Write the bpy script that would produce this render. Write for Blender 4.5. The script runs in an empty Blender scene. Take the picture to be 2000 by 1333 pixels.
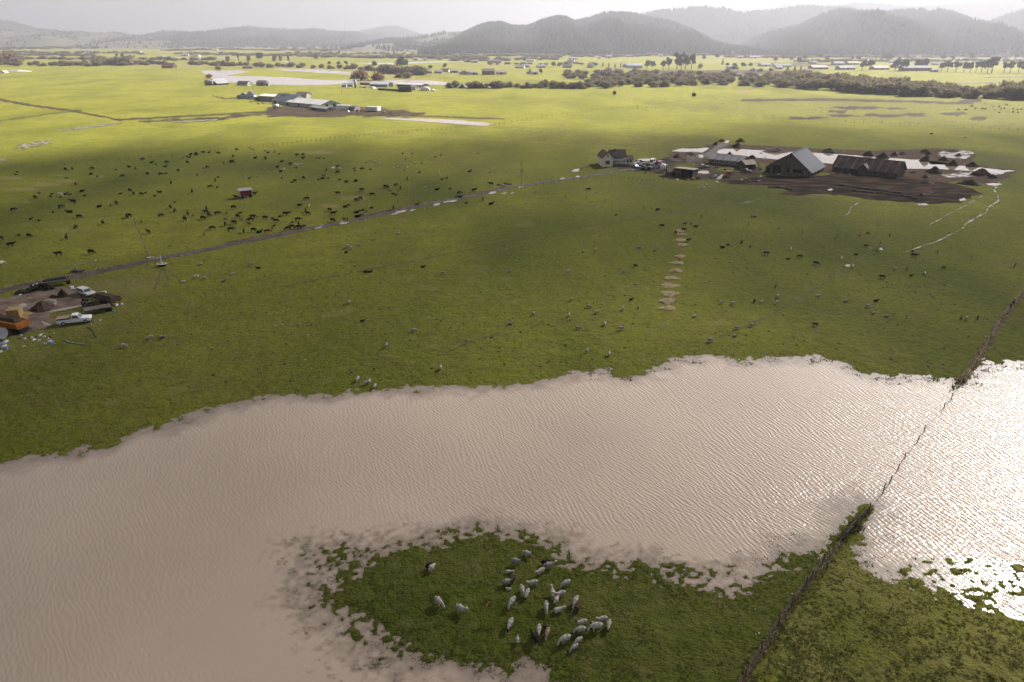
import bpy, bmesh, math, random
import numpy as np
from mathutils import Vector, Matrix

# ---------------------------------------------------------------- camera, sky, sun, exposure
SC = bpy.context.scene
COL = SC.collection
random.seed(7)
R = math.radians
CAM_H = 50.0            # metres above the flood water
FPX = 1333.3            # focal length, in pixels of a 2000 px wide picture (24 mm on 36 mm)
HORIZON = 72.0
PITCH = math.atan((666.5 - HORIZON) / FPX)
SP, CP = math.sin(PITCH), math.cos(PITCH)
cam = bpy.data.cameras.new('camera'); cam.lens = 24.0; cam.sensor_width = 36.0
cam.clip_start = 0.5; cam.clip_end = 60000
cam_o = bpy.data.objects.new('camera', cam); COL.objects.link(cam_o)
cam_o.location = (0, 0, CAM_H); cam_o.rotation_euler = (math.pi / 2 - PITCH, 0, 0)
SC.camera = cam_o

SUN_AZ, SUN_EL = R(45.0), R(33.0)      # azimuth clockwise from +Y
SUN_DIR = Vector((math.sin(SUN_AZ) * math.cos(SUN_EL), math.cos(SUN_AZ) * math.cos(SUN_EL), math.sin(SUN_EL)))
sun = bpy.data.lights.new('sun', 'SUN'); sun.energy = 5.0; sun.angle = R(1.5); sun.color = (1.0, 0.94, 0.86)
sun_o = bpy.data.objects.new('sun', sun); COL.objects.link(sun_o)
sun_o.rotation_euler = SUN_DIR.to_track_quat('Z', 'Y').to_euler()
sun_o.location = SUN_DIR * 400

world = bpy.data.worlds.new('World'); SC.world = world; world.use_nodes = True
wn, wl = world.node_tree.nodes, world.node_tree.links
wn.clear()
def wnode(t, **k):
    n = wn.new(t)
    for a, v in k.items(): setattr(n, a, v)
    return n
w_out = wnode('ShaderNodeOutputWorld')
w_sky = wnode('ShaderNodeTexSky', sky_type='NISHITA', sun_disc=False, sun_elevation=SUN_EL, sun_rotation=SUN_AZ)
w_b1 = wnode('ShaderNodeBackground'); w_b1.inputs['Strength'].default_value = 0.06
wl.new(w_sky.outputs[0], w_b1.inputs['Color'])
# broken overcast: one even cloud deck with soft streaks, brighter round the veiled sun
w_tc = wnode('ShaderNodeTexCoord')
w_map = wnode('ShaderNodeMapping'); w_map.inputs['Scale'].default_value = (2.2, 2.2, 11.0); w_map.inputs['Rotation'].default_value = (0.12, 0.10, 0.4)
wl.new(w_tc.outputs['Generated'], w_map.inputs['Vector'])
w_no = wnode('ShaderNodeTexNoise'); w_no.inputs['Scale'].default_value = 2.2; w_no.inputs['Detail'].default_value = 5; w_no.inputs['Roughness'].default_value = 0.55
wl.new(w_map.outputs[0], w_no.inputs['Vector'])
w_rp = wnode('ShaderNodeValToRGB')
w_rp.color_ramp.elements[0].position = 0.3; w_rp.color_ramp.elements[0].color = (0.64, 0.635, 0.68, 1)
w_rp.color_ramp.elements[1].position = 0.72; w_rp.color_ramp.elements[1].color = (0.88, 0.87, 0.86, 1)
wl.new(w_no.outputs['Fac'], w_rp.inputs['Fac'])
w_dot = wnode('ShaderNodeVectorMath', operation='DOT_PRODUCT'); w_dot.inputs[1].default_value = SUN_DIR
wl.new(w_tc.outputs['Generated'], w_dot.inputs[0])
w_mr = wnode('ShaderNodeMapRange'); w_mr.inputs['From Min'].default_value = 0.3; w_mr.inputs['From Max'].default_value = 1.0
w_mr.inputs['To Min'].default_value = 0.185; w_mr.inputs['To Max'].default_value = 0.215; w_mr.interpolation_type = 'SMOOTHSTEP'
wl.new(w_dot.outputs['Value'], w_mr.inputs['Value'])
w_mx0 = wnode('ShaderNodeMath', operation='MAXIMUM'); w_mx0.inputs[1].default_value = 0.0; wl.new(w_dot.outputs['Value'], w_mx0.inputs[0])
w_pw = wnode('ShaderNodeMath', operation='POWER'); w_pw.inputs[1].default_value = 38.0; wl.new(w_mx0.outputs[0], w_pw.inputs[0])
w_ma = wnode('ShaderNodeMath', operation='MULTIPLY_ADD'); w_ma.inputs[1].default_value = 5.0; wl.new(w_pw.outputs[0], w_ma.inputs[0]); wl.new(w_mr.outputs[0], w_ma.inputs[2])
w_b2 = wnode('ShaderNodeBackground')
wl.new(w_rp.outputs['Color'], w_b2.inputs['Color']); wl.new(w_ma.outputs[0], w_b2.inputs['Strength'])
w_mx = wnode('ShaderNodeMixShader'); w_mx.inputs[0].default_value = 0.9
wl.new(w_b1.outputs[0], w_mx.inputs[1]); wl.new(w_b2.outputs[0], w_mx.inputs[2])
wl.new(w_mx.outputs[0], w_out.inputs['Surface'])

vs = SC.view_settings
vs.view_transform = 'Standard'; vs.look = 'None'; vs.gamma = 1.0; vs.use_curve_mapping = False
vs.exposure = 1.8
SC.cycles.max_bounces = 3; SC.cycles.diffuse_bounces = 1; SC.cycles.glossy_bounces = 1
SC.cycles.use_adaptive_sampling = True; SC.cycles.adaptive_threshold = 0.03
SC.cycles.transmission_bounces = 2; SC.cycles.volume_bounces = 0; SC.cycles.transparent_max_bounces = 12
SC.cycles.sample_clamp_indirect = 4.0

# ---------------------------------------------------------------- helpers
def G(px, py, z=0.35):
    """ground point seen at a pixel of the 2000 px photograph"""
    u = (px - 1000.0) / FPX; v = (py - 666.5) / FPX
    t = (CAM_H - z) / (SP + v * CP)
    return Vector((t * u, t * (CP - v * SP), z))
def Garr(px, py, z=0.0):
    px = np.asarray(px, float); py = np.asarray(py, float)
    u = (px - 1000.0) / FPX; v = (py - 666.5) / FPX
    t = (CAM_H - z) / (SP + v * CP)
    return t * u, t * (CP - v * SP)
def P(x, y, z=0.35):
    """pixel of a world point"""
    dz = CAM_H - z
    zc = y * CP + dz * SP
    return 1000 + FPX * x / zc, 666.5 + FPX * (dz * CP - y * SP) / zc
def scale_at(px, py):
    """metres per photo pixel at a ground point"""
    v = (py - 666.5) / FPX
    return CAM_H / (SP + v * CP) / FPX

def _hash(ix, iy, s):
    h = (ix.astype(np.int64) * 374761393 + iy.astype(np.int64) * 668265263 + s * 974634777) & 0x7fffffff
    h = ((h ^ (h >> 13)) * 1274126177) & 0x7fffffff
    h = (h ^ (h >> 16)) & 0xffff
    return h / 65535.0
def vnoise(x, y, s=0):
    x = np.asarray(x, float); y = np.asarray(y, float)
    ix = np.floor(x); iy = np.floor(y); fx = x - ix; fy = y - iy
    fx = fx * fx * (3 - 2 * fx); fy = fy * fy * (3 - 2 * fy)
    a = _hash(ix, iy, s); b = _hash(ix + 1, iy, s); c = _hash(ix, iy + 1, s); d = _hash(ix + 1, iy + 1, s)
    return (a * (1 - fx) + b * fx) * (1 - fy) + (c * (1 - fx) + d * fx) * fy - 0.5
def fbm(x, y, octs=4, s=0, gain=0.5):
    r = 0; a = 1.0
    for i in range(octs):
        r = r + a * vnoise(x, y, s + i * 17); x = x * 2.03 + 5.1; y = y * 2.03 - 3.7; a *= gain
    return r
def sstep(a, b, x):
    t = np.clip((x - a) / (b - a), 0, 1); return t * t * (3 - 2 * t)

def seg_dist(x, y, pts, closed=False):
    d = np.full(x.shape, 1e9)
    n = len(pts)
    for i in range(n if closed else n - 1):
        ax, ay = pts[i]; bx, by = pts[(i + 1) % n]
        dx, dy = bx - ax, by - ay; L = dx * dx + dy * dy + 1e-9
        t = np.clip(((x - ax) * dx + (y - ay) * dy) / L, 0, 1)
        d = np.minimum(d, (x - ax - t * dx) ** 2 + (y - ay - t * dy) ** 2)
    return np.sqrt(d)
def inside(x, y, pts):
    r = np.zeros(x.shape, bool); n = len(pts); j = n - 1
    for i in range(n):
        xi, yi = pts[i]; xj, yj = pts[j]
        if yi != yj:
            r ^= ((yi > y) != (yj > y)) & (x < (xj - xi) * (y - yi) / (yj - yi) + xi)
        j = i
    return r
def sdf(x, y, pts):
    d = seg_dist(x, y, pts, True)
    return np.where(inside(x, y, pts), d, -d)

MATS = {}
def mat(name, col, rough=0.8, col2=None, scale=1.0, bump=0.0, metal=0.0, spec=0.3, detail=4, stretch=(1, 1, 1), alpha=None, coat=0.0, transl=0.0, lo=0.36, hi=0.64):
    """procedural material: two colours mixed by noise in object space"""
    if name in MATS: return MATS[name]
    m = bpy.data.materials.new(name); m.use_nodes = True; MATS[name] = m
    nt = m.node_tree; b = nt.nodes['Principled BSDF']
    b.inputs['Roughness'].default_value = rough; b.inputs['Metallic'].default_value = metal
    b.inputs['Specular IOR Level'].default_value = spec
    if coat: b.inputs['Coat Weight'].default_value = coat
    c2 = col2 or tuple(min(1, c * 0.72) for c in col)
    tc = nt.nodes.new('ShaderNodeTexCoord'); mp = nt.nodes.new('ShaderNodeMapping'); mp.inputs['Scale'].default_value = stretch
    no = nt.nodes.new('ShaderNodeTexNoise'); no.inputs['Scale'].default_value = scale; no.inputs['Detail'].default_value = detail
    nt.links.new(tc.outputs['Object'], mp.inputs[0]); nt.links.new(mp.outputs[0], no.inputs['Vector'])
    rp = nt.nodes.new('ShaderNodeValToRGB')
    rp.color_ramp.elements[0].position = lo; rp.color_ramp.elements[0].color = (*c2, 1)
    rp.color_ramp.elements[1].position = hi; rp.color_ramp.elements[1].color = (*col, 1)
    nt.links.new(no.outputs['Fac'], rp.inputs[0]); nt.links.new(rp.outputs[0], b.inputs['Base Color'])
    if transl:      # thin leaves and stalks pass some light through
        tl = nt.nodes.new('ShaderNodeBsdfTranslucent'); mx = nt.nodes.new('ShaderNodeMixShader'); mx.inputs[0].default_value = transl
        nt.links.new(rp.outputs[0], tl.inputs['Color']); nt.links.new(b.outputs[0], mx.inputs[1]); nt.links.new(tl.outputs[0], mx.inputs[2]); nt.links.new(mx.outputs[0], nt.nodes['Material Output'].inputs['Surface'])
    if bump:
        bp = nt.nodes.new('ShaderNodeBump'); bp.inputs['Strength'].default_value = bump; bp.inputs['Distance'].default_value = 0.05
        nt.links.new(no.outputs['Fac'], bp.inputs['Height']); nt.links.new(bp.outputs[0], b.inputs['Normal'])
    return m

def mesh_obj(name, verts, faces, m=None, parent=None, smooth=False):
    me = bpy.data.meshes.new(name); me.from_pydata([tuple(v) for v in verts], [], [tuple(f) for f in faces]); me.update()
    return link(name, me, m, parent, smooth)
def link(name, me, m=None, parent=None, smooth=False):
    o = bpy.data.objects.new(name, me); COL.objects.link(o)
    if m is not None:
        for q in (m if isinstance(m, (list, tuple)) else [m]): me.materials.append(q)
    if smooth: me.polygons.foreach_set('use_smooth', [True] * len(me.polygons))
    if parent is not None: o.parent = parent
    return o
def np_mesh(name, co, quads):
    me = bpy.data.meshes.new(name)
    co = np.asarray(co, np.float32); quads = np.asarray(quads, np.int32)
    k = quads.shape[1]
    me.vertices.add(len(co)); me.vertices.foreach_set('co', co.ravel())
    me.loops.add(quads.size); me.loops.foreach_set('vertex_index', quads.ravel())
    me.polygons.add(len(quads)); me.polygons.foreach_set('loop_start', np.arange(0, quads.size, k, dtype=np.int32))
    me.update(calc_edges=True); me.validate()
    return me
def tag(o, label=None, cat=None, group=None, kind=None):
    if label: o['label'] = label
    if cat: o['category'] = cat
    if group: o['group'] = group
    if kind: o['kind'] = kind
    return o
def empty(name, loc, rz=0, label=None, cat=None, group=None):
    o = bpy.data.objects.new(name, None); COL.objects.link(o); o.location = loc; o.rotation_euler = (0, 0, rz)
    return tag(o, label, cat, group)
def kids(o): return [c for c in bpy.data.objects if c.parent == o]
def copy_tree(o, parent=None, ch=None):
    c = o.copy(); COL.objects.link(c); c.parent = parent
    for k in list(o.children): copy_tree(k, c)
    return c

class MB:
    """collects simple shapes and links them as one mesh object"""
    def __init__(s): s.v = []; s.f = []
    def add(s, vs, fs):
        n = len(s.v); s.v += [tuple(v) for v in vs]; s.f += [tuple(i + n for i in f) for f in fs]; return s
    def box(s, x0, x1, y0, y1, z0, z1):
        return s.add([(x0, y0, z0), (x1, y0, z0), (x1, y1, z0), (x0, y1, z0), (x0, y0, z1), (x1, y0, z1), (x1, y1, z1), (x0, y1, z1)],
                     [(0, 3, 2, 1), (4, 5, 6, 7), (0, 1, 5, 4), (1, 2, 6, 5), (2, 3, 7, 6), (3, 0, 4, 7)])
    def hexa(s, bot, top):
        return s.add(list(bot) + list(top), [(0, 3, 2, 1), (4, 5, 6, 7), (0, 1, 5, 4), (1, 2, 6, 5), (2, 3, 7, 6), (3, 0, 4, 7)])
    def prism(s, prof, y0, y1, axis='y'):
        """profile of (x, z) points extruded along y (or of (y, z) along x)"""
        n = len(prof)
        if axis == 'y': vs = [(x, y0, z) for x, z in prof] + [(x, y1, z) for x, z in prof]
        else: vs = [(y0, x, z) for x, z in prof] + [(y1, x, z) for x, z in prof]
        fs = [tuple(range(n)), tuple(range(2 * n - 1, n - 1, -1))] + [(i, i + n, (i + 1) % n + n, (i + 1) % n) for i in range(n)]
        return s.add(vs, fs)
    def tube(s, p, q, r0, r1=None, n=8, cap=True):
        p, q = Vector(p), Vector(q); r1 = r0 if r1 is None else r1
        d = (q - p).normalized(); a = d.orthogonal().normalized(); b = d.cross(a)
        vs = [p + (a * math.cos(t) + b * math.sin(t)) * r0 for t in [2 * math.pi * i / n for i in range(n)]]
        vs += [q + (a * math.cos(t) + b * math.sin(t)) * r1 for t in [2 * math.pi * i / n for i in range(n)]]
        fs = [(i, (i + 1) % n, (i + 1) % n + n, i + n) for i in range(n)]
        if cap: fs += [tuple(range(n - 1, -1, -1)), tuple(range(n, 2 * n))]
        return s.add(vs, fs)
    def build(s, name, m, parent=None, smooth=False):
        o = mesh_obj(name, s.v, s.f, m, parent, smooth)
        bm = bmesh.new(); bm.from_mesh(o.data); bmesh.ops.recalc_face_normals(bm, faces=bm.faces); bm.to_mesh(o.data); bm.free()
        return o
# ---------------------------------------------------------------- shoreline and terrain
SHORE_N = [(-900, 1060), (-300, 960), (0, 903), (60, 897), (140, 884), (200, 871), (260, 848), (320, 829), (370, 814), (430, 792), (500, 780), (560, 772), (640, 767),
    (700, 759), (760, 756), (850, 757), (900, 756), (960, 755), (1000, 752), (1040, 747), (1090, 738), (1130, 732), (1168, 729), (1190, 724), (1205, 734), (1250, 727),
    (1290, 711), (1312, 702), (1345, 697), (1380, 694), (1420, 700), (1450, 702), (1500, 698), (1560, 697), (1600, 695), (1640, 707), (1665, 720), (1700, 732), (1740, 731),
    (1780, 734), (1830, 736), (1868, 742), (1886, 742), (1905, 722), (1922, 704), (1960, 706), (2000, 708), (2300, 716), (2800, 735)]
POLY_N = [tuple(v) for v in np.array(Garr(*zip(*(SHORE_N + [(2900, 300), (-1000, 300)])))).T]
SHORE_S = [(618, 1166), (655, 1150), (690, 1126), (735, 1098), (770, 1082), (800, 1066), (850, 1060), (910, 1056), (960, 1049), (1000, 1055), (1050, 1058), (1086, 1066), (1092, 1086),
    (1130, 1104), (1180, 1107), (1220, 1121), (1262, 1119), (1300, 1138), (1335, 1159), (1375, 1159), (1408, 1168), (1440, 1150), (1480, 1135), (1530, 1115), (1558, 1090), (1590, 1084),
    (1606, 1098), (1622, 1086), (1652, 1068), (1672, 1082), (1692, 1102), (1722, 1124), (1762, 1144), (1800, 1160), (1850, 1178), (1900, 1190), (1950, 1200), (2000, 1210), (2200, 1240), (2800, 1290),
    (2800, 1900), (1150, 1900), (1112, 1400), (1098, 1338), (1075, 1318), (1040, 1296), (990, 1290), (940, 1285), (900, 1270), (850, 1275), (800, 1260), (760, 1254), (730, 1225), (700, 1206), (660, 1190)]
POLY_S = [tuple(v) for v in np.array(Garr(*zip(*SHORE_S))).T]
BERM = [tuple(v) for v in np.array(Garr([1600, 1650, 1676, 1699], [1112, 1050, 1020, 994])).T]
BASE_Z = 0.35
def ground_z(x, y):
    """height of the ground above the flood water"""
    x = np.asarray(x, float); y = np.asarray(y, float)
    shp = x.shape; x = np.atleast_1d(x).ravel(); y = np.atleast_1d(y).ravel()
    z = BASE_Z + 0.10 * fbm(x / 17, y / 17, 2, 3)
    near = y < 190
    if near.any():
        xx, yy = x[near], y[near]
        sd = np.maximum(sdf(xx, yy, POLY_N), sdf(xx, yy, POLY_S))
        sd = np.maximum(sd, 0.55 - seg_dist(xx, yy, BERM))
        px, py = P(xx, yy, 0.0)
        # shallow half-drowned grass round the island and in the corner by the fence
        def blob(cx, cy, rx, ry): return np.exp(-(((px - cx) / rx) ** 2 + ((py - cy) / ry) ** 2))
        shallow = np.clip(1.0 * blob(640, 1090, 200, 80) + 0.9 * blob(700, 1260, 190, 90) + blob(1200, 1110, 190, 50) + 0.8 * blob(1430, 1120, 130, 40) + 0.8 * blob(960, 1050, 200, 30)
                          + 1.25 * blob(1920, 1135, 110, 48) + 1.2 * blob(1850, 1130, 80, 42) + 0.9 * blob(1990, 1150, 90, 55) + 0.8 * blob(1740, 1100, 80, 45) + 0.5 * blob(1440, 703, 130, 14), 0, 1.25)
        n1 = fbm(xx / 2.1, yy / 2.1, 4, 11); n2 = fbm(xx / 0.55, yy / 0.55, 2, 29)
        rag = sd + 1.1 * fbm(xx / 5.0, yy / 5.0, 3, 5)
        h = np.clip(rag * 0.055, -0.55, 0.36)
        h = np.where(rag < 0, np.maximum(h, -0.55 + 0.45 * np.clip(shallow, 0, 1)), h)
        h = h + (0.13 * n1 + 0.07 * n2) * np.where(h < -0.3, 0.3, 1.0) + np.where(rag < 0.6, 0.02 * shallow + 0.045 * sstep(0.8, 1.1, shallow) + shallow * (0.17 * n2 - 0.05 * n1), 0)
        # hummocks on the rough pasture beside the fence
        rgh = sstep(1450, 1800, px + (py - 1333) * 0.6) * sstep(1050, 1150, py) * (rag > 0.3)
        h = h + rgh * 0.16 * np.abs(n1 + 0.6 * n2)
        w = sstep(150, 190, yy)
        z[near] = h * (1 - w) + z[near] * w
    return z.reshape(shp)
def gz(x, y): return float(ground_z(np.array([x]), np.array([y]))[0])
def GZ(px, py):
    """ground point under a pixel, with the terrain's own height"""
    p = G(px, py)
    for _ in range(2): p = G(px, py, gz(p.x, p.y))
    return p

rows = list(np.arange(1560, 112, -2.0)) + list(np.arange(112, 82, -0.75)) + list(np.arange(82, 74.5, -0.5))
cols = np.arange(-560, 2561, 4.0)
PXg, PYg = np.meshgrid(cols, rows)
gx, gy = Garr(PXg, PYg, 0.0)
nr, nc = gx.shape
gzz = ground_z(gx, gy)
co = np.stack([gx.ravel(), gy.ravel(), gzz.ravel()], 1)
ii = (np.arange(nr - 1)[:, None] * nc + np.arange(nc - 1)[None, :]).ravel()
quads = np.stack([ii, ii + 1, ii + nc + 1, ii + nc], 1)
n0 = len(co)
far = 45000.0      # the sheet goes on to the horizon on every side, under the finely cut part
co = np.vstack([co, [[-far, -far, -1.2], [far, -far, -1.2], [far, far, -1.2], [-far, far, -1.2]]])
quads = np.vstack([quads, [[n0, n0 + 1, n0 + 2, n0 + 3]]])
g_me = np_mesh('ground', co, quads)
# ---- what grows or lies where: soil, lushness with painted-in sunlight on far fields, tussocks, straw
px, py = PXg.ravel(), PYg.ravel()
wob = fbm(gx.ravel() / 9, gy.ravel() / 9, 3, 41); wob2 = fbm(gx.ravel() / 30, gy.ravel() / 60, 3, 43)
soil = np.zeros(len(px)); lush_sunlit = np.clip(0.35 + 0.6 * wob2 + 0.55 * sstep(345, 215, py), 0, 1); rough = np.zeros(len(px)); straw = np.zeros(len(px))  # far rows get sunlight painted in as brighter grass
def ell(a, cx, cy, rx, ry, s=1.0, ang=0.0, rag=0.9):
    c, sn = math.cos(R(ang)), math.sin(R(ang)); dx, dy = px - cx, py - cy
    d = np.sqrt(((dx * c + dy * sn) / rx) ** 2 + ((-dx * sn + dy * c) / ry) ** 2) + rag * wob
    np.maximum(a, s * sstep(1.15, 0.7, d), out=a)
def stroke(a, pts, w, s=1.0, soft=0.5, rag=0.7):
    d = seg_dist(px, py, pts) / (w / 2) + rag * wob
    np.maximum(a, s * sstep(1 + soft, 1 - soft, d), out=a)
def poly(a, pts, s=1.0, soft=6, rag=9):
    np.maximum(a, s * sstep(-soft, soft, sdf(px, py, pts) + rag * wob), out=a)
poly(soil, [(520, 212), (560, 205), (640, 212), (740, 212), (830, 222), (800, 230), (700, 229), (600, 230), (500, 228), (420, 236), (270, 243), (270, 238), (420, 231), (520, 222)], 0.9, 3, 6)
stroke(soil, [(-50, 186), (60, 207), (130, 216), (235, 236)], 4, 0.9); stroke(soil, [(0, 238), (110, 222), (160, 216)], 4, 0.55)
stroke(soil, [(240, 235), (480, 222), (640, 215)], 4, 0.8); stroke(soil, [(650, 222), (800, 228), (985, 234)], 4, 0.7)
stroke(soil, [(415, 189), (440, 194), (460, 192), (520, 199)], 3, 0.8)
stroke(soil, [(1450, 197), (1600, 196), (1760, 199), (1900, 204)], 6, 0.75); stroke(soil, [(1430, 173), (1560, 176)], 7, 0.4)
for e in [(1680, 212, 58, 3.6), (1745, 213, 20, 3), (1640, 219, 30, 3), (1645, 227, 26, 3.2), (1720, 227, 55, 3.4), (1785, 225, 28, 4), (1570, 232, 42, 2.4), (1860, 224, 26, 4), (1910, 234, 22, 4), (1895, 198, 20, 4)]:
    ell(soil, *e, 0.9)
poly(rough, [(1230, 195), (1340, 200), (1500, 190), (1700, 186), (2100, 205), (2100, 250), (1850, 245), (1600, 235), (1450, 228), (1300, 215)], 0.75, 8, 14)
poly(rough, [(960, 246), (1100, 254), (1250, 262), (1420, 272), (1400, 300), (1250, 300), (1120, 275), (1000, 268)], 0.8, 8, 12)
poly(rough, [(800, 292), (900, 300), (1000, 315), (1060, 330), (1020, 350), (900, 345), (840, 320)], 0.55, 8, 16)
poly(rough, [(1900, 305), (2100, 300), (2100, 345), (1950, 340)], 0.7, 6, 10)
poly(soil, [(1190, 333), (1235, 322), (1290, 316), (1330, 292), (1400, 286), (1470, 296), (1490, 330), (1480, 352), (1400, 352), (1310, 350), (1230, 338)], 0.85, 4, 7)
for e in [(1245, 345, 58, 9), (1340, 327, 28, 6), (1420, 333, 26, 5), (1540, 370, 22, 5)]:
    soil[:] = np.minimum(soil, 1 - 0.9 * np.exp(-(((px - e[0]) / e[2]) ** 2 + ((py - e[1]) / e[3]) ** 2) ** 2))
for e in [(25, 351, 30, 3), (95, 363, 26, 3.2), (45, 372, 30, 3), (135, 356, 22, 3), (190, 347, 14, 2.5), (128, 452, 24, 4), (170, 450, 18, 3), (55, 397, 16, 2), (640, 405, 26, 5), (690, 390, 30, 4), (620, 300, 40, 3)]:
    ell(straw, *e, 0.45)
poly(straw, [(170, 560), (230, 545), (330, 545), (300, 575), (230, 590)], 0.35, 16, 20)
poly(straw, [(60, 118), (400, 126), (520, 131), (700, 135), (900, 146), (880, 150), (700, 141), (520, 136), (390, 132), (200, 131)], 0.5, 1.5, 2)
poly(straw, [(690, 138), (750, 145), (800, 152), (860, 156), (800, 158), (700, 152)], 0.6, 2, 4)
stroke(straw, [(1440, 180), (1470, 178)], 6, 0.6); stroke(straw, [(700, 262), (900, 270), (1240, 292)], 3, 0.3)
poly(rough, [(330, 900), (500, 820), (560, 690), (420, 620), (250, 650), (80, 760)], 0.25, 60, 40)
for e in [(30, 640, 80, 60), (150, 600, 120, 60)]: ell(straw, *e, 0.2)
for pts_, ch, st in [([(-60, 112), (200, 113), (420, 117), (420, 119), (180, 117), (-60, 116)], soil, 0.6), ([(330, 104), (620, 105), (760, 110), (740, 112), (500, 109), (330, 107)], straw, 0.4), ([(0, 101), (230, 102), (230, 104), (0, 104)], rough, 0.8), ([(780, 104), (1000, 103), (1160, 107), (1000, 108), (800, 107)], straw, 0.35), ([(200, 95), (500, 95), (700, 98), (500, 98)], rough, 0.7),
        ([(1280, 118), (1420, 116), (1540, 120), (1400, 122)], straw, 0.45), ([(850, 128), (1010, 127), (1090, 131), (1000, 133)], straw, 0.4), ([(1440, 124), (1560, 122), (1700, 130), (1560, 132)], soil, 0.6), ([(1560, 100), (2060, 98), (2060, 122), (1800, 126), (1600, 118)], rough, 0.9), ([(1250, 104), (1560, 100), (1560, 110), (1250, 110)], rough, 0.8)]:
    poly(ch, pts_, st, 0.8, 1.0)
isl = sstep(-6, 10, sdf(px, py, [(600, 1000), (1560, 1040), (1640, 1055), (1440, 1345), (1380, 1560), (560, 1560)]))
lush_sunlit[:] = lush_sunlit * (1 - 0.85 * isl)
rgt = sstep(-8, 12, sdf(px, py, [(1660, 1060), (1720, 1010), (2560, 1010), (2560, 1560), (1330, 1560), (1450, 1345), (1606, 1108)])); lush_sunlit[:] = np.clip(lush_sunlit + 0.16 * rgt, 0, 1); np.maximum(straw, rgt * np.clip(0.22 + 0.5 * wob, 0, 0.5), out=straw)
re_ = random.Random(44)
for _ in range(34): ell(straw, re_.uniform(700, 1450), re_.uniform(430, 730), re_.uniform(8, 24), re_.uniform(2.5, 6), re_.uniform(0.12, 0.3), re_.uniform(-8, 8))
for _ in range(30): ell(straw, re_.uniform(0, 700), re_.uniform(560, 880), re_.uniform(10, 34), re_.uniform(3, 8), re_.uniform(0.12, 0.28), re_.uniform(-15, 5))
for _ in range(26): ell(rough, re_.uniform(0, 2000), re_.uniform(300, 720), re_.uniform(20, 70), re_.uniform(4, 12), re_.uniform(0.3, 0.6), re_.uniform(-8, 4))
for _ in range(24): ell(rough, re_.uniform(0, 2000), re_.uniform(150, 280), re_.uniform(20, 90), re_.uniform(1.5, 4), re_.uniform(0.25, 0.5), re_.uniform(-2, 2))
for _ in range(20): stroke(rough, [(x0_ := re_.uniform(0, 900), y0_ := re_.uniform(135, 235)), (x0_ + re_.uniform(120, 400), y0_ - re_.uniform(-6, 9))], re_.uniform(1.0, 2.0), re_.uniform(0.5, 0.9))
# ploughed strip beyond the thicket
poly(soil, [(1270, 139), (1480, 137), (1600, 143), (1600, 146), (1400, 146), (1270, 144)], 0.8, 1.2, 1)
zone = np.zeros((len(co), 4), np.float32); zone[:n0, 0] = soil; zone[:n0, 1] = lush_sunlit; zone[:n0, 2] = rough; zone[:n0, 3] = straw; zone[n0:, 1] = 0.6
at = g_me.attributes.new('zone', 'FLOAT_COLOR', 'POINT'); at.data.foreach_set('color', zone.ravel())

def nd(nt, t, **k):
    n = nt.nodes.new(t)
    for a, v in k.items(): setattr(n, a, v)
    return n
def mixc(nt, fac, a, b, blend='MIX'):
    m = nd(nt, 'ShaderNodeMix', data_type='RGBA', blend_type=blend)
    for s, v in ((m.inputs[0], fac), (m.inputs[6], a), (m.inputs[7], b)):
        if isinstance(v, (int, float)): s.default_value = v
        elif isinstance(v, tuple): s.default_value = (*v, 1) if len(v) == 3 else v
        else: nt.links.new(v, s)
    return m.outputs[2]
def noise(nt, vec, scale, detail=4, rough=0.55, lo=0.35, hi=0.65):
    n = nd(nt, 'ShaderNodeTexNoise'); n.inputs['Scale'].default_value = scale; n.inputs['Detail'].default_value = detail; n.inputs['Roughness'].default_value = rough
    nt.links.new(vec, n.inputs['Vector'])
    r = nd(nt, 'ShaderNodeMapRange'); r.inputs['From Min'].default_value = lo; r.inputs['From Max'].default_value = hi
    nt.links.new(n.outputs['Fac'], r.inputs['Value'])
    return r.outputs[0]
def math2(nt, op, a, b):
    m = nd(nt, 'ShaderNodeMath', operation=op)
    for s, v in ((m.inputs[0], a), (m.inputs[1], b)):
        if isinstance(v, (int, float)): s.default_value = v
        else: nt.links.new(v, s)
    return m.outputs[0]

gm = bpy.data.materials.new('pasture'); gm.use_nodes = True; nt = gm.node_tree; pb = nt.nodes['Principled BSDF']
tc = nd(nt, 'ShaderNodeTexCoord'); V = tc.outputs['Object']
za = nd(nt, 'ShaderNodeAttribute', attribute_name='zone'); sx = nd(nt, 'ShaderNodeSeparateColor'); nt.links.new(za.outputs['Color'], sx.inputs[0])
mpa = nd(nt, 'ShaderNodeMapping'); mpa.inputs['Scale'].default_value = (0.55, 1.0, 1.0); mpa.inputs['Rotation'].default_value = (0, 0, -0.25); nt.links.new(V, mpa.inputs[0])
nL = noise(nt, V, 0.022, 3, 0.6, 0.4, 0.6); nM = noise(nt, mpa.outputs[0], 0.16, 5, 0.7, 0.4, 0.62); nS = noise(nt, V, 1.1, 2, 0.7); nT = noise(nt, V, 4.5, 1, 0.7)
green = mixc(nt, nL, (0.048, 0.069, 0.009), (0.068, 0.081, 0.014))
green = mixc(nt, sx.outputs[1], green, (0.245, 0.247, 0.034))  # sunlit brightness of the far fields is mixed into the grass colour
green = mixc(nt, math2(nt, 'MULTIPLY', nM, 0.45), green, (0.112, 0.098, 0.032))
green = mixc(nt, math2(nt, 'MULTIPLY', math2(nt, 'MULTIPLY', nS, nT), 0.72), green, (0.030, 0.038, 0.008))
nY = noise(nt, mpa.outputs[0], 0.75, 3, 0.75, 0.50, 0.68)
green = mixc(nt, math2(nt, 'MULTIPLY', nY, 0.38), green, (0.150, 0.128, 0.055))
nR = noise(nt, V, 0.42, 3, 0.75, 0.48, 0.62)
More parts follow.
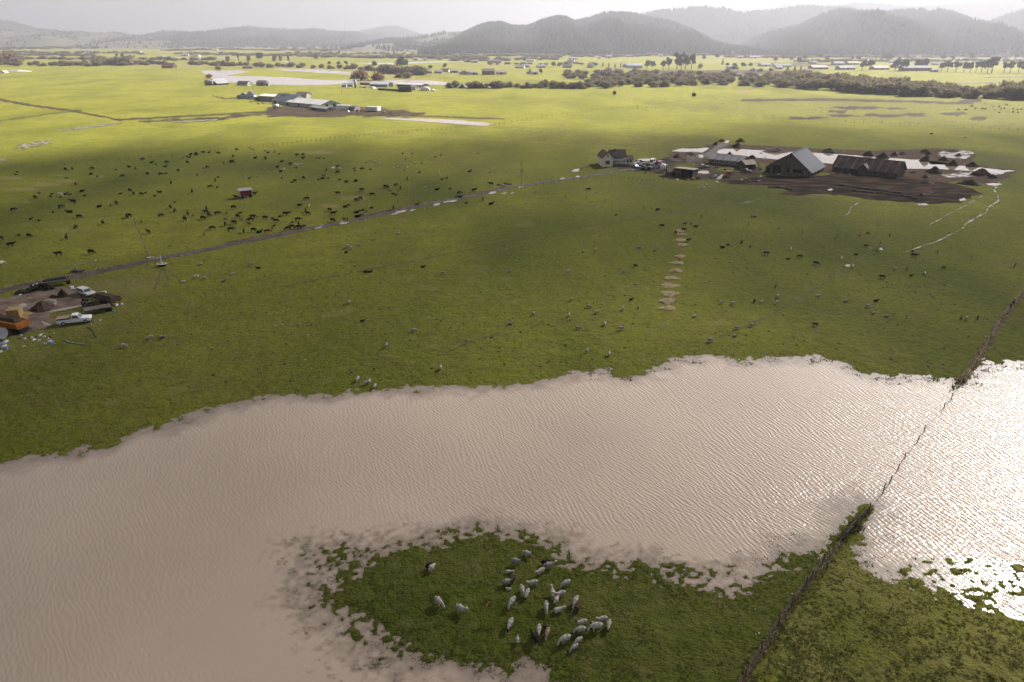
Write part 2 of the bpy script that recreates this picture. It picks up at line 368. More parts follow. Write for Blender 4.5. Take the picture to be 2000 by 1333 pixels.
green = mixc(nt, math2(nt, 'MULTIPLY', sx.outputs[2], math2(nt, 'ADD', math2(nt, 'MULTIPLY', nR, 0.65), 0.25)), green, (0.078, 0.066, 0.032))
green = mixc(nt, za.outputs['Alpha'], green, (0.20, 0.165, 0.085))
earth = mixc(nt, nM, (0.036, 0.026, 0.018), (0.086, 0.064, 0.045)); earth = mixc(nt, math2(nt, 'MULTIPLY', nS, 0.5), earth, (0.036, 0.028, 0.022))
nE = nS
sm = nd(nt, 'ShaderNodeMapRange'); nt.links.new(math2(nt, 'ADD', math2(nt, 'MULTIPLY', sx.outputs[0], 1.3), math2(nt, 'MULTIPLY', math2(nt, 'SUBTRACT', nE, 0.5), 0.5)), sm.inputs['Value'])
sm.inputs['From Min'].default_value = 0.4; sm.inputs['From Max'].default_value = 0.8
green = mixc(nt, sm.outputs[0], green, earth)
nt.links.new(green, pb.inputs['Base Color']); pb.inputs['Roughness'].default_value = 0.95; pb.inputs['Specular IOR Level'].default_value = 0.03
bp = nd(nt, 'ShaderNodeBump'); bp.inputs['Strength'].default_value = 0.8; bp.inputs['Distance'].default_value = 0.11
nt.links.new(math2(nt, 'ADD', nS, math2(nt, 'MULTIPLY', nT, 0.5)), bp.inputs['Height']); nt.links.new(bp.outputs[0], pb.inputs['Normal'])
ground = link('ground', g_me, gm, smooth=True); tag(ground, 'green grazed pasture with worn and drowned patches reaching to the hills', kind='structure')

# ---------------------------------------------------------------- flood water
def water_mat(name, deep, rough, wave, body=1.0, chop_attr=False):
    m = bpy.data.materials.new(name); m.use_nodes = True; nt = m.node_tree; nt.nodes.clear()
    out = nd(nt, 'ShaderNodeOutputMaterial'); tc = nd(nt, 'ShaderNodeTexCoord'); V = tc.outputs['Object']
    nB = noise(nt, V, 0.035, 4, 0.5)
    dif = nd(nt, 'ShaderNodeBsdfDiffuse'); nt.links.new(mixc(nt, nB, deep, tuple(c * 0.86 for c in deep)), dif.inputs['Color'])
    glo = nd(nt, 'ShaderNodeBsdfGlossy'); glo.inputs['Roughness'].default_value = rough; glo.inputs['Color'].default_value = (1, 1, 1, 1)
    glo2 = nd(nt, 'ShaderNodeBsdfGlossy'); glo2.inputs['Roughness'].default_value = 0.58; gl = nd(nt, 'ShaderNodeMixShader'); gl.inputs[0].default_value = 0.42 if wave > 0 else 0.0
    nt.links.new(glo.outputs[0], gl.inputs[1]); nt.links.new(glo2.outputs[0], gl.inputs[2])
    fr = nd(nt, 'ShaderNodeFresnel'); fr.inputs['IOR'].default_value = 1.34
    body_sh = dif.outputs[0]
    if chop_attr:
        da = nd(nt, 'ShaderNodeAttribute', attribute_name='depth'); sc2 = nd(nt, 'ShaderNodeSeparateColor'); nt.links.new(da.outputs['Color'], sc2.inputs[0])
        tr = nd(nt, 'ShaderNodeBsdfTransparent'); mxx = nd(nt, 'ShaderNodeMixShader'); mr = nd(nt, 'ShaderNodeMapRange')
        mr.inputs['From Max'].default_value = 1.0; mr.inputs['To Min'].default_value = 0.45
        nt.links.new(sc2.outputs[0], mr.inputs['Value']); nt.links.new(mr.outputs[0], mxx.inputs[0]); nt.links.new(tr.outputs[0], mxx.inputs[1]); nt.links.new(dif.outputs[0], mxx.inputs[2])
        body_sh = mxx.outputs[0]
    if wave > 0:
        def crest(rot, sx_, sy_, scale, det):
            mp = nd(nt, 'ShaderNodeMapping'); mp.vector_type = 'TEXTURE'; mp.inputs['Rotation'].default_value = (0, 0, R(rot)); mp.inputs['Scale'].default_value = (sx_, sy_, 1)
            nt.links.new(V, mp.inputs[0])
            n = nd(nt, 'ShaderNodeTexNoise'); n.inputs['Scale'].default_value = scale; n.inputs['Detail'].default_value = det; n.inputs['Roughness'].default_value = 0.45; n.inputs['Distortion'].default_value = 0.25
            nt.links.new(mp.outputs[0], n.inputs['Vector']); return n.outputs['Fac']
        def bands(rot, lam, dist, dsc):
            mp = nd(nt, 'ShaderNodeMapping'); mp.vector_type = 'TEXTURE'; mp.inputs['Rotation'].default_value = (0, 0, R(rot)); mp.inputs['Scale'].default_value = (1, 2.6, 1); nt.links.new(V, mp.inputs[0])
            w = nd(nt, 'ShaderNodeTexWave', wave_type='BANDS', bands_direction='X', wave_profile='SIN'); w.inputs['Scale'].default_value = 0.314 / lam; w.inputs['Distortion'].default_value = dist; w.inputs['Detail'].default_value = 1.0; w.inputs['Detail Scale'].default_value = dsc; w.inputs['Detail Roughness'].default_value = 0.4
            nt.links.new(mp.outputs[0], w.inputs['Vector']); return w.outputs['Fac']
        big = noise(nt, V, 0.035, 2, 0.5, 0.36, 0.64); big2 = noise(nt, V, 0.09, 2, 0.5, 0.3, 0.7)
        wA = bands(16, 0.62, 9.0, 1.1); wB = bands(40, 0.47, 8.0, 1.2); wC = bands(-58, 0.5, 8.0, 1.2); rf = crest(22, 1, 2.4, 4.5, 1)
        h = math2(nt, 'ADD', math2(nt, 'MULTIPLY', wA, math2(nt, 'ADD', math2(nt, 'MULTIPLY', big2, 0.7), 0.3)), math2(nt, 'MULTIPLY', wB, math2(nt, 'SUBTRACT', 1.0, math2(nt, 'MULTIPLY', big2, 0.6))))
        h = math2(nt, 'ADD', math2(nt, 'ADD', h, math2(nt, 'MULTIPLY', wC, math2(nt, 'MULTIPLY', big, 0.4))), math2(nt, 'MULTIPLY', rf, 1.6))
        bp = nd(nt, 'ShaderNodeBump'); bp.inputs['Strength'].default_value = 1.0; bp.inputs['Distance'].default_value = wave
        nt.links.new(h, bp.inputs['Height'])
        if chop_attr: nt.links.new(sc2.outputs[1], bp.inputs['Strength'])
        for q in (dif, glo, glo2, fr): nt.links.new(bp.outputs[0], q.inputs['Normal'])
    mx = nd(nt, 'ShaderNodeMixShader'); nt.links.new(fr.outputs[0], mx.inputs[0]); nt.links.new(body_sh, mx.inputs[1]); nt.links.new(gl.outputs[0], mx.inputs[2])
    nt.links.new(mx.outputs[0], out.inputs['Surface'])
    return m
wm = water_mat('muddy_flood_water', (0.455, 0.362, 0.292), 0.22, 0.034, chop_attr=True)
# the sheet keeps the terrain's cutting wherever the ground dips under it
zz = gzz.copy()
wet = zz < 0.05
cell = (wet[:-1, :-1] | wet[1:, :-1] | wet[:-1, 1:] | wet[1:, 1:])
cell &= (PYg[:-1, :-1] > 640)
step = 1
wid = np.full(nr * nc, -1, np.int64); use = np.unique(quads[:-1][cell.ravel()].ravel()); wid[use] = np.arange(len(use))
wco = co[use].copy(); wco[:, 2] = 0.0
w_me = np_mesh('flood_water', wco, wid[quads[:-1][cell.ravel()]])
dep = np.clip(-zz.ravel()[use] / 0.22, 0, 1)
upx, upy = PXg.ravel()[use], PYg.ravel()[use]
def wb(cx, cy, rx, ry): return np.exp(-(((upx - cx) / rx) ** 2 + ((upy - cy) / ry) ** 2))
calm = np.clip(1.1 * wb(620, 1200, 260, 170) + wb(820, 1330, 300, 70) + 0.9 * wb(1000, 1060, 420, 30) + 0.9 * wb(1330, 1120, 180, 45) + 0.8 * wb(1800, 1120, 160, 60) + 0.5 * wb(300, 1260, 200, 80), 0, 0.93)
shore = np.clip(dep * 1.2, 0.15, 1)
chop = (1 - calm) * shore * (0.5 + 0.85 * sstep(300, 1950, upx))
wd = np.zeros((len(use), 4), np.float32); wd[:, 0] = dep; wd[:, 1] = chop; wd[:, 3] = 1
at = w_me.attributes.new('depth', 'FLOAT_COLOR', 'POINT'); at.data.foreach_set('color', wd.ravel())
flood = link('flood_water', w_me, wm, smooth=True); tag(flood, 'wide sheet of muddy flood water rippling across the near pasture', kind='structure')

# ---------------------------------------------------------------- flat sheets: road, yards, ponds, puddles
def sheet(name, pts, m, dz=0.05, rag=0.0, label=None, n_sub=4, seed=0, kind='structure', smooth_it=2):
    """a ragged-edged sheet laid on the ground, its outline given in photograph pixels"""
    rnd = random.Random(seed + int(pts[0][0] * 7 + pts[0][1]))
    g = [G(x, y) for x, y in pts]
    ring = []
    for i in range(len(g)):
        a, b = g[i], g[(i + 1) % len(g)]
        for k in range(n_sub): ring.append(a.lerp(b, k / n_sub))
    for _ in range(smooth_it): ring = [(ring[i - 1] + ring[i] * 2 + ring[(i + 1) % len(ring)]) / 4 for i in range(len(ring))]
    c = sum(ring, Vector()) / len(ring)
    if rag:
        for i, p in enumerate(ring):
            k = rag * (rnd.random() - 0.5) * 2; ring[i] = p + (p - c).normalized() * k
    zs = ground_z(np.array([p.x for p in ring]), np.array([p.y for p in ring]))
    zz_ = float(zs.mean()) + dz
    bm = bmesh.new(); vs_ = [bm.verts.new((p.x - c.x, p.y - c.y, max(zz_, float(z) + dz * 0.6) - zz_)) for p, z in zip(ring, zs)]
    f = bm.faces.new(vs_); f.normal_update()
    if f.normal.z < 0: f.normal_flip()
    bmesh.ops.triangulate(bm, faces=bm.faces[:], ngon_method='EAR_CLIP')
    me = bpy.data.meshes.new(name); bm.to_mesh(me); bm.free()
    o = link(name, me, m); o.location = (c.x, c.y, zz_)
    tag(o, label, kind=kind)
    return o
def ribbon(name, pts, width, m, dz=0.05, label=None, rag=0.0, seed=1, step=2.5, kind='structure', end_taper=False):
    """a strip along a pixel polyline; width in metres or a list of widths"""
    g = [G(x, y) for x, y in pts]; n = len(g)
    ws = width if isinstance(width, (list, tuple)) else [width] * n
    ctr, wv = [], []
    for i in range(n - 1):
        L = (g[i + 1] - g[i]).length; k = max(2, int(L / step))
        for j in range(k):
            t = j / k
            # Catmull-Rom through the points
            p0 = g[max(i - 1, 0)]; p1 = g[i]; p2 = g[i + 1]; p3 = g[min(i + 2, n - 1)]
            ctr.append(0.5 * ((2 * p1) + (p2 - p0) * t + (2 * p0 - 5 * p1 + 4 * p2 - p3) * t * t + (3 * p1 - p0 - 3 * p2 + p3) * t ** 3)); wv.append(ws[i] + (ws[i + 1] - ws[i]) * t)
    ctr.append(g[-1]); wv.append(ws[-1])
    rnd = random.Random(seed)
    vs_, fs_ = [], []
    for i, p in enumerate(ctr):
        d = (ctr[min(i + 1, len(ctr) - 1)] - ctr[max(i - 1, 0)]); d.z = 0; d.normalize(); nrm = Vector((-d.y, d.x, 0))
        w = wv[i] / 2 * (0.15 if end_taper and i in (0, len(ctr) - 1) else 1)
        row = [p + nrm * (w + rag * (rnd.random() - 0.5)), p + nrm * w * 0.4, p - nrm * w * 0.4, p - nrm * (w + rag * (rnd.random() - 0.5))]
        vs_ += row
    zs = ground_z(np.array([p.x for p in vs_]), np.array([p.y for p in vs_]))
    c = ctr[len(ctr) // 2].copy(); c.z = 0
    vs_ = [(p.x - c.x, p.y - c.y, z + dz) for p, z in zip(vs_, zs)]
    for i in range(len(ctr) - 1):
        for k in range(3): fs_.append((i * 4 + k, i * 4 + k + 1, i * 4 + 5 + k, i * 4 + 4 + k))
    o = mesh_obj(name, vs_, fs_, m); o.location = c
    bm = bmesh.new(); bm.from_mesh(o.data); bmesh.ops.recalc_face_normals(bm, faces=bm.faces)
    if sum(f.normal.z for f in bm.faces) < 0: bmesh.ops.reverse_faces(bm, faces=bm.faces)
    bm.to_mesh(o.data); bm.free()
    tag(o, label, kind=kind); return o

M_ROAD = mat('wet_gravel_road', (0.100, 0.084, 0.082), 0.85, (0.052, 0.043, 0.043), 0.5, 0.3, detail=8, spec=0.15)
M_MUD = mat('churned_mud', (0.064, 0.042, 0.030), 1.0, (0.017, 0.012, 0.010), 0.2, 1.0, detail=10, stretch=(0.5, 1.4, 1), spec=0.02, lo=0.44, hi=0.60)
M_SPOIL = mat('wet_grey_silt', (0.17, 0.135, 0.11), 0.9, (0.065, 0.050, 0.040), 0.12, 0.5, detail=9, spec=0.12)
M_YARD = mat('farmyard_dirt', (0.165, 0.124, 0.098), 0.9, (0.072, 0.047, 0.034), 0.3, 0.6, detail=9)
M_TRACK = mat('track_line_green', (0.060, 0.058, 0.022), 0.9, (0.040, 0.040, 0.015), 0.3)
M_CHAFF = mat('spilled_chaff', (0.36, 0.25, 0.10), 0.9, (0.20, 0.13, 0.05), 0.8)
WATER = water_mat('standing_water', (0.30, 0.235, 0.18), 0.06, 0.0)
WATER2 = water_mat('wind_rippled_pond', (0.30, 0.235, 0.18), 0.22, 0.0)
def wet_grass_mat(name='drowned_grass', col=(0.115, 0.115, 0.035), lo=0.44, hi=0.52, sc=0.35):
    m = bpy.data.materials.new(name); m.use_nodes = True; nt = m.node_tree; nt.nodes.clear()
    out = nd(nt, 'ShaderNodeOutputMaterial'); V = nd(nt, 'ShaderNodeTexCoord').outputs['Object']
    dif = nd(nt, 'ShaderNodeBsdfDiffuse'); nt.links.new(mixc(nt, noise(nt, V, 0.9, 4, 0.7), col, tuple(c * 0.5 for c in col)), dif.inputs['Color'])
    glo = nd(nt, 'ShaderNodeBsdfGlossy'); glo.inputs['Roughness'].default_value = 0.15
    d2 = nd(nt, 'ShaderNodeBsdfDiffuse'); d2.inputs['Color'].default_value = (0.28, 0.23, 0.18, 1)
    fr = nd(nt, 'ShaderNodeFresnel'); fr.inputs['IOR'].default_value = 1.33; w = nd(nt, 'ShaderNodeMixShader'); mx = nd(nt, 'ShaderNodeMixShader')
    nt.links.new(fr.outputs[0], w.inputs[0]); nt.links.new(d2.outputs[0], w.inputs[1]); nt.links.new(glo.outputs[0], w.inputs[2])
    nt.links.new(noise(nt, V, sc, 5, 0.75, lo, hi), mx.inputs[0]); nt.links.new(w.outputs[0], mx.inputs[1]); nt.links.new(dif.outputs[0], mx.inputs[2]); nt.links.new(mx.outputs[0], out.inputs['Surface'])
    return m
WETGRASS = wet_grass_mat(); WETSILT = wet_grass_mat('puddled_silt', (0.120, 0.090, 0.070), 0.27, 0.42, 0.22); SILTWATER = wet_grass_mat('silty_shallows', (0.12, 0.095, 0.078), 0.46, 0.56, 0.25)
ROAD_PTS = [(-160, 602), (0, 570), (80, 553), (150, 541), (230, 524), (300, 508), (380, 493), (450, 479), (530, 463), (600, 448), (680, 433), (750, 418), (820, 403), (870, 393), (930, 381), (1000, 367), (1060, 357), (1110, 350), (1160, 342), (1200, 335), (1245, 329)]
road = ribbon('farm_road', ROAD_PTS, 3.0, M_ROAD, 0.06, 'grey gravel farm road running across the pasture to the farmhouse', rag=0.35)
# worn tracks and other faint dark lines through the grass
for i, (pts, w) in enumerate([([(545, 562), (700, 531), (850, 502), (1000, 471), (1150, 443), (1310, 417), (1400, 405), (1480, 393)], 0.5), ([(1010, 382), (1090, 392), (1170, 406), (1240, 421)], 0.45),
        ([(870, 690), (920, 668), (985, 648)], 0.35), ([(1380, 668), (1500, 618), (1620, 545), (1700, 492)], 0.3), ([(0, 436), (150, 426), (330, 414), (500, 398)], 0.5), ([(500, 390), (650, 386), (780, 371), (860, 366)], 0.45),
        ([(316, 524), (310, 545), (300, 570)], 0.2), ([(316, 524), (330, 550), (327, 565)], 0.16), ([(318, 524), (350, 546), (352, 560)], 0.16), ([(1040, 372), (1250, 366), (1400, 362)], 0.5), ([(1330, 378), (1500, 362), (1600, 385), (1720, 405)], 0.35)]):
    ribbon('track_line', pts, w, M_TRACK, 0.045, 'faint dark line crossing the grass', rag=0.15, seed=i, end_taper=True)
# wheel-worn puddles on the road
for i, (x, y, w, h) in enumerate([(622, 446, 15, 3.2), (629, 441, 8, 1.6), (672, 437, 20, 3.4), (668, 434.5, 9, 1.6), (771, 418.5, 18, 3), (784, 414, 22, 4.2), (806, 411.5, 15, 2.6), (776, 414.5, 10, 1.6), (853, 400.5, 17, 5), (872, 395, 16, 3), (884, 393.5, 20, 3.6), (961, 377.5, 18, 5),
        (984, 378.5, 14, 2.2), (1000, 378, 12, 1.6), (1017, 366, 12, 3), (1098, 349.5, 10, 3), (355, 500, 6, 1.6), (335, 504, 6, 1.4), (602, 449, 5, 1.2), (1236, 332.5, 10, 2.4)]):
    rnd = random.Random(i)
    ring = [(x + w / 2 * math.cos(a) * rnd.uniform(0.75, 1.15) , y + h / 2 * math.sin(a) * rnd.uniform(0.7, 1.2) - (math.cos(a) * w / 2) * 0.17) for a in [k * math.pi / 5 for k in range(10)]]
    sheet('road_puddle', ring, WATER, 0.085, 0.05, 'bright puddle lying on the gravel road', 2, i)
# ponds and flooded hollows
sheet('dairy_pond', [(1398, 300), (1404, 293), (1420, 291), (1500, 295), (1560, 298), (1640, 302), (1690, 306), (1785, 313), (1800, 312), (1815, 318), (1830, 323), (1810, 321), (1850, 321), (1880, 324), (1940, 331), (1962, 334), (1960, 341), (1930, 338), (1870, 333), (1830, 331), (1770, 331), (1700, 330), (1640, 322), (1560, 316), (1480, 309), (1420, 303)],
      WATER, 0.10, 0.7, 'long bright pond behind the barns', 6)
sheet('silt_flat', [(1300, 302), (1340, 289), (1395, 287), (1410, 281), (1560, 288), (1660, 294), (1760, 294), (1830, 290), (1890, 294), (1905, 305), (1895, 315), (1920, 325), (1990, 333), (1975, 342), (1960, 352), (1930, 360), (1880, 352), (1830, 360), (1770, 345), (1700, 346), (1640, 345), (1600, 335), (1480, 318), (1400, 308), (1330, 312)],
      WETSILT, 0.05, 1.2, 'grey silty ground scattered with spoil heaps round the pond', 4)
sheet('mud_yard', [(1440, 352), (1500, 344), (1600, 345), (1640, 335), (1700, 340), (1770, 345), (1810, 352), (1880, 362), (1918, 376), (1900, 386), (1870, 396), (1800, 398), (1720, 392), (1640, 382), (1585, 378), (1560, 384), (1520, 378), (1555, 370), (1500, 362), (1430, 360), (1395, 350)],
      M_MUD, 0.07, 1.5, 'dark churned mud yard in front of the barns', 5)
PUD = [('flood_pond', [(388, 138.5), (470, 138), (490, 140.5), (455, 146), (440, 149), (520, 150), (560, 151.5), (640, 157.5), (705, 156), (690, 164), (600, 167.5), (500, 165), (430, 160), (405, 149)], 'wide pale flood pond behind the far white houses'),
    ('flood_pond', [(530, 135.5), (600, 135.5), (660, 139.5), (700, 143.5), (690, 146.5), (620, 142.5), (560, 139)], 'thin pale flood strip curving through the far pasture'),
    ('flood_pond', [(740, 158), (800, 156.5), (850, 158.5), (890, 162.5), (880, 166.5), (800, 165), (750, 163)], 'pale flood water behind the far grey sheds'),
    ('flood_pond', [(738, 231.5), (830, 232.5), (900, 235.5), (964, 242.5), (950, 247), (890, 243), (820, 237.5), (760, 234)], 'curved bright water strip in the sunlit field'),
    ('flood_pond', [(102, 258), (150, 249), (200, 243), (242, 239.5), (232, 243), (190, 249), (150, 255)], 'silvery wet hollow in the sunlit field, beside the ditch bend'),
    ('flood_pond', [(26, 291), (40, 283), (75, 276), (104, 274), (92, 283), (60, 290)], 'silvery wet hollow in the sunlit field above the herd'),
    ('flood_pond', [(302, 238), (360, 236), (428, 232.5), (424, 236), (360, 239.5)], 'narrow silvery puddle strip along the brown ditch'),
    ('flood_pond', [(-20, 316), (0, 311), (20, 312), (5, 317)], 'small wet hollow cut by the picture edge'),
    ('flood_pond', [(545, 120), (560, 119.6), (575, 121), (560, 122.5)], 'small far flood patch below the bare trees'),
    ('flood_pond', [(330, 112), (430, 112.6), (500, 114), (430, 115), (330, 114)], 'thin far flood strip among distant hedges'),
    ('flood_pond', [(690, 123.5), (760, 123), (840, 121), (960, 118.8), (960, 119.8), (840, 123), (740, 127)], 'long thin far flood strip beyond the thicket'),
    ('flood_pond', [(1780, 164), (1860, 162), (1960, 160), (2060, 158), (2060, 159.5), (1960, 162.5), (1860, 165)], 'pale wet strip in the field beyond the thicket'),
    ('flood_pond', [(1905, 152), (2000, 149), (2060, 148), (2060, 150), (1960, 153)], 'wet gleam in the field below the pines'),
    ('flood_pond', [(1860, 176), (1900, 176.5), (1965, 180), (1960, 182), (1900, 179)], 'water glinting through the creek thicket'),
    ('flood_pond', [(870, 166), (960, 164), (1010, 167), (985, 171), (900, 171)], 'creek water glinting behind the bushes'),
    ('yard_puddle', [(1310, 296), (1330, 291), (1360, 291), (1384, 289), (1382, 293), (1372, 299), (1352, 297), (1335, 298)], 'bright puddle beside the spoil heaps and gravel lane'),
    ('yard_puddle', [(1245, 312), (1262, 310.5), (1278, 312), (1276, 315), (1258, 316), (1248, 314)], 'bright puddle behind the parked cars'),
    ('yard_puddle', [(1358, 338), (1372, 333), (1384, 335), (1385, 340), (1370, 340.5)], 'bright puddle beside the open-fronted shed'),
    ('yard_puddle', [(1364, 303), (1374, 303), (1372, 309), (1365, 309)], 'small puddle by the low spoil heap'),
    ('yard_puddle', [(1115, 335), (1124, 330.5), (1132, 330.5), (1131, 336), (1122, 336.5)], 'small bright puddle on the grass beside the road'),
    ('yard_puddle', [(1123, 345), (1129, 344), (1133, 346), (1128, 348)], 'tiny puddle beside the road near the farmhouse'),
    ('yard_puddle', [(1616, 371.5), (1621, 369.6), (1627, 370), (1625, 373), (1618, 373.6)], 'white puddle in the mud yard'),
    ('yard_puddle', [(1790, 400), (1805, 398.5), (1815, 400), (1808, 402.5), (1795, 402)], 'bright puddle at the mud yard edge'),
    ('yard_puddle', [(1925, 359.5), (1945, 358.5), (1958, 361), (1945, 364), (1930, 363)], 'bright puddle beside the long dark spoil heap'),
    ('yard_puddle', [(1945, 334), (1970, 333), (1985, 335), (1960, 337)], 'thin bright puddle at the end of the pond'),
    ('yard_puddle', [(1835, 341), (1890, 337), (1930, 337), (1960, 341), (1900, 346), (1850, 348)], 'wide shallow puddle among the spoil heaps'),
    ('yard_puddle', [(1840, 296), (1885, 295), (1903, 299), (1895, 306), (1885, 312), (1840, 308), (1830, 302)], 'shallow water behind the spoil heaps'),
    ('yard_puddle', [(1872, 391), (1884, 387), (1886, 391), (1876, 394)], 'small bright puddle by the mud yard corner'),
    ('yard_puddle', [(1410, 276), (1425, 275), (1422, 280), (1412, 280)], 'small puddle among the far spoil heaps'),
    ('yard_puddle', [(1648, 521), (1655, 517), (1662, 519), (1658, 523)], 'pale puddle beside the white calf')]
for i, (nm, pts, lb) in enumerate(PUD): sheet(nm, pts, SILTWATER if 'shallow' in lb else WATER if nm == 'yard_puddle' else WETGRASS if 'silvery' in lb or 'hollow' in lb or 'gleam' in lb or 'wet strip' in lb else WATER2, 0.11 if nm == 'yard_puddle' else 0.09, 0.3 if nm == 'yard_puddle' else 1.6 if pts[0][1] > 200 else 4.0, lb, 8, i)
# brown trickles draining the yard across the pasture
for i, (pts, w) in enumerate([([(1955, 348), (1951, 356), (1948, 364), (1942, 372), (1950, 386), (1948, 394), (1932, 404), (1926, 414), (1905, 427), (1886, 438), (1880, 447), (1860, 457), (1830, 472), (1800, 482), (1765, 494)], [1.2, 1.0, 1.6, 0.9, 1.3, 1.5, 0.9, 0.8, 1.6, 0.7, 0.9, 0.5, 0.8, 0.5, 0.3]),
        ([(1925, 380), (1900, 394), (1880, 405), (1860, 415), (1830, 432), (1810, 443)], [0.8, 0.5, 0.7, 0.4, 0.5, 0.2]), ([(1682, 394), (1672, 399), (1661, 406), (1660, 414), (1652, 422)], [0.9, 1.0, 0.6, 0.7, 0.2]), ([(1600, 378), (1596, 383), (1575, 386), (1555, 387)], [0.8, 0.8, 0.6, 0.7]),
        ([(1440, 398), (1452, 397), (1464, 395), (1482, 391)], [0.5, 1.0, 0.7, 0.4])]):
    ribbon('muddy_trickle', pts, [q * 0.32 for q in w], SILTWATER, 0.06, 'thin bright trickle of water draining across the pasture', rag=0.3, seed=i, end_taper=True)
sheet('gravel_lane', [(1374, 305), (1388, 293), (1404, 282), (1418, 279), (1424, 283), (1405, 292), (1392, 305)], M_ROAD, 0.075, 0.3, 'grey gravel lane running between the ponds')
sheet('dirt_yard', [(-40, 600), (0, 582), (40, 575), (60, 566), (110, 563), (140, 562), (160, 575), (185, 590), (165, 598), (120, 607), (95, 618), (115, 628), (90, 640), (60, 648), (30, 655), (-60, 670), (-120, 640)], M_YARD, 0.06, 1.3, 'bare brown dirt yard among the parked farm machinery', 4)
sheet('spilled_chaff', [(0, 618), (25, 610), (55, 608), (62, 618), (50, 628), (30, 634), (0, 640), (-30, 640)], M_CHAFF, 0.16, 0.5, 'yellow spilled chaff round the square straw bale', 3, kind='stuff')
for i, pts in enumerate([[(33, 600), (45, 592), (55, 597), (45, 603)], [(78, 590), (100, 583), (114, 588), (108, 598), (85, 606), (100, 597), (110, 590), (98, 586)], [(85, 612), (120, 604), (165, 596), (160, 599), (118, 609)], [(78, 626), (90, 632), (105, 638), (90, 638)], [(50, 583), (64, 581), (62, 584)]]):
    sheet('yard_puddle', pts, WATER, 0.10, 0.15, ['wet patch beside the manure heap in the dirt yard', 'curved water-filled wheel rut round the manure heap', 'long pale puddle along the dirt yard edge', 'puddle behind the white pickup', 'small wet patch beside the tyre pile'][i], 3, i)
# ---------------------------------------------------------------- hills and their forest
M_HILL = mat('forested_slope', (0.026, 0.032, 0.018), 1.0, (0.018, 0.023, 0.013), 0.012, 0.0, spec=0.0)
M_HILL2 = mat('cleared_slope', (0.10, 0.085, 0.05), 1.0, (0.04, 0.045, 0.025), 0.006, 0.0)
M_WOOD = mat('conifer_forest', (0.032, 0.040, 0.022), 1.0, (0.020, 0.026, 0.015), 0.02, 0.0, spec=0.0)
RIDGES = [  # label, crest distance, foot distance, crest pixels, trees, tree height
    ('far blue mountain at the head of the valley', 5600, 4700, [(-420, 20), (-200, 26), (-40, 34), (0, 38), (30, 42), (60, 53), (100, 59), (140, 64), (200, 72)], 2500, 14),
    ('low wooded hill with scattered clearings', 4300, 3350, [(-420, 60), (-200, 58), (0, 58), (60, 57), (130, 60), (190, 61), (225, 62), (250, 67), (285, 69), (330, 70), (380, 71), (420, 78), (470, 86)], 3200, 12),
    ('long rolling wooded ridge in blue haze', 4900, 3900, [(270, 74), (295, 67), (320, 60), (340, 59), (370, 63), (400, 61), (440, 56), (485, 51), (520, 55), (560, 57), (590, 58), (620, 56), (650, 60), (690, 62), (720, 68), (745, 76), (770, 84)], 4200, 13),
    ('pale far mountain between two ridges', 6200, 5400, [(640, 72), (690, 62), (720, 57), (750, 50), (775, 50), (800, 58), (830, 68), (860, 76)], 1500, 14),
    ('low dark wooded spur below the main hill', 3300, 2650, [(690, 92), (740, 80), (790, 72), (840, 67), (862, 61), (880, 59), (915, 58), (945, 64), (990, 80)], 3600, 14),
    ('dark double-humped forested hill', 2750, 2150, [(850, 99), (880, 82), (905, 66), (930, 54), (950, 47), (970, 45), (985, 46), (1000, 53), (1030, 53), (1060, 40), (1090, 34), (1105, 35), (1120, 43), (1150, 37), (1180, 26), (1200, 25), (1230, 27), (1250, 31), (1280, 39), (1310, 45), (1345, 58), (1370, 70), (1390, 83), (1415, 98)], 15000, 15),
    ('pale hazy ridge behind the forested hills', 4300, 3500, [(1180, 40), (1240, 29), (1300, 19), (1350, 14), (1385, 12), (1400, 17), (1412, 13), (1440, 24), (1460, 22), (1500, 19), (1560, 10), (1600, 12), (1640, 14), (1700, 22), (1780, 30)], 6500, 15),
    ('faint far ridge fading into bright haze', 5300, 4600, [(1560, 22), (1620, 10), (1670, 4), (1700, 3), (1720, 5), (1780, 10), (1850, 6), (1920, 2), (2000, -2), (2150, -8), (2500, -8)], 3000, 15),
    ('broad forested hill above the town', 2500, 1980, [(1440, 98), (1470, 84), (1500, 66), (1560, 52), (1600, 32), (1630, 22), (1655, 18), (1690, 29), (1720, 26), (1750, 22), (1800, 20), (1815, 26), (1830, 20), (1860, 26), (1880, 36), (1900, 46), (1930, 63), (1960, 78), (1990, 90), (2020, 98)], 13000, 15),
    ('hazy slope rising behind the town church', 3300, 2500, [(1870, 84), (1900, 60), (1960, 30), (2000, 19), (2100, 4), (2250, -6), (2500, -6)], 5000, 15)]
def resample(pts, st):
    xs = np.array([p[0] for p in pts], float); ys = np.array([p[1] for p in pts], float)
    x = np.arange(xs[0], xs[-1] + 0.1, st); return x, np.interp(x, xs, ys)
fv, ff = [], []
nfv = 0
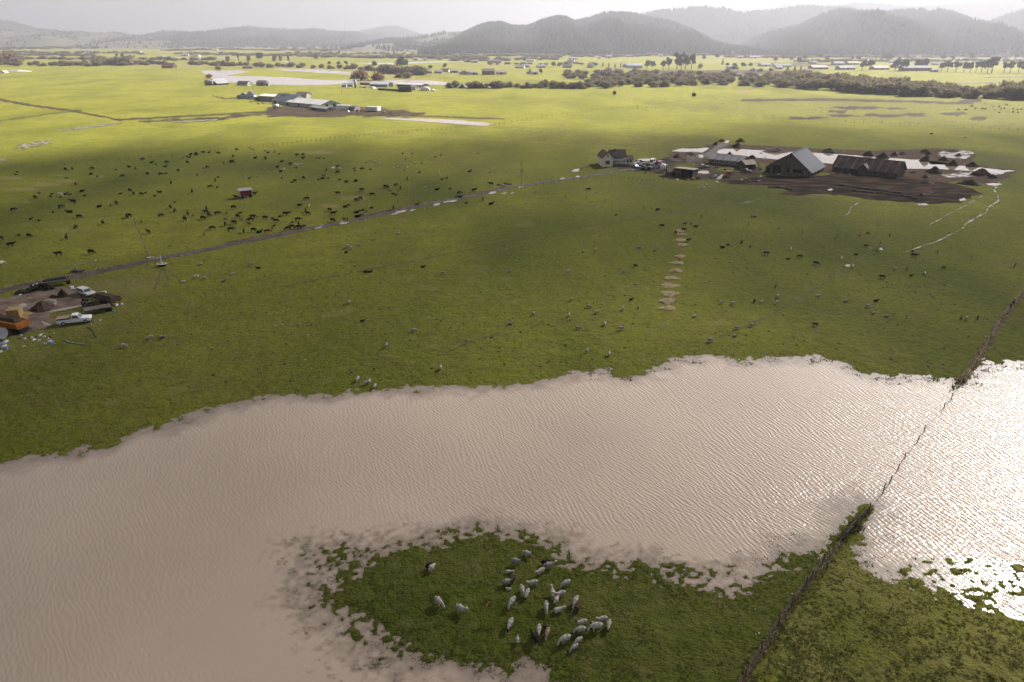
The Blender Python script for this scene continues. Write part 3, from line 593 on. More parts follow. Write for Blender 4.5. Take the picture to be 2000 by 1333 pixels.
for ri, (lab, D1, D0, crest, ntree, th) in enumerate(RIDGES):
    D1 = D1 * (1.0 if ri in (6, 7, 9) else 1.2)
    x, y = resample(crest, 6)
    vv = (y - 666.5) / FPX
    dz_ = D1 * (SP + vv * CP) / (CP - vv * SP)
    X1 = (x - 1000) / FPX * (D1 * CP + dz_ * SP)
    zc = CAM_H - dz_ - th * 0.6
    zc = np.maximum(zc, 2.0)
    nR_ = 16
    ts = np.concatenate([np.linspace(0, 1, nR_), 1 + np.linspace(0.25, 1.2, 4)])
    V3 = np.zeros((len(ts), len(x), 3))
    for j, t in enumerate(ts):
        if t <= 1:
            dd = D0 + (D1 - D0) * t
            spur = fbm(X1 / 170 + ri * 9, np.full_like(X1, t * 2.2 + ri), 3, 50 + ri)
            prof = t ** 0.85 + 0.55 * spur * math.sin(math.pi * t)
            zz_ = 0.2 + (zc - 0.2) * np.clip(prof, 0, 1.02)
        else:
            dd = D1 + (D1 - D0) * (t - 1); zz_ = zc * max(0.0, 1 - (t - 1) / 1.2)
        V3[j, :, 0] = X1 * (dd / D1) ** 0.5; V3[j, :, 1] = dd; V3[j, :, 2] = zz_
    n_, m_ = len(ts), len(x)
    idx = (np.arange(n_ - 1)[:, None] * m_ + np.arange(m_ - 1)[None, :]).ravel()
    hq = np.stack([idx, idx + 1, idx + m_ + 1, idx + m_], 1)
    me = np_mesh('hill', V3.reshape(-1, 3), hq)
    o = link('hill', me, M_HILL2 if ri in (1, 4) else M_HILL, smooth=True); tag(o, lab, kind='structure')
    # trees over the front and just past the crest
    rg = np.random.RandomState(100 + ri)
    a = rg.rand(ntree) * (n_ - 3 - 1e-3); 
    a = np.where(rg.rand(ntree) < 0.12, (nR_ - 1) - rg.rand(ntree) * 0.6, np.minimum(a, nR_ + 0.4))
    b = rg.rand(ntree) * (m_ - 1 - 1e-3)
    i0, j0 = a.astype(int), b.astype(int); fa, fb = (a - i0)[:, None], (b - j0)[:, None]
    pos = (V3[i0, j0] * (1 - fa) + V3[i0 + 1, j0] * fa) * (1 - fb) + (V3[i0, j0 + 1] * (1 - fa) + V3[i0 + 1, j0 + 1] * fa) * fb
    keep = np.ones(ntree, bool)
    if ri in (1, 4): keep = fbm(pos[:, 0] / 140, pos[:, 1] / 140, 2, 77) > -0.06
    pos = pos[keep]; k = len(pos)
    h = th * rg.uniform(0.75, 1.55, k); rad = h * rg.uniform(0.16, 0.27, k); ph = rg.rand(k) * 6.28
    NS = 5
    ring = np.zeros((k, NS + 2, 3))
    for s in range(NS):
        an = ph + s * 2 * math.pi / NS; rr = rad * rg.uniform(0.7, 1.25, k)
        ring[:, s, 0] = pos[:, 0] + np.cos(an) * rr; ring[:, s, 1] = pos[:, 1] + np.sin(an) * rr; ring[:, s, 2] = pos[:, 2] + h * rg.uniform(0.0, 0.22, k)
    ring[:, NS] = pos + np.stack([rg.randn(k) * 0.3, rg.randn(k) * 0.3, h], 1)
    ring[:, NS + 1] = pos - np.array([0, 0, 1.0])
    base = nfv + np.arange(k)[:, None] * (NS + 2)
    for s in range(NS):
        ff.append(np.concatenate([base + s, base + (s + 1) % NS, base + NS], 1))
    fv.append(ring.reshape(-1, 3)); nfv += k * (NS + 2)
f_me = np_mesh('forest', np.vstack(fv), np.vstack(ff))
forest = link('forest', f_me, M_WOOD); tag(forest, 'dense conifer forest covering the hills behind the valley', 'forest', kind='stuff')

# ---------------------------------------------------------------- unseen overhead cloud, its density shaped to shade the near pastures
c_x = np.linspace(-1500, 1900, 120); c_y = np.linspace(-1300, 760, 80)
CX, CY = np.meshgrid(c_x, c_y)
nz = fbm(CX / 150, CY / 150, 4, 90)
edge = np.clip(318 + 0.26 * (CX + 200), 305, 415) + 70 * nz
inner = 0.17 + 0.20 * sstep(90, 330, CY + 30 * nz) - 0.02 * sstep(0, 260, CX)
inner = inner * 0.92 + 0.17 * sstep(-60, 15, CX) * sstep(110, 45, CX) * sstep(68, 96, CY) * sstep(165, 128, CY) + 0.17 * sstep(18, 50, CX) * sstep(110, 60, CY) - 0.075 * sstep(0, -50, CX) * sstep(120, 55, CY)  # cloud thinned to brighten lake and fenced pasture, thickened to darken the left
T = 1 - (1 - inner) * sstep(70, -60, CY - edge)
fade = sstep(-1300, -1000, CY) * sstep(-1500, -1250, CX) * sstep(1900, 1600, CX)
T = 1 - (1 - T) * fade
alpha = 1 - np.sqrt(np.clip(T, 0.02, 1))
ALT = 620.0; off = ALT / math.tan(SUN_EL)
lay = []
for top in (0, 1):
    zz_ = ALT + (40 * fbm(CX / 90, CY / 90, 3, 95) - 20 if not top else 30 + 110 * alpha * (1 + fbm(CX / 120, CY / 120, 3, 97)))
    k = zz_ / math.tan(SUN_EL)
    lay.append(np.stack([(CX + math.sin(SUN_AZ) * k).ravel(), (CY + math.cos(SUN_AZ) * k).ravel(), zz_.ravel()], 1))
nn = CX.size; idx = (np.arange(79)[:, None] * 120 + np.arange(119)[None, :]).ravel()
q = np.stack([idx, idx + 120, idx + 121, idx + 1], 1); q2 = np.stack([idx, idx + 1, idx + 121, idx + 120], 1) + nn
qa = np.vstack([q, q2]); al2 = np.concatenate([alpha.ravel()] * 2); qa = qa[al2[qa].max(1) > 0.01]
c_me = np_mesh('cloud', np.vstack(lay), qa)
cd = np.zeros((2 * nn, 4), np.float32); cd[:, 0] = np.concatenate([alpha.ravel()] * 2); cd[:, 3] = 1
at = c_me.attributes.new('dens', 'FLOAT_COLOR', 'POINT'); at.data.foreach_set('color', cd.ravel())
cm = bpy.data.materials.new('thin_cloud'); cm.use_nodes = True; nt = cm.node_tree; nt.nodes.clear()
out = nd(nt, 'ShaderNodeOutputMaterial'); tr = nd(nt, 'ShaderNodeBsdfTransparent'); tl = nd(nt, 'ShaderNodeBsdfTranslucent'); tl.inputs['Color'].default_value = (0.12, 0.12, 0.125, 1)
da = nd(nt, 'ShaderNodeAttribute', attribute_name='dens'); mx = nd(nt, 'ShaderNodeMixShader'); sc_ = nd(nt, 'ShaderNodeSeparateColor')
nt.links.new(da.outputs['Color'], sc_.inputs[0]); nt.links.new(sc_.outputs[0], mx.inputs[0]); nt.links.new(tr.outputs[0], mx.inputs[1]); nt.links.new(tl.outputs[0], mx.inputs[2]); nt.links.new(mx.outputs[0], out.inputs['Surface'])
cloud = link('cloud', c_me, cm, smooth=True); tag(cloud, 'thin grey cloud out of view overhead, shaped to shade the near fields', 'cloud', kind='stuff')

# ---------------------------------------------------------------- haze
hm = bpy.data.materials.new('valley_haze'); hm.use_nodes = True; nt = hm.node_tree; nt.nodes.clear()
out = nd(nt, 'ShaderNodeOutputMaterial'); pv = nd(nt, 'ShaderNodeVolumePrincipled')
pv.inputs['Color'].default_value = (0.465, 0.467, 0.525, 1); pv.inputs['Density'].default_value = HAZE_D if 'HAZE_D' in globals() else 0.0002
pv.inputs['Anisotropy'].default_value = 0.36; pv.inputs['Density Attribute'].default_value = ''
nt.links.new(pv.outputs[0], out.inputs['Volume'])
b = MB().box(-9000, 9000, -1500, 9500, -2.4, 430)
haze = b.build('haze', hm); tag(haze, 'pale even haze filling the valley air', 'haze', kind='stuff')
# ---------------------------------------------------------------- labels that single things out
ORD = ['first', 'second', 'third', 'fourth', 'fifth', 'sixth', 'seventh', 'eighth', 'ninth', 'tenth', 'eleventh', 'twelfth', 'thirteenth', 'fourteenth', 'fifteenth', 'sixteenth', 'seventeenth', 'eighteenth', 'nineteenth', 'twentieth',
       'twenty-first', 'twenty-second', 'twenty-third', 'twenty-fourth', 'twenty-fifth', 'twenty-sixth', 'twenty-seventh', 'twenty-eighth', 'twenty-ninth', 'thirtieth', 'thirty-first', 'thirty-second', 'thirty-third', 'thirty-fourth', 'thirty-fifth', 'thirty-sixth']
def ordinal_labels(items, marks, unit=None):
    """items: (object, description, location); marks: (phrase, location). Each thing is counted outward from the landmark it lies by."""
    cells = {}
    for o, d, p in items:
        k = min(range(len(marks)), key=lambda i: (marks[i][1] - p).length)
        cells.setdefault((k, d), []).append(((marks[k][1] - p).length, o))
    for (k, d), v in cells.items():
        v.sort(key=lambda t: t[0])
        for i, (_, o) in enumerate(v):
            o['label'] = f"{d}, {ORD[i]} from {marks[k][0]}" if len(v) > 1 else f"{d} beside {marks[k][0]}"

# ---------------------------------------------------------------- shrubs and trees
def tri_soup(tris):
    tris = np.asarray(tris, np.float32).reshape(-1, 3, 3)
    return tris.reshape(-1, 3), np.arange(len(tris) * 3).reshape(-1, 3)
def lobes_points(rg, lobes, n, shell=0.55):
    """points spread through the volume of several ellipsoids, denser to the outside"""
    w = np.array([l[3] * l[4] * l[5] for l in lobes]) ** 0.67; w /= w.sum()
    k = rg.choice(len(lobes), n, p=w); L = np.array(lobes)[k]
    d = rg.randn(n, 3); d /= np.linalg.norm(d, axis=1)[:, None]
    r = shell + (1 - shell) * rg.rand(n) ** 0.6
    r *= 1 + 0.12 * rg.randn(n)
    return L[:, :3] + d * L[:, 3:] * r[:, None], d
def leaf_tris(rg, pts, dirs, size, up=0.3, aspect=0.5, spread=0.8):
    """one leaf clump per point: a bent pair of triangles"""
    n = len(pts); a = dirs + spread * rg.randn(n, 3); a[:, 2] += up; a /= np.linalg.norm(a, axis=1)[:, None]
    b = np.cross(a, rg.randn(n, 3)); b /= np.linalg.norm(b, axis=1)[:, None]
    s = (size * rg.uniform(0.6, 1.4, n))[:, None]
    p0 = pts - a * s * 0.5; p1 = pts + a * s * 0.6; q0 = pts + b * s * aspect; q1 = pts - b * s * aspect + dirs * s * 0.15
    return np.concatenate([np.stack([p0, q0, p1], 1), np.stack([p0, p1, q1], 1)])
def core(rg, lobes, k=0.62, seg=7, ring=4):
    """a dark uneven body inside a crown so that the sky shows only at its edge"""
    out = []
    for cx, cy, cz, rx, ry, rz in lobes:
        P_ = np.zeros((ring + 1, seg, 3))
        for i in range(ring + 1):
            th = math.pi * i / ring
            for j in range(seg):
                f = 2 * math.pi * j / seg; m = k * rg.uniform(0.8, 1.15)
                P_[i, j] = (cx + rx * m * math.sin(th) * math.cos(f), cy + ry * m * math.sin(th) * math.sin(f), cz + rz * m * math.cos(th))
        for i in range(ring):
            for j in range(seg):
                a, b, c, d = P_[i, j], P_[i, (j + 1) % seg], P_[i + 1, (j + 1) % seg], P_[i + 1, j]
                out += [[a, d, c], [a, c, b]]
    return np.array(out)
def soup_mesh(name, parts): 
    v, f = tri_soup(np.concatenate(parts)); return np_mesh(name, v, f)
def tube_mesh(name, segs, n=5):
    b = MB()
    for p, q, r0, r1 in segs: b.tube(p, q, r0, r1, n, False)
    me = bpy.data.meshes.new(name); me.from_pydata(b.v, [], b.f); me.update(); return me

M_BARE = [mat('bare_willow_twigs', (0.195, 0.162, 0.095), 0.95, (0.110, 0.090, 0.054), 0.5, transl=0.4), mat('olive_willow_twigs', (0.180, 0.155, 0.080), 0.95, (0.095, 0.084, 0.045), 0.5, transl=0.4),
          mat('russet_willow_twigs', (0.27, 0.165, 0.085), 0.95, (0.15, 0.095, 0.055), 0.5, transl=0.4)]
M_DARK = mat('dark_evergreen', (0.058, 0.066, 0.032), 0.95, (0.028, 0.034, 0.016), 0.4, transl=0.35)
M_EUC = mat('grey_green_gum', (0.085, 0.088, 0.050), 0.95, (0.035, 0.038, 0.022), 0.3, transl=0.35)
M_HEDGE = mat('clipped_hedge_green', (0.038, 0.050, 0.018), 0.95, (0.015, 0.020, 0.008), 1.0)
M_BARK = mat('bark', (0.10, 0.08, 0.06), 0.95, (0.05, 0.04, 0.03), 2.0)
def shrub_proto(seed, m, n=420):
    """unit-height willow: a fan of stems under a twiggy domed crown"""
    rg = np.random.RandomState(seed); lobes = []
    for i in range(5):
        a = rg.rand() * 6.28; r = 0.30 * rg.rand(); lobes.append((r * math.cos(a), r * math.sin(a), rg.uniform(0.20, 0.56), rg.uniform(0.26, 0.38), rg.uniform(0.26, 0.38), rg.uniform(0.30, 0.42)))
    pts, d = lobes_points(rg, lobes, n, 0.6)
    pts[:, 2] = np.maximum(pts[:, 2], 0.04)
    me = soup_mesh('crown', [core(rg, lobes, 0.72), leaf_tris(rg, pts, d, 0.17, 0.9, 0.20, 0.35)])
    st = tube_mesh('stem', [((0, 0, -0.03), (0.25 * math.cos(a), 0.25 * math.sin(a), 0.5), 0.018, 0.008) for a in np.linspace(0, 5.5, 5)], 4)
    return me, st, m
SHRUBS = [shrub_proto(11 + i, M_BARE[i % 3]) for i in range(6)]
for cme, st, m in SHRUBS: cme.materials.append(m); st.materials.append(M_BARK)
def plant(name, protos, k, pos, h, w, rz, label, cat, group):
    o = empty(name, pos, rz, label, cat, group); o.scale = (w, w, h)
    cme, st, m = protos[k]
    for nm, me in (('crown', cme), ('stem' if cat == 'shrub' else 'trunk', st)):
        c = bpy.data.objects.new(nm, me); COL.objects.link(c); c.parent = o
    return o
rnd = random.Random(5)
def shrub(px_, py_, h, label, group, kinds=(0, 1, 3, 4), wf=1.0):
    p = G(px_, py_); 
    return plant('willow_shrub', SHRUBS, rnd.choice(kinds), p, h * rnd.uniform(0.85, 1.15), h * rnd.uniform(1.5, 2.2) * wf, rnd.uniform(0, 6.28), label, 'shrub', group)
def fill_poly(pts, n, seed):
    r = np.random.RandomState(seed); xs = [p[0] for p in pts]; ys = [p[1] for p in pts]; out = []
    best = None
    while len(out) < n:
        # spread the points: of a few tries take the one that stands clearest
        c = [(r.uniform(min(xs), max(xs)), r.uniform(min(ys), max(ys))) for _ in range(12)]
        c = [q for q in c if inside(np.array([q[0]]), np.array([q[1]]), pts)[0]]
        if not c: continue
        out.append(max(c, key=lambda q: min([((q[0] - o[0]) / 8) ** 2 + ((q[1] - o[1]) / 2.0) ** 2 for o in out] or [1])))
    return out
# the long creek thicket
for x, y in fill_poly([(1095, 151), (1110, 144), (1180, 141), (1260, 143), (1300, 147), (1420, 149), (1500, 152), (1560, 153), (1700, 168), (1850, 181), (1880, 191), (1750, 188), (1600, 177), (1540, 172), (1400, 168), (1250, 172), (1150, 173), (1130, 167), (1180, 162), (1120, 157)], 165, 1):
    shrub(x, y, 7.5 + 4.5 * float(sstep(1450, 1600, x)) - 1.5 * float(sstep(1700, 1850, x)), 'bare brown willow shrub growing in the long creek thicket', 'shrubs of the long creek thicket', (0, 1, 3, 4), 1.1)
for i in range(24):
    x = 880 + i * 11.6 + rnd.uniform(-3, 3); shrub(x, 172 + rnd.uniform(-1, 2), rnd.uniform(4.5, 8), 'low brown willow shrub in the single row along the creek field', 'shrubs in the row along the creek')
for x, y in fill_poly([(1870, 184), (1930, 183), (2000, 184), (2090, 186), (2090, 198), (1960, 195), (1870, 191)], 26, 2):
    shrub(x, y, 9 + 4 * float(sstep(1920, 1990, x)), 'tall tangled willow shrub at the thicket end beside the creek glint', 'shrubs at the end of the thicket')
# left thickets and far hedges
HEDGE_T = []
def rowof(pts, n, h, label, group, kinds=(0, 1, 3, 4), jit=1.0, wf=1.1, mass=False):
    g = [p for p in pts]; 
    if mass: n = int(n * 1.8)
    for i in range(n):
        t = (i + rnd.uniform(-0.3, 0.3) + 0.5) / n * (len(g) - 1); k = min(int(max(t, 0)), len(g) - 2); f = t - k
        X_, Y_, h_ = g[k][0] + (g[k + 1][0] - g[k][0]) * f, g[k][1] + (g[k + 1][1] - g[k][1]) * f + rnd.uniform(-jit, jit), h * rnd.uniform(0.7, 1.2)
        if not mass: shrub(X_, Y_, h_, label, group, kinds, wf); continue
        cme = SHRUBS[rnd.choice(kinds)][0]; cc = np.zeros(len(cme.vertices) * 3, np.float32); cme.vertices.foreach_get('co', cc); cc = cc.reshape(-1, 3)[::1]
        a_ = rnd.uniform(0, 6.28); w_ = h_ * rnd.uniform(2.0, 3.2) * wf; h_ *= 0.85; p_ = G(X_, Y_)
        HEDGE_T.append(np.stack([p_.x + w_ * (cc[:, 0] * math.cos(a_) - cc[:, 1] * math.sin(a_)), p_.y + w_ * (cc[:, 0] * math.sin(a_) + cc[:, 1] * math.cos(a_)), p_.z + h_ * cc[:, 2]], 1))
rowof([(-30, 128), (100, 129.5), (180, 129), (260, 128), (325, 126)], 34, 9, 'brown willow shrub in the hedge beyond the white tarp heap', 'shrubs of the hedge beyond the tarp heap', jit=1.5)
rowof([(185, 128), (250, 127)], 8, 15, 'tall dense willow shrub bulging above the far hedge', 'tall shrubs above the far hedge')
rowof([(-10, 126), (30, 126)], 4, 22, 'tall russet bare tree-like willow at the picture edge', 'tall willows at the picture edge', kinds=(2, 5))
rowof([(370, 127), (430, 128), (520, 131), (600, 133), (700, 137), (760, 142), (800, 144)], 36, 8.5, 'brown willow shrub in the hedge beyond the flood pond', 'shrubs of the hedge beyond the flood pond', jit=1.5)
rowof([(745, 143), (790, 146), (825, 146)], 9, 12, 'large rounded willow shrub below the big round tree', 'large shrubs below the round tree')
for x, y, h, k, lb in [(706, 157, 13, 2, 'round russet willow bush standing alone by the flood water'), (738, 157, 11, 5, 'smaller russet willow bush by the flood water, close to the grey sheds'), (692, 154, 6, 1, 'low brown bush beside the russet willow'), (796, 153, 9, 0, 'wide low olive bush below the thicket'), (780, 152, 7, 1, 'low olive bush close against the wide one'), (427, 137, 6, 2, 'small bare bush on the flood pond bank'), (408, 153, 6, 2, 'small tan bush beside the far white barn')]:
    shrub(x, y, h, lb, None, (k,))
rowof([(30, 108), (110, 109), (190, 110)], 12, 9, 'far dark hedge shrub below the low wooded hill', 'shrubs of the far dark hedge', kinds=(1, 4), mass=True)
rowof([(340, 107), (430, 108), (520, 109), (640, 112), (740, 114)], 24, 10, 'far brown hedge shrub among the distant fields', 'shrubs of the distant field hedges', mass=True)
rowof([(740, 113), (860, 115), (950, 117)], 12, 12, 'far hedge tree along the valley fields', 'trees along the valley fields', mass=True)
rowof([(180, 92), (330, 93), (520, 94), (700, 95)], 16, 12, '', None, mass=True)
rowof([(0, 104), (150, 105), (280, 106)], 12, 9, '', None, mass=True)
rowof([(560, 106), (700, 107), (860, 106)], 12, 9, '', None, mass=True)
rowof([(950, 126), (1060, 127), (1160, 125)], 8, 5, '', None, mass=True)
rowof([(1400, 112), (1560, 114), (1700, 113), (1850, 112), (2030, 112)], 30, 9, '', None, mass=True)
rowof([(1560, 122), (1700, 121), (1850, 120), (2030, 122)], 20, 8, '', None, mass=True)
rowof([(1120, 112), (1240, 111), (1400, 108), (1500, 106)], 18, 10, 'pale far shrub at the foot of the forested hill', 'shrubs at the hill foot', mass=True)
rowof([(10, 116), (120, 117), (230, 117), (330, 118), (420, 119)], 22, 8, 'brown shrub in the hedge between the far pastures', 'shrubs between the far pastures', wf=1.8)
rowof([(330, 99), (430, 98), (560, 99), (690, 100)], 16, 10, 'dim far hedge shrub near the valley head', 'dim hedge shrubs near the valley head', kinds=(1, 4), wf=2.2, mass=True)
rowof([(880, 108), (1000, 110), (1090, 112)], 10, 10, 'hazy hedge shrub in front of the double-humped hill', 'hazy hedge shrubs below the hill', wf=2.0, mass=True)
rowof([(850, 118), (980, 119), (1090, 116)], 12, 8, 'brown hedge shrub among the far white farms', 'hedge shrubs among the white farms', wf=1.8)
rowof([(0, 97), (100, 96), (190, 95)], 10, 14, 'dim far wood-edge shrub below the low hill', 'wood-edge shrubs below the low hill', mass=True)

hv = np.vstack(HEDGE_T); h_me = np_mesh('far_hedgerows', hv, np.arange(len(hv)).reshape(-1, 3)); tag(link('far_hedgerows', h_me, M_BARE[1]), 'dim far hedgerows dividing the valley fields below the hills', 'hedgerow', kind='stuff')
def tree_proto(seed, kind, m):
    """unit-height trees: round, gum, cypress (windswept on a clear trunk), conifer"""
    rg = np.random.RandomState(seed); segs = []; lobes = []
    if kind == 'conifer':
        tris = []
        for i in range(16):
            z = 0.10 + 0.86 * i / 15; r = 0.24 * (1 - z) ** 0.75 + 0.02
            for j in range(12):
                a = rg.rand() * 6.28; rr = r * rg.uniform(0.65, 1.2); w = 0.30 + 0.25 * rg.rand()
                tip = (rr * math.cos(a), rr * math.sin(a), z - 0.05 * rg.rand()); top = (0, 0, z + 0.05)
                tris += [[top, (rr * 0.7 * math.cos(a - w), rr * 0.7 * math.sin(a - w), z), tip], [top, tip, (rr * 0.7 * math.cos(a + w), rr * 0.7 * math.sin(a + w), z)]]
        me = soup_mesh('crown', [np.array(tris)]); segs = [((0, 0, -0.02), (0, 0, 0.9), 0.022, 0.004)]
    else:
        if kind == 'round': n, zl, zh, rr, rad = 8, 0.40, 0.74, 0.24, (0.20, 0.28)
        elif kind == 'gum': n, zl, zh, rr, rad = 9, 0.42, 0.86, 0.20, (0.12, 0.17)
        else: n, zl, zh, rr, rad = 9, 0.42, 0.86, 0.24, (0.13, 0.20)
        for i in range(n):
            a = rg.rand() * 6.28; r = rr * math.sqrt(rg.rand()); z = rg.uniform(zl, zh); k = rg.uniform(*rad)
            lobes.append((r * math.cos(a) + (0.08 if kind == 'cypress' else 0), r * math.sin(a), z, k, k, k * (0.8 if kind != 'cypress' else 0.68)))
        pts, d = lobes_points(rg, lobes, 620, 0.55)
        me = soup_mesh('crown', [core(rg, lobes, 0.58), leaf_tris(rg, pts, d, 0.085, 0.25, 0.5)])
        top = (0.02, 0, zl); segs = [((0, 0, -0.02), top, 0.035, 0.022)] + [(top, (l[0], l[1], l[2]), 0.018, 0.006) for l in lobes[:6]]
    return me, tube_mesh('trunk', segs, 5), m
TREES = {'round': [tree_proto(30 + i, 'round', M_DARK) for i in range(3)], 'gum': [tree_proto(40 + i, 'gum', M_EUC) for i in range(3)], 'cypress': [tree_proto(50 + i, 'cypress', M_DARK) for i in range(3)], 'conifer': [tree_proto(60 + i, 'conifer', M_DARK) for i in range(3)], 'bare': SHRUBS}
for kk in ('round', 'gum', 'cypress', 'conifer'):
    for cme, st, m in TREES[kk]: cme.materials.append(m); st.materials.append(M_BARK)
TREE_NAME = {'round': 'evergreen_tree', 'gum': 'gum_tree', 'cypress': 'cypress_tree', 'conifer': 'conifer_tree', 'bare': 'bare_tree'}
def tree(px_, py_, h, kind, label, group=None, wf=1.0):
    return plant(TREE_NAME[kind], TREES[kind], rnd.randrange(3), G(px_, py_), h, h * wf * rnd.uniform(0.9, 1.1), rnd.uniform(0, 6.28), label, 'tree', group)
for x, y, h, k, wf, lb in [(784, 134, 20, 'round', 1.35, 'big round dark evergreen rising above the thicket'), (732, 132, 12, 'round', 1.0, 'small dark tree on the thicket skyline'), (677, 128, 9, 'round', 1.2, 'small dark domed tree beyond the flood strip'), (661, 128, 8, 'round', 1.2, 'dark domed tree, lower one of a skyline pair'),
        (643, 127, 7, 'round', 1.3, 'low dark tree beyond the flood strip'), (593, 128, 5, 'round', 1.6, 'low round dark bush on the far field edge'), (508, 120, 20, 'round', 0.9, 'tall dark tree standing in flood water'), (486, 121, 16, 'bare', 0.7, 'bare tree beside the tall dark tree'),
        (445, 122, 14, 'bare', 0.8, 'bare upright tree among far hedges'), (466, 120, 22, 'bare', 0.2, 'thin bare pole-like tree in the flood'), (537, 120, 17, 'bare', 0.7, 'first bare trunk tree in the flooded pasture'), (548, 120, 17, 'bare', 0.55, 'second bare trunk tree in the flooded pasture'), (563, 119, 14, 'bare', 0.5, 'third bare trunk tree in the flooded pasture'),
        (618, 116, 18, 'bare', 0.7, 'tall bare tree behind the far fields'), (663, 107, 12, 'round', 0.9, 'far round tree above the hedges'), (635, 96, 16, 'round', 0.8, 'far dark tree against the blue ridge'), (229, 112, 10, 'round', 1.0, 'dark round tree beyond the hedge, close to the barn'), (240, 113, 12, 'round', 0.9, 'taller dark tree beyond the hedge'), (255, 113, 8, 'round', 1.1, 'low dark tree beyond the hedge'), (262, 113, 6, 'round', 1.2, 'lowest dark tree of the hedge-side group'),
        (868, 134, 9, 'round', 1.0, 'dark tree behind the white sheds'), (841, 137, 8, 'round', 1.1, 'small dark tree beside the far cottage'), (1035, 143, 8, 'conifer', 1.2, 'small conifer behind the little white house'), (1057, 146, 9, 'round', 1.0, 'dark leafy tree closing the far hedge'),
        (1081, 132, 10, 'round', 1.2, 'dark tree at the lane end by the far cottages'), (1092, 132, 9, 'round', 1.1, 'second dark tree beside the far cottages'), (1105, 130, 9, 'round', 1.2, 'broad dark tree over the low white cottage'), (1163, 131, 8, 'round', 1.2, 'garden tree behind the white gabled house'), (1177, 131, 8, 'conifer', 1.4, 'first dark garden conifer in a row'), (1189, 131, 8, 'conifer', 1.4, 'second dark garden conifer in a row'), (1201, 132, 7, 'conifer', 1.4, 'third dark garden conifer in a row'), (1212, 132, 8, 'conifer', 1.3, 'last dark garden conifer before the blue-grey shed'),
        (1264, 134, 15, 'round', 1.1, 'dark broad tree beside the gum clump'), (1275, 135, 14, 'round', 0.9, 'lower dark tree against the gum clump'), (1295, 136, 14, 'gum', 1.2, 'low gum tree at the clump edge'), (1306, 136, 19, 'gum', 1.0, 'tall gum tree in the clump edge'), (1322, 136.5, 27, 'gum', 0.9, 'tallest gum tree of the clump'), (1338, 136.5, 26, 'gum', 0.85, 'second tallest gum tree of the clump'), (1350, 136, 25, 'gum', 0.75, 'slender tall gum tree closing the clump'), (1330, 136.8, 18, 'gum', 1.2, 'low broad gum tree filling the clump'),
        (1367, 134, 9, 'bare', 1.2, 'bare shrubby tree beside the gum clump'), (1411, 127, 12, 'conifer', 1.3, 'pointed conifer beyond the ploughed strip'), (1435, 132, 8, 'round', 1.5, 'dark tree behind the arched shed'), (1452, 132, 9, 'round', 1.5, 'second dark tree behind the arched shed'), (1465, 131, 8, 'round', 1.4, 'third dark tree behind the arched shed'), (1420, 130, 7, 'round', 1.4, 'low dark tree before the arched shed'),
        (1536, 149, 13, 'conifer', 1.6, 'dark spreading conifer standing at the field corner'), (1550, 150, 14, 'conifer', 1.7, 'broad dark conifer at the field corner'), (1562, 149, 13, 'conifer', 1.5, 'third dark conifer at the field corner'), (1505, 142, 7, 'round', 1.2, 'low dark bush tree by the white tents'), (1475, 154, 7, 'round', 1.2, 'dark bush tree beside the white cottage'), (1765, 168, 11, 'bare', 0.8, 'thin bare tree rising above the thicket')]:
    tree(x, y, h, k, lb, None, wf)
i = 0
for x, y, h, wf in [(1683, 138, 17, 1.0), (1697, 138, 18, 1.0), (1748, 139, 19, 0.9), (1762, 139, 20, 0.9), (1790, 137, 19, 1.0), (1802, 137, 20, 0.9), (1838, 141, 15, 1.1), (1850, 141, 18, 1.0), (1866, 141, 17, 1.1), (1882, 142, 17, 0.8), (1894, 142, 17, 0.8), (1905, 142, 16, 0.8), (1916, 142.5, 17, 0.8), (1928, 143, 22, 0.9), (1936, 143, 23, 1.0), (1960, 143, 17, 0.9), (1972, 143, 16, 0.9), (1988, 143, 17, 0.9), (2003, 144, 18, 0.9), (2030, 144, 18, 0.9)]:
    o = tree(x, y, h, 'cypress', f'windswept dark cypress in the row along the far field, {ORD[i]} from the long low barn', 'cypress trees along the far field', wf); i += 1
rr = random.Random(9)
town = [(1530, 118), (1545, 120), (1572, 118), (1600, 116), (1635, 112), (1642, 113), (1665, 118), (1676, 119), (1728, 118), (1735, 119), (1722, 118), (1770, 116), (1800, 114), (1812, 113), (1830, 110), (1842, 118), (1880, 112), (1900, 117), (1895, 116), (1930, 113), (1950, 112), (1985, 116), (1400, 116), (1375, 118), (1450, 113), (1480, 108), (1505, 110), (1515, 121), (1560, 124), (1585, 126), (1615, 122), (1690, 124), (1710, 122), (1755, 124), (1780, 120), (1860, 121), (1990, 108), (2020, 112)]
for j, (x, y) in enumerate(town):
    big = (x, y) in ((1728, 118), (1735, 119), (1722, 118), (1895, 116), (1842, 118))
    tree(x, y, rr.uniform(9, 15) * (1.6 if big else 1), rr.choice(['round', 'round', 'gum', 'conifer']), 'hazy tree standing among the roofs of the far town', 'trees among the town roofs', rr.uniform(0.8, 1.2))

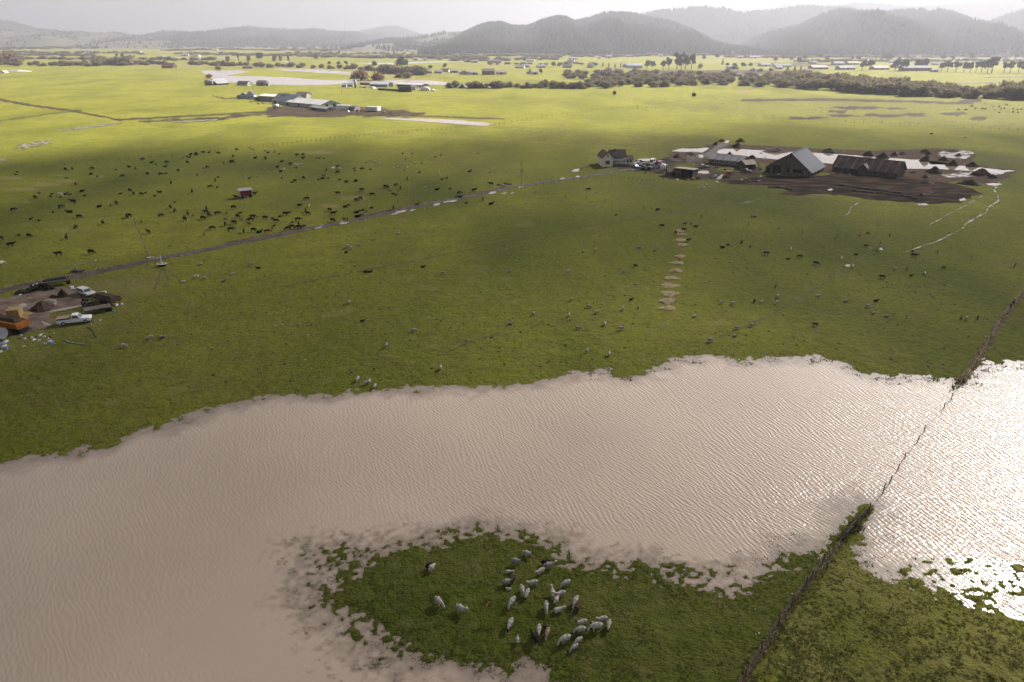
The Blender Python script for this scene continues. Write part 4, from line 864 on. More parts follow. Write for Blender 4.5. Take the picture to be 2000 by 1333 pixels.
# ---------------------------------------------------------------- far farms and town buildings, small in the picture
WALL = {'white': mat('white_boards', (0.50, 0.48, 0.46), 0.8, (0.40, 0.38, 0.37), 0.8), 'cream': mat('cream_boards', (0.55, 0.50, 0.40), 0.8, None, 0.8), 'grey': mat('grey_boards', (0.30, 0.28, 0.27), 0.85, None, 0.8),
        'brown': mat('brown_boards', (0.16, 0.11, 0.08), 0.9, None, 0.8), 'blue': mat('pale_blue_boards', (0.36, 0.44, 0.56), 0.8, (0.31, 0.38, 0.50), 0.8), 'dark': mat('dark_boards', (0.07, 0.06, 0.055), 0.9, None, 0.8), 'red': mat('red_boards', (0.22, 0.045, 0.035), 0.85, None, 0.8)}
ROOF = {'grey': mat('grey_roofing', (0.26, 0.26, 0.28), 0.8, (0.20, 0.20, 0.22), 0.4, spec=0.1), 'white': mat('white_metal_roofing', (0.29, 0.29, 0.30), 0.85, (0.23, 0.23, 0.24), 0.4, spec=0.1), 'dark': mat('dark_shingles', (0.065, 0.055, 0.055), 0.8, (0.045, 0.038, 0.038), 0.8), 'brown': mat('brown_shingles', (0.14, 0.10, 0.085), 0.85, (0.09, 0.065, 0.055), 0.8),
        'rust': mat('rust_red_roofing', (0.36, 0.12, 0.055), 0.8, (0.24, 0.075, 0.04), 0.5), 'blue': mat('blue_grey_roofing', (0.27, 0.31, 0.38), 0.5, (0.21, 0.24, 0.30), 0.3), 'tan': mat('tan_roofing', (0.30, 0.25, 0.21), 0.8, (0.22, 0.18, 0.15), 0.4)}
M_GLASS = mat('window_glass', (0.06, 0.07, 0.085), 0.12, (0.04, 0.045, 0.055), 0.5, spec=0.6)
M_TRIM = mat('white_trim', (0.70, 0.69, 0.66), 0.6, None, 1.0)
M_OPEN = mat('dark_doorway', (0.022, 0.02, 0.02), 0.9, None, 1.0)  # near-black panels carry the shade inside openings; also used for doors and wheels
def gable_house(name, label, cat, pos, rz, W, D, eave, ridge, wall, roof, axis='x', over=0.35, group=None, openings=(), parent=None, roof_parts=None, thick=0.18):
    """W along local x (front face at y=0 looking to -y), D back along +y; ridge along 'x' or 'y'.
    openings: (kind, face, centre u in metres, z0, w, h); built proud of the wall by a few mm with their own frames"""
    if parent is None: o = empty(name, pos, rz, label, cat, group)
    else:
        o = bpy.data.objects.new(name, None); COL.objects.link(o); o.parent = parent; o.location = pos; o.rotation_euler = (0, 0, rz)
    b = MB()
    if axis == 'y': b.prism([(0, -0.3), (W, -0.3), (W, eave), (W / 2, ridge), (0, eave)], 0, D)
    else: b.prism([(0, -0.3), (D, -0.3), (D, eave), (D / 2, ridge), (0, eave)], 0, W, axis='x')
    b.build('wall', wall, o)
    S = W if axis == 'y' else D; L = D if axis == 'y' else W
    sl = (ridge - eave) / (S / 2)
    for sgn in (-1, 1):
        # one slope as a thick slab, its underside resting on the wall top
        x_e = S / 2 + sgn * (S / 2 + over); z_e = eave - over * sl
        prof = [(S / 2, ridge + 0.02), (x_e, z_e + 0.02), (x_e, z_e + 0.02 + thick), (S / 2, ridge + 0.02 + thick)]
        bb = MB()
        if roof_parts:
            n = roof_parts; 
            for i in range(n):
                a0 = -over + (L + 2 * over) * i / n + 0.02; a1 = -over + (L + 2 * over) * (i + 1) / n - 0.02; lift = 0.05 * ((i * 7919 + (sgn > 0) * 31) % 3) / 2
                p2 = [(x, z + lift) for x, z in prof]
                MB().prism(p2, a0, a1, 'y' if axis == 'y' else 'x').build('roof_sheet', roof if not isinstance(roof, list) else roof[(i * 5 + (sgn > 0) * 3) % len(roof)], o)
        else: bb.prism(prof, -over, L + over, 'y' if axis == 'y' else 'x').build('roof', roof, o)
    for kind, face, u, z0, w, h in openings:
        t = 0.06
        if face == 'front': mk = lambda a0, a1, c0, c1, dpt: MB().box(a0, a1, -dpt, 0.02, c0, c1)
        elif face == 'back': mk = lambda a0, a1, c0, c1, dpt: MB().box(a0, a1, D - 0.02, D + dpt, c0, c1)
        elif face == 'right': mk = lambda a0, a1, c0, c1, dpt: MB().box(W - 0.02, W + dpt, a0, a1, c0, c1)
        else: mk = lambda a0, a1, c0, c1, dpt: MB().box(-dpt, 0.02, a0, a1, c0, c1)
        if kind == 'window':
            f = mk(u - w / 2 - 0.1, u + w / 2 + 0.1, z0 - 0.1, z0 + h + 0.1, 0.05).build('window', M_TRIM, o); mk(u - w / 2, u + w / 2, z0, z0 + h, 0.065).build('pane', M_GLASS, f)
        elif kind == 'opening': mk(u - w / 2, u + w / 2, z0, z0 + h, 0.03).build('doorway', M_OPEN, o)  # no hole is cut: a dark panel painted as interior shade
        else:
            mk(u - w / 2, u + w / 2, z0, z0 + h, 0.05).build('door', {'door': M_TRIM, 'white_door': M_TRIM}.get(kind, M_OPEN), o)
    return o
FAR = []
def far(px_, py_, w_px, kind, wall, roof, axis='x', rz=None, hgt=None):
    p = G(px_, py_); s = scale_at(px_, py_); W = w_px * s
    D = min(W * 0.7, 14); e = hgt or (2.6 if kind in ('house', 'cottage') else 3.0); rdg = e + min(0.26 * (W if axis == 'y' else D), 3.0)
    a = (hash_f(px_, py_) - 0.5) * 0.5 if rz is None else rz
    ops = [('window', 'front', W * 0.28, 1.0, 1.1, 1.2), ('window', 'front', W * 0.72, 1.0, 1.1, 1.2), ('door2', 'front', W * 0.5, 0, 1.0, 2.0)] if kind in ('house', 'cottage') else [('opening', 'front', W * 0.5, 0, min(W * 0.3, 3.5), 2.6)]
    o = gable_house({'house': 'house', 'cottage': 'house', 'barn': 'barn', 'shed': 'shed'}[kind], None, 'building', p - Vector((W / 2, 0, 0)), a, W, D, e, rdg, WALL[wall], ROOF[roof], axis, openings=ops)
    FAR.append((o, f'far {wall} {kind} with {roof} roof', p)); return o
def hash_f(a, b): return (math.sin(a * 12.9898 + b * 78.233) * 43758.5453) % 1.0
for a in [(907, 146, 20, 'house', 'white', 'grey', 'y'), (926, 146.5, 15, 'shed', 'white', 'white'), (954, 146.5, 24, 'barn', 'brown', 'brown', 'x', None, 5), (979, 146, 20, 'shed', 'white', 'tan'), (869, 141, 15, 'cottage', 'cream', 'dark'), (888, 143, 15, 'shed', 'grey', 'grey'), (838, 144, 11, 'shed', 'white', 'white'), (856, 144, 16, 'cottage', 'blue', 'grey'),
        (1015, 134, 17, 'house', 'white', 'grey'), (1028, 132, 12, 'shed', 'grey', 'grey'), (1057, 133, 17, 'cottage', 'grey', 'grey'), (1034, 145, 9, 'house', 'white', 'grey', 'y'), (1045, 146, 13, 'shed', 'white', 'white'), (1114, 124, 15, 'house', 'white', 'grey', 'y', None, 5), (1153, 133, 13, 'house', 'white', 'blue', 'y', None, 4.5), (1108, 133, 18, 'cottage', 'grey', 'dark'), (1120, 117, 16, 'shed', 'grey', 'grey'), (1056, 118, 12, 'barn', 'grey', 'tan', 'y'), (1035, 121, 17, 'house', 'white', 'grey'),
        (914, 122, 13, 'barn', 'grey', 'grey', 'y'), (928, 123, 12, 'shed', 'grey', 'grey'), (965, 123, 28, 'shed', 'brown', 'brown'), (954, 109, 9, 'barn', 'white', 'white'), (938, 110, 9, 'shed', 'white', 'grey'), (891, 110, 9, 'shed', 'white', 'white'), (1189, 114.5, 12, 'barn', 'white', 'white', 'x', None, 5), (1171, 115, 8, 'shed', 'white', 'white'), (1235, 112, 10, 'barn', 'white', 'white', 'y'), (1226, 112, 8, 'shed', 'white', 'grey'), (1240, 134, 30, 'shed', 'blue', 'blue', 'x', 0.1, 4.5), (1222, 131.5, 12, 'shed', 'dark', 'brown'), (1235, 143.5, 15, 'shed', 'white', 'white'), (1206, 143.5, 22, 'shed', 'white', 'grey'), (1290, 111, 9, 'shed', 'white', 'grey'),
        (1475, 114.5, 20, 'shed', 'white', 'white'), (1446, 114, 12, 'barn', 'grey', 'grey'), (1497, 130.5, 20, 'shed', 'white', 'white'), (1529, 132, 32, 'shed', 'white', 'white', 'x', 0.0), (1524, 136, 14, 'shed', 'cream', 'grey'), (1472, 140, 9, 'shed', 'white', 'white', 'y'), (1485, 140.5, 10, 'shed', 'white', 'white', 'y'), (1419, 143.5, 15, 'barn', 'grey', 'grey', 'y'), (1457, 152.5, 12, 'house', 'white', 'grey', 'y'), (1443, 150, 14, 'cottage', 'grey', 'dark'), (1604, 136, 34, 'shed', 'brown', 'tan'), (1580, 142, 14, 'shed', 'grey', 'brown'), (1658, 137, 34, 'shed', 'grey', 'grey'), (1640, 127.5, 20, 'shed', 'grey', 'grey'), (1668, 127, 22, 'shed', 'grey', 'tan'),
        (1724, 137, 32, 'shed', 'grey', 'tan'), (1790, 139, 54, 'barn', 'brown', 'grey', 'x', -0.02, 4.5), (1770, 133, 42, 'shed', 'brown', 'brown'), (1826, 141.5, 12, 'shed', 'grey', 'tan'), (1827, 127.5, 12, 'house', 'white', 'white'), (1590, 125, 14, 'house', 'white', 'grey'), (1557, 121, 12, 'house', 'grey', 'grey'), (1618, 121, 12, 'house', 'white', 'grey'), (1695, 121, 12, 'house', 'grey', 'tan'), (1745, 123, 14, 'house', 'white', 'grey'), (1860, 126, 16, 'house', 'white', 'white'), (1890, 127, 16, 'house', 'grey', 'grey'), (1908, 118, 12, 'house', 'grey', 'grey'), (1880, 118, 10, 'house', 'white', 'grey'), (1795, 113, 9, 'house', 'white', 'grey'), (1765, 112, 9, 'house', 'grey', 'grey'), (1940, 119, 11, 'house', 'white', 'grey'), (1992, 118, 13, 'house', 'white', 'grey'), (1705, 113, 9, 'house', 'white', 'grey'),
        (171, 101, 15, 'barn', 'white', 'white'), (130, 93, 8, 'shed', 'white', 'white'), (252, 104.5, 13, 'shed', 'white', 'white'), (270, 102.5, 9, 'barn', 'blue', 'blue'), (316, 115.5, 17, 'barn', 'white', 'white', 'y', None, 4), (318, 99, 11, 'shed', 'white', 'white'), (383, 111, 12, 'shed', 'white', 'white'), (420, 99, 10, 'barn', 'white', 'blue'), (5, 102, 10, 'barn', 'white', 'white'), (61, 89.5, 14, 'shed', 'white', 'white'), (452, 91, 6, 'house', 'white', 'white'), (440, 90, 5, 'house', 'white', 'white'), (384, 94.5, 12, 'shed', 'white', 'white'), (812, 118, 12, 'barn', 'white', 'white'), (830, 118.5, 8, 'shed', 'white', 'white'), (801, 97.5, 10, 'barn', 'white', 'white'), (811, 102, 26, 'shed', 'white', 'white'), (910, 103, 14, 'shed', 'white', 'grey'), (575, 99, 8, 'house', 'white', 'grey'), (522, 97, 8, 'house', 'white', 'white'), (730, 111, 30, 'shed', 'cream', 'tan'), (360, 110, 14, 'shed', 'grey', 'grey')]:
    far(*a)
ordinal_labels(FAR, [('the gum tree clump', G(1330, 136)), ('the big round dark tree', G(784, 134)), ('the red-roofed barn', G(329, 132)), ('the field-corner conifers', G(1550, 150)), ('the long cypress-side barn', G(1790, 139)), ('the church steeple', G(1967, 114))])
o = gable_house('barn', 'old barn with bright rust-red roof standing alone in the pasture', 'building', G(316, 133.5), -0.15, 21, 12, 3.0, 8.0, WALL['dark'], ROOF['rust'], 'x', openings=[('opening', 'front', 5, 0, 4, 2.5)])
gable_house('shed', 'low dark shed on the far bank of the flood pond', 'building', G(474, 134.5), 0.1, 15, 8, 2.2, 4.2, WALL['dark'], ROOF['brown'], 'x', openings=[('opening', 'front', 4, 0, 3, 1.8)])
# church
p = G(1967, 114.5); ch = gable_house('church', 'white church with a pointed steeple in the hazy town', 'church', p - Vector((8, 0, 0)), 0.2, 16, 22, 7, 13, WALL['white'], ROOF['grey'], 'y', openings=[('door2', 'front', 8, 0, 2.5, 4), ('window', 'front', 4, 2, 1.5, 3), ('window', 'front', 12, 2, 1.5, 3)])
MB().box(5.2, 10.8, -3, 3, 0, 18).build('tower', WALL['white'], ch); MB().hexa([(5, -3.2, 18), (11, -3.2, 18), (11, 3.2, 18), (5, 3.2, 18)], [(7.9, -0.1, 31), (8.1, -0.1, 31), (8.1, 0.1, 31), (7.9, 0.1, 31)]).build('steeple', ROOF['white'], ch)
# arched shed
p = G(1433, 136); qs = empty('arched_shed', p, 0.1, 'pale half-round metal shed before the dark trees', 'building'); r_ = 9.0
MB().prism([(r_ * math.cos(t), r_ * 0.62 * math.sin(t)) for t in np.linspace(0, math.pi, 13)], 0, 14, 'y').build('shell', ROOF['grey'], qs); MB().box(-2.5, 2.5, -0.06, 0.02, 0, 3.6).build('doorway', M_OPEN, qs)
# ---------------------------------------------------------------- farm buildings
def yaw(a, b): d = b - a; return math.atan2(d.y, d.x)
def place2(pa, pb):
    """front-left and front-right corner pixels -> position, yaw, width"""
    a, b = G(*pa), G(*pb); return a, yaw(a, b), (b - a).length
M_BARNWOOD = mat('weathered_barn_boards', (0.155, 0.128, 0.110), 0.95, (0.085, 0.068, 0.058), 1.6, 0.3, detail=6, stretch=(2.2, 2.2, 0.25))
M_BARNWOOD2 = mat('dark_weathered_boards', (0.110, 0.090, 0.076), 0.95, (0.050, 0.040, 0.034), 1.6, 0.3, detail=6, stretch=(2.2, 2.2, 0.25))
M_ZINC = mat('zinc_roofing', (0.128, 0.138, 0.165), 0.8, (0.110, 0.118, 0.142), 0.25, spec=0.12)
RUST = [mat('rusted_iron_a', (0.130, 0.088, 0.072), 0.9, (0.078, 0.050, 0.042), 0.35, detail=7), mat('rusted_iron_b', (0.115, 0.086, 0.076), 0.9, (0.070, 0.052, 0.046), 0.35, detail=7), mat('rusted_iron_c', (0.175, 0.148, 0.138), 0.85, (0.105, 0.074, 0.062), 0.3, detail=7)]
TIN = [mat('galvanised_a', (0.22, 0.22, 0.24), 0.7, (0.17, 0.17, 0.19), 0.5, spec=0.2), mat('galvanised_b', (0.18, 0.185, 0.20), 0.7, (0.14, 0.14, 0.155), 0.5, spec=0.2), mat('galvanised_c', (0.26, 0.26, 0.27), 0.7, (0.18, 0.14, 0.12), 0.4, spec=0.2)]
# big barn: gable to the camera, low side aisles
p, a, W = place2((1494.4, 337), (1583, 346.8)); D = (G(1623, 335) - G(1583, 346.8)).length
bb = empty('big_barn', p, a, 'big weathered wooden barn with smooth grey metal roof', 'barn')
Dp = D; el, er, rg_, xr = 2.2, 1.8, 8.2, W * 0.52
MB().prism([(0, -0.3), (W, -0.3), (W, er), (xr, rg_), (W * 0.22, 5.0), (0, el)], 0, Dp).build('wall', M_BARNWOOD, bb)
def slope(x0, z0, x1, z1, t=0.16, y0=-0.4, y1=None): return MB().prism([(x0, z0 + 0.03), (x1, z1 + 0.03), (x1, z1 + 0.03 + t), (x0, z0 + 0.03 + t)], y0, (y1 if y1 else Dp + 0.4))
sl = (rg_ - er) / (W - xr)
n = 13
for i in range(n):
    y0 = -0.4 + (Dp + 0.8) * i / n + 0.01; y1 = -0.4 + (Dp + 0.8) * (i + 1) / n - 0.01
    slope(xr, rg_, W + 0.5, er - 0.5 * sl, 0.16, y0, y1).build('roof_sheet', M_ZINC, bb)
slope(xr, rg_, W * 0.22, 5.0).build('roof_slope', M_ZINC, bb); slope(W * 0.22, 5.0, -0.5, el - 0.45).build('aisle_roof', M_BARNWOOD2, bb)
MB().box(xr - 0.3, xr + 0.3, -0.42, Dp + 0.42, rg_ + 0.16, rg_ + 0.28).build('ridge_cap', M_ZINC, bb)
for u, z0, w, h in [(W * 0.245, 0.25, 2.9, 2.9), (W * 0.055, 0.0, 1.2, 2.0), (W * 0.50, 0.9, 0.9, 2.1), (W * 0.70, 1.15, 3.4, 1.2), (W * 0.505, 6.6, 0.5, 1.7)]:
    MB().box(u - w / 2, u + w / 2, -0.05, 0.02, z0, z0 + h).build('doorway', M_OPEN, bb)
for u in (W * 0.21, W * 0.235, W * 0.27): MB().hexa([(u, -0.12, 0.3), (u + 0.14, -0.12, 0.3), (u + 0.14, -0.06, 0.3), (u, -0.06, 0.3)], [(u + 0.35, -0.12, 3.0), (u + 0.49, -0.12, 3.0), (u + 0.49, -0.06, 3.0), (u + 0.35, -0.06, 3.0)]).build('brace_board', M_BARNWOOD, bb)
rb = random.Random(3)
k = int(W / 0.55)
for i in range(k):   # vertical wall boards, some slipped
    x0 = i * W / k; x1 = x0 + W / k - 0.05; xm = (x0 + x1) / 2
    zt = (el + (5.0 - el) * xm / (W * 0.22)) if xm < W * 0.22 else (5.0 + (rg_ - 5.0) * (xm - W * 0.22) / (xr - W * 0.22)) if xm < xr else rg_ - (xm - xr) * sl
    if any(abs(xm - u) < w / 2 + 0.1 for u, z0, w, h in [(W * 0.245, 0.25, 2.9, 2.9), (W * 0.055, 0, 1.2, 2.0), (W * 0.50, 0.9, 0.9, 2.1), (W * 0.70, 1.15, 3.4, 1.2)]): continue
    MB().box(x0, x1, -0.035 - 0.02 * rb.random(), 0.01, 0.05 + 0.25 * rb.random(), zt - 0.15).build('board', rb.choice([M_BARNWOOD, M_BARNWOOD, M_BARNWOOD2]), bb)
for u in (Dp * 0.12, Dp * 0.35, Dp * 0.55, Dp * 0.8): MB().box(W - 0.02, W + 0.04, u - 0.6, u + 0.6, 0.6, 1.5).build('window', M_OPEN, bb)
# rusty-roofed long barn with dormer
p, a, W = place2((1625, 334.4), (1750.4, 349))
lb = gable_house('long_barn', 'long low barn with rusty corrugated roof and small dormer', 'barn', p, a, W, 11.5, 1.9, 5.5, M_BARNWOOD2, RUST, 'x', 0.5, roof_parts=24, openings=[('opening', 'front', 2.0, 0.3, 2.2, 1.3), ('opening', 'front', 6.0, 0.5, 1.4, 0.9), ('opening', 'front', W * 0.62, 0.6, 1.6, 0.9), ('opening', 'front', W * 0.8, 0.6, 1.6, 0.9)])
dm = bpy.data.objects.new('dormer', None); COL.objects.link(dm); dm.parent = lb; dm.location = (W * 0.485, -0.75, 0)
MB().prism([(-1.5, -0.2), (1.5, -0.2), (1.5, 2.7), (0, 3.9), (-1.5, 2.7)], 0, 4.2).build('dormer_wall', M_BARNWOOD, dm)
for s in (-1, 1): MB().prism([(0, 3.93), (s * 1.85, 2.45), (s * 1.85, 2.6), (0, 4.1)], -0.4, 4.4).build('dormer_roof', RUST[2], dm)
k = int(W / 0.9)
for i in range(k): MB().box(i * W / k, (i + 1) * W / k - 0.09, -0.045, 0.01, 0.1 + 0.2 * rb.random(), 1.75).build('board', rb.choice([M_BARNWOOD, M_BARNWOOD2, M_BARNWOOD2]), lb)
# tin-roofed shed
p, a, W = place2((1384, 320), (1448, 326.5)); 
ts = gable_house('tin_shed', 'long grey shed under patchy tin roof sheets beside the gravel lane', 'barn', p, a, W, 9, 2.0, 3.7, M_BARNWOOD, TIN, 'x', 0.4, roof_parts=14, openings=[('window', 'front', W * (0.12 + 0.15 * i), 0.8, 1.3, 0.8) for i in range(6)] + [('opening', 'right', 4.5, 0, 2.4, 2.0), ('white_door', 'front', W * 0.93, 0, 1.2, 1.8)])
gable_house('lean_shed', 'small tan-roofed shed against the end of the tin shed', 'shed', G(1455, 331.5), 0.35, 5.2, 5, 1.9, 3.2, M_BARNWOOD2, ROOF['tan'], 'x', 0.3, openings=[('opening', 'front', 2.6, 0, 2, 1.7)])
# farmhouse
a0 = G(1176, 326.5); th = 0.10
M_CLAP = mat('cream_clapboard', (0.74, 0.69, 0.57), 0.75, (0.66, 0.61, 0.50), 0.6, 0.15, detail=3, stretch=(0.3, 0.3, 8))
fh = empty('farmhouse', a0, th, 'cream clapboard farmhouse with dark gabled roofs and a porch', 'house')
def sub(nm, x, y, *aa, **kk): return gable_house(nm, None, None, Vector((x, y, 0)), 0, *aa, parent=fh, **kk)
sub('front_wing', 0, 0, 4.4, 9.5, 3.6, 5.7, M_CLAP, ROOF['brown'], 'y', 0.35, openings=[('window', 'front', 2.2, 1.1, 1.8, 1.4), ('window', 'front', 2.2, 4.0, 0.6, 0.6)])
sub('main_wing', 4.45, 3.4, 6.4, 6.0, 3.6, 5.9, M_CLAP, ROOF['dark'], 'x', 0.35, openings=[('window', 'right', 3.0, 4.1, 0.8, 0.9), ('window', 'front', 5.6, 1.2, 0.8, 1.2), ('window', 'right', 1.2, 1.2, 0.8, 1.2)])
sub('side_wing', 10.9, 4.0, 3.2, 4.8, 2.1, 3.5, M_CLAP, ROOF['dark'], 'x', 0.3, openings=[('window', 'front', 0.9, 1.0, 0.8, 1.2), ('window', 'front', 2.3, 1.0, 0.8, 1.2)])
pr = bpy.data.objects.new('porch', None); COL.objects.link(pr); pr.parent = fh; pr.location = (4.5, 0.8, 0)
MB().hexa([(0, -0.3, 2.2), (5.0, -0.3, 2.2), (5.0, 2.55, 3.0), (0, 2.55, 3.0)], [(0, -0.3, 2.32), (5.0, -0.3, 2.32), (5.0, 2.55, 3.12), (0, 2.55, 3.12)]).build('porch_roof', ROOF['dark'], pr)
for x in (0.2, 1.7, 3.3, 4.8): MB().box(x - 0.07, x + 0.07, -0.1, 0.04, 0, 2.2).build('porch_post', M_TRIM, pr)
MB().box(0, 5.0, -0.2, 2.5, -0.1, 0.35).build('porch_floor', M_BARNWOOD, pr)
fe = bpy.data.objects.new('deck_railing', None); COL.objects.link(fe); fe.parent = fh; fe.location = (4.9, -0.3, 0)
for i in range(12): MB().box(i * 0.55, i * 0.55 + 0.45, -0.05, 0.05, 0, 1.15).build('slat', M_BARNWOOD, fe)
MB().box(6.4, 6.9, 6.0, 6.5, 5.2, 6.5).build('chimney', ROOF['rust'], fh)
# open-fronted machine shed with clutter
p, a, W = place2((1318, 344), (1352, 348)); ms = empty('machine_shed', p, a, 'low open-fronted machine shed with a pale roof edge', 'shed')
MB().box(0, W, 4.8, 5.0, -0.2, 2.6).build('back_wall', M_BARNWOOD2, ms); MB().box(-0.1, 0.1, 0, 5, -0.2, 2.9).build('side_wall', M_BARNWOOD2, ms); MB().box(W - 0.1, W + 0.1, 0, 5, -0.2, 2.9).build('side_wall', M_BARNWOOD, ms)
MB().hexa([(-0.4, -0.6, 3.0), (W + 0.4, -0.6, 3.0), (W + 0.4, 5.4, 2.62), (-0.4, 5.4, 2.62)], [(-0.4, -0.6, 3.18), (W + 0.4, -0.6, 3.18), (W + 0.4, 5.4, 2.8), (-0.4, 5.4, 2.8)]).build('roof', ROOF['tan'], ms)
for i in range(4): MB().box(i * W / 3 - 0.1, i * W / 3 + 0.1, -0.1, 0.1, -0.2, 3.0).build('post', M_BARNWOOD, ms)
gable_house('lumber_shed', 'brushy low wooden shed beside the water tank tower', 'shed', G(1304, 345.5), -0.05, 4.4, 4.6, 1.8, 2.9, M_BARNWOOD2, ROOF['brown'], 'x', 0.3, openings=[('opening', 'front', 2.2, 0, 1.4, 1.5)])
# spoil heaps
M_HEAP = mat('dark_spoil_earth', (0.060, 0.050, 0.040), 0.95, (0.030, 0.025, 0.020), 0.8, 0.6)
M_MANURE = mat('brown_manure', (0.062, 0.042, 0.028), 0.95, (0.026, 0.017, 0.012), 1.0, 0.7)
def heap(px_, py_, w_px, h_m, label, m=M_HEAP, seed=0, group=None, name='spoil_heap', flat=1.0):
    p = G(px_, py_); w = w_px * scale_at(px_, py_); rg = np.random.RandomState(seed + int(px_)); n, k = 14, 6; vs_, fs_ = [], []
    ph = rg.rand(4) * 6.28
    for i in range(k):
        t = i / (k - 1); r = w / 2 * (1 - t) ** 0.9 * 1.05
        for j in range(n):
            a = 2 * math.pi * j / n; rr_ = r * (1 + 0.16 * math.sin(2 * a + ph[0]) + 0.10 * math.sin(3 * a + ph[1]) + 0.07 * rg.randn())
            vs_.append((rr_ * math.cos(a), rr_ * 0.75 * flat * math.sin(a), -0.25 + (h_m + 0.25) * t ** 0.85 + 0.05 * h_m * rg.randn() * (t > 0)))
    vs_.append((0, 0, h_m))
    for i in range(k - 1):
        for j in range(n): fs_.append((i * n + j, i * n + (j + 1) % n, (i + 1) * n + (j + 1) % n, (i + 1) * n + j))
    for j in range(n): fs_.append(((k - 1) * n + j, (k - 1) * n + (j + 1) % n, k * n))
    o = mesh_obj(name, vs_, fs_, m, None, False); o.location = p
    return tag(o, label, 'mound', group)
SP_ = []
for x, y, w, h in [(1697, 304.5, 24, 2.3), (1724, 309.5, 26, 2.6), (1747, 304, 20, 1.6), (1763, 302, 20, 1.1), (1806, 298, 22, 1.6), (1813, 302, 14, 1.3), (1807, 315, 26, 2.6), (1842, 314, 30, 1.9), (1860, 324, 24, 2.4), (1898, 326, 24, 2.0), (1872, 305, 16, 1.2), (1824, 338, 34, 2.6), (1915, 342.5, 40, 2.6), (1937, 348, 22, 1.4), (1807, 348, 20, 1.2), (1895, 360, 46, 1.8), (1810, 358, 30, 1.0), (1398, 283, 14, 1.5), (1410, 277, 18, 1.4), (1445, 277.5, 20, 1.8), (1440, 288, 26, 2.2), (1323, 307.5, 20, 1.8), (1352, 303, 30, 1.2), (1303, 314, 50, 1.4), (1425, 304, 16, 1.6), (1620, 298, 36, 1.8), (1515, 297, 50, 1.6), (1468, 310, 20, 1.6), (1860, 296.5, 30, 1.0), (1783, 338, 18, 1.0), (1500, 372, 0.1, 0.1)][:-1]:
    SP_.append((heap(x, y, w, h, None, seed=3, group='spoil heaps round the pond'), 'dark conical spoil heap' if h > 1.5 else 'low dark spoil heap', G(x, y)))
ordinal_labels(SP_, [('the rusty-roofed barn end', G(1765, 345)), ('the pond outlet', G(1955, 338)), ('the gravel lane end', G(1420, 280)), ('the parked cars', G(1275, 325)), ('the grey-roofed big barn', G(1580, 310))])
for i, pts in enumerate([[(1640, 363), (1680, 369), (1720, 374), (1760, 379)], [(1665, 374), (1700, 377), (1730, 380)], [(1730, 381), (1765, 384), (1790, 389)], [(1800, 382), (1820, 377)], [(1500, 366), (1530, 368), (1545, 372)]]):
    g = [G(*q) for q in pts]; b = MB(); rgx = random.Random(i)
    for j in range(len(g) - 1):
        for t in range(5):
            q = g[j].lerp(g[j + 1], (t + 0.5) / 5); w = rgx.uniform(0.7, 1.1); h = rgx.uniform(0.35, 0.7)
            d = (g[j + 1] - g[j]); L = d.length / 5 * 0.62; an = yaw(g[j], g[j + 1]); c, s_ = math.cos(an), math.sin(an)
            rot = lambda x, y, z: (q.x + c * x - s_ * y, q.y + s_ * x + c * y, q.z + z)
            b.hexa([rot(-L, -w, -0.1), rot(L, -w, -0.1), rot(L, w, -0.1), rot(-L, w, -0.1)], [rot(-L * 0.9, -w * 0.2, h), rot(L * 0.9, -w * 0.3, h * 0.9), rot(L * 0.9, w * 0.3, h), rot(-L * 0.9, w * 0.3, h * 0.95)])
    o = b.build('manure_ridge', M_HEAP); tag(o, ['longest dark manure ridge scraped across the mud yard', 'short dark manure ridge in the middle of the mud yard', 'dark manure ridge at the low edge of the mud yard', 'isolated dark manure lump at the yard end', 'low mud bank beside the big barn corner'][i], 'mud bank', kind='stuff')

# ---- the middle farm in the sun
p, a, W = place2((477, 193), (491, 192))
o = gable_house('blue_house', 'pale blue house with twin gables and dark brown roof', 'house', G(470, 193.5), 0.05, 5.5, 7, 3.0, 5.2, WALL['blue'], ROOF['brown'], 'y', 0.3, openings=[('window', 'front', 1.5, 1.0, 0.8, 1.1), ('window', 'front', 4, 1.0, 0.8, 1.1), ('window', 'front', 2.7, 3.4, 0.7, 0.8)])
for nm, x, y, w_, d_, e_, r_, rf in [('gable_wing', 5.55, 0.3, 6.0, 7.5, 3.4, 6.2, ROOF['dark']), ('rear_annex', -3.2, 0.8, 3.15, 6, 2.0, 3.4, ROOF['brown'])]:
    gable_house(nm, None, None, Vector((x, y, 0)), 0, w_, d_, e_, r_, WALL['blue'] if nm == 'gable_wing' else WALL['grey'], rf, 'y', 0.3, parent=o, openings=[('window', 'front', w_ * 0.3, 1.1, 0.9, 1.2), ('window', 'front', w_ * 0.7, 1.1, 0.9, 1.2)])
def lowbarn(name, label, pa, pb, D, e, r, wall, roof, axis='x', ops=(), n=None):
    p, a, W = place2(pa, pb); return gable_house(name, label, 'barn', p, a, W, D, e, r, wall, roof, axis, 0.4, openings=ops, roof_parts=n)
M_GREENW = mat('pale_green_cladding', (0.38, 0.42, 0.38), 0.7, (0.32, 0.36, 0.32), 0.5)
lowbarn('long_shed', 'long cream-roofed shed with grey-green wall behind the blue barn', (506, 197.5), (552, 200), 13, 4.0, 5.2, mat('grey_green_cladding', (0.25, 0.26, 0.21), 0.8), mat('cream_roofing', (0.58, 0.53, 0.46), 0.6, (0.52, 0.47, 0.41), 0.3), ops=[('opening', 'front', 18, 0, 2, 2.6)])
bbn = lowbarn('blue_barn', 'blue-grey steep roofed barn with four dark skylights', (532, 202.5), (570, 206), 15, 2.6, 7.4, M_GREENW, ROOF['blue'], 'x', ops=[('opening', 'front', 4, 0, 3, 2.4)])
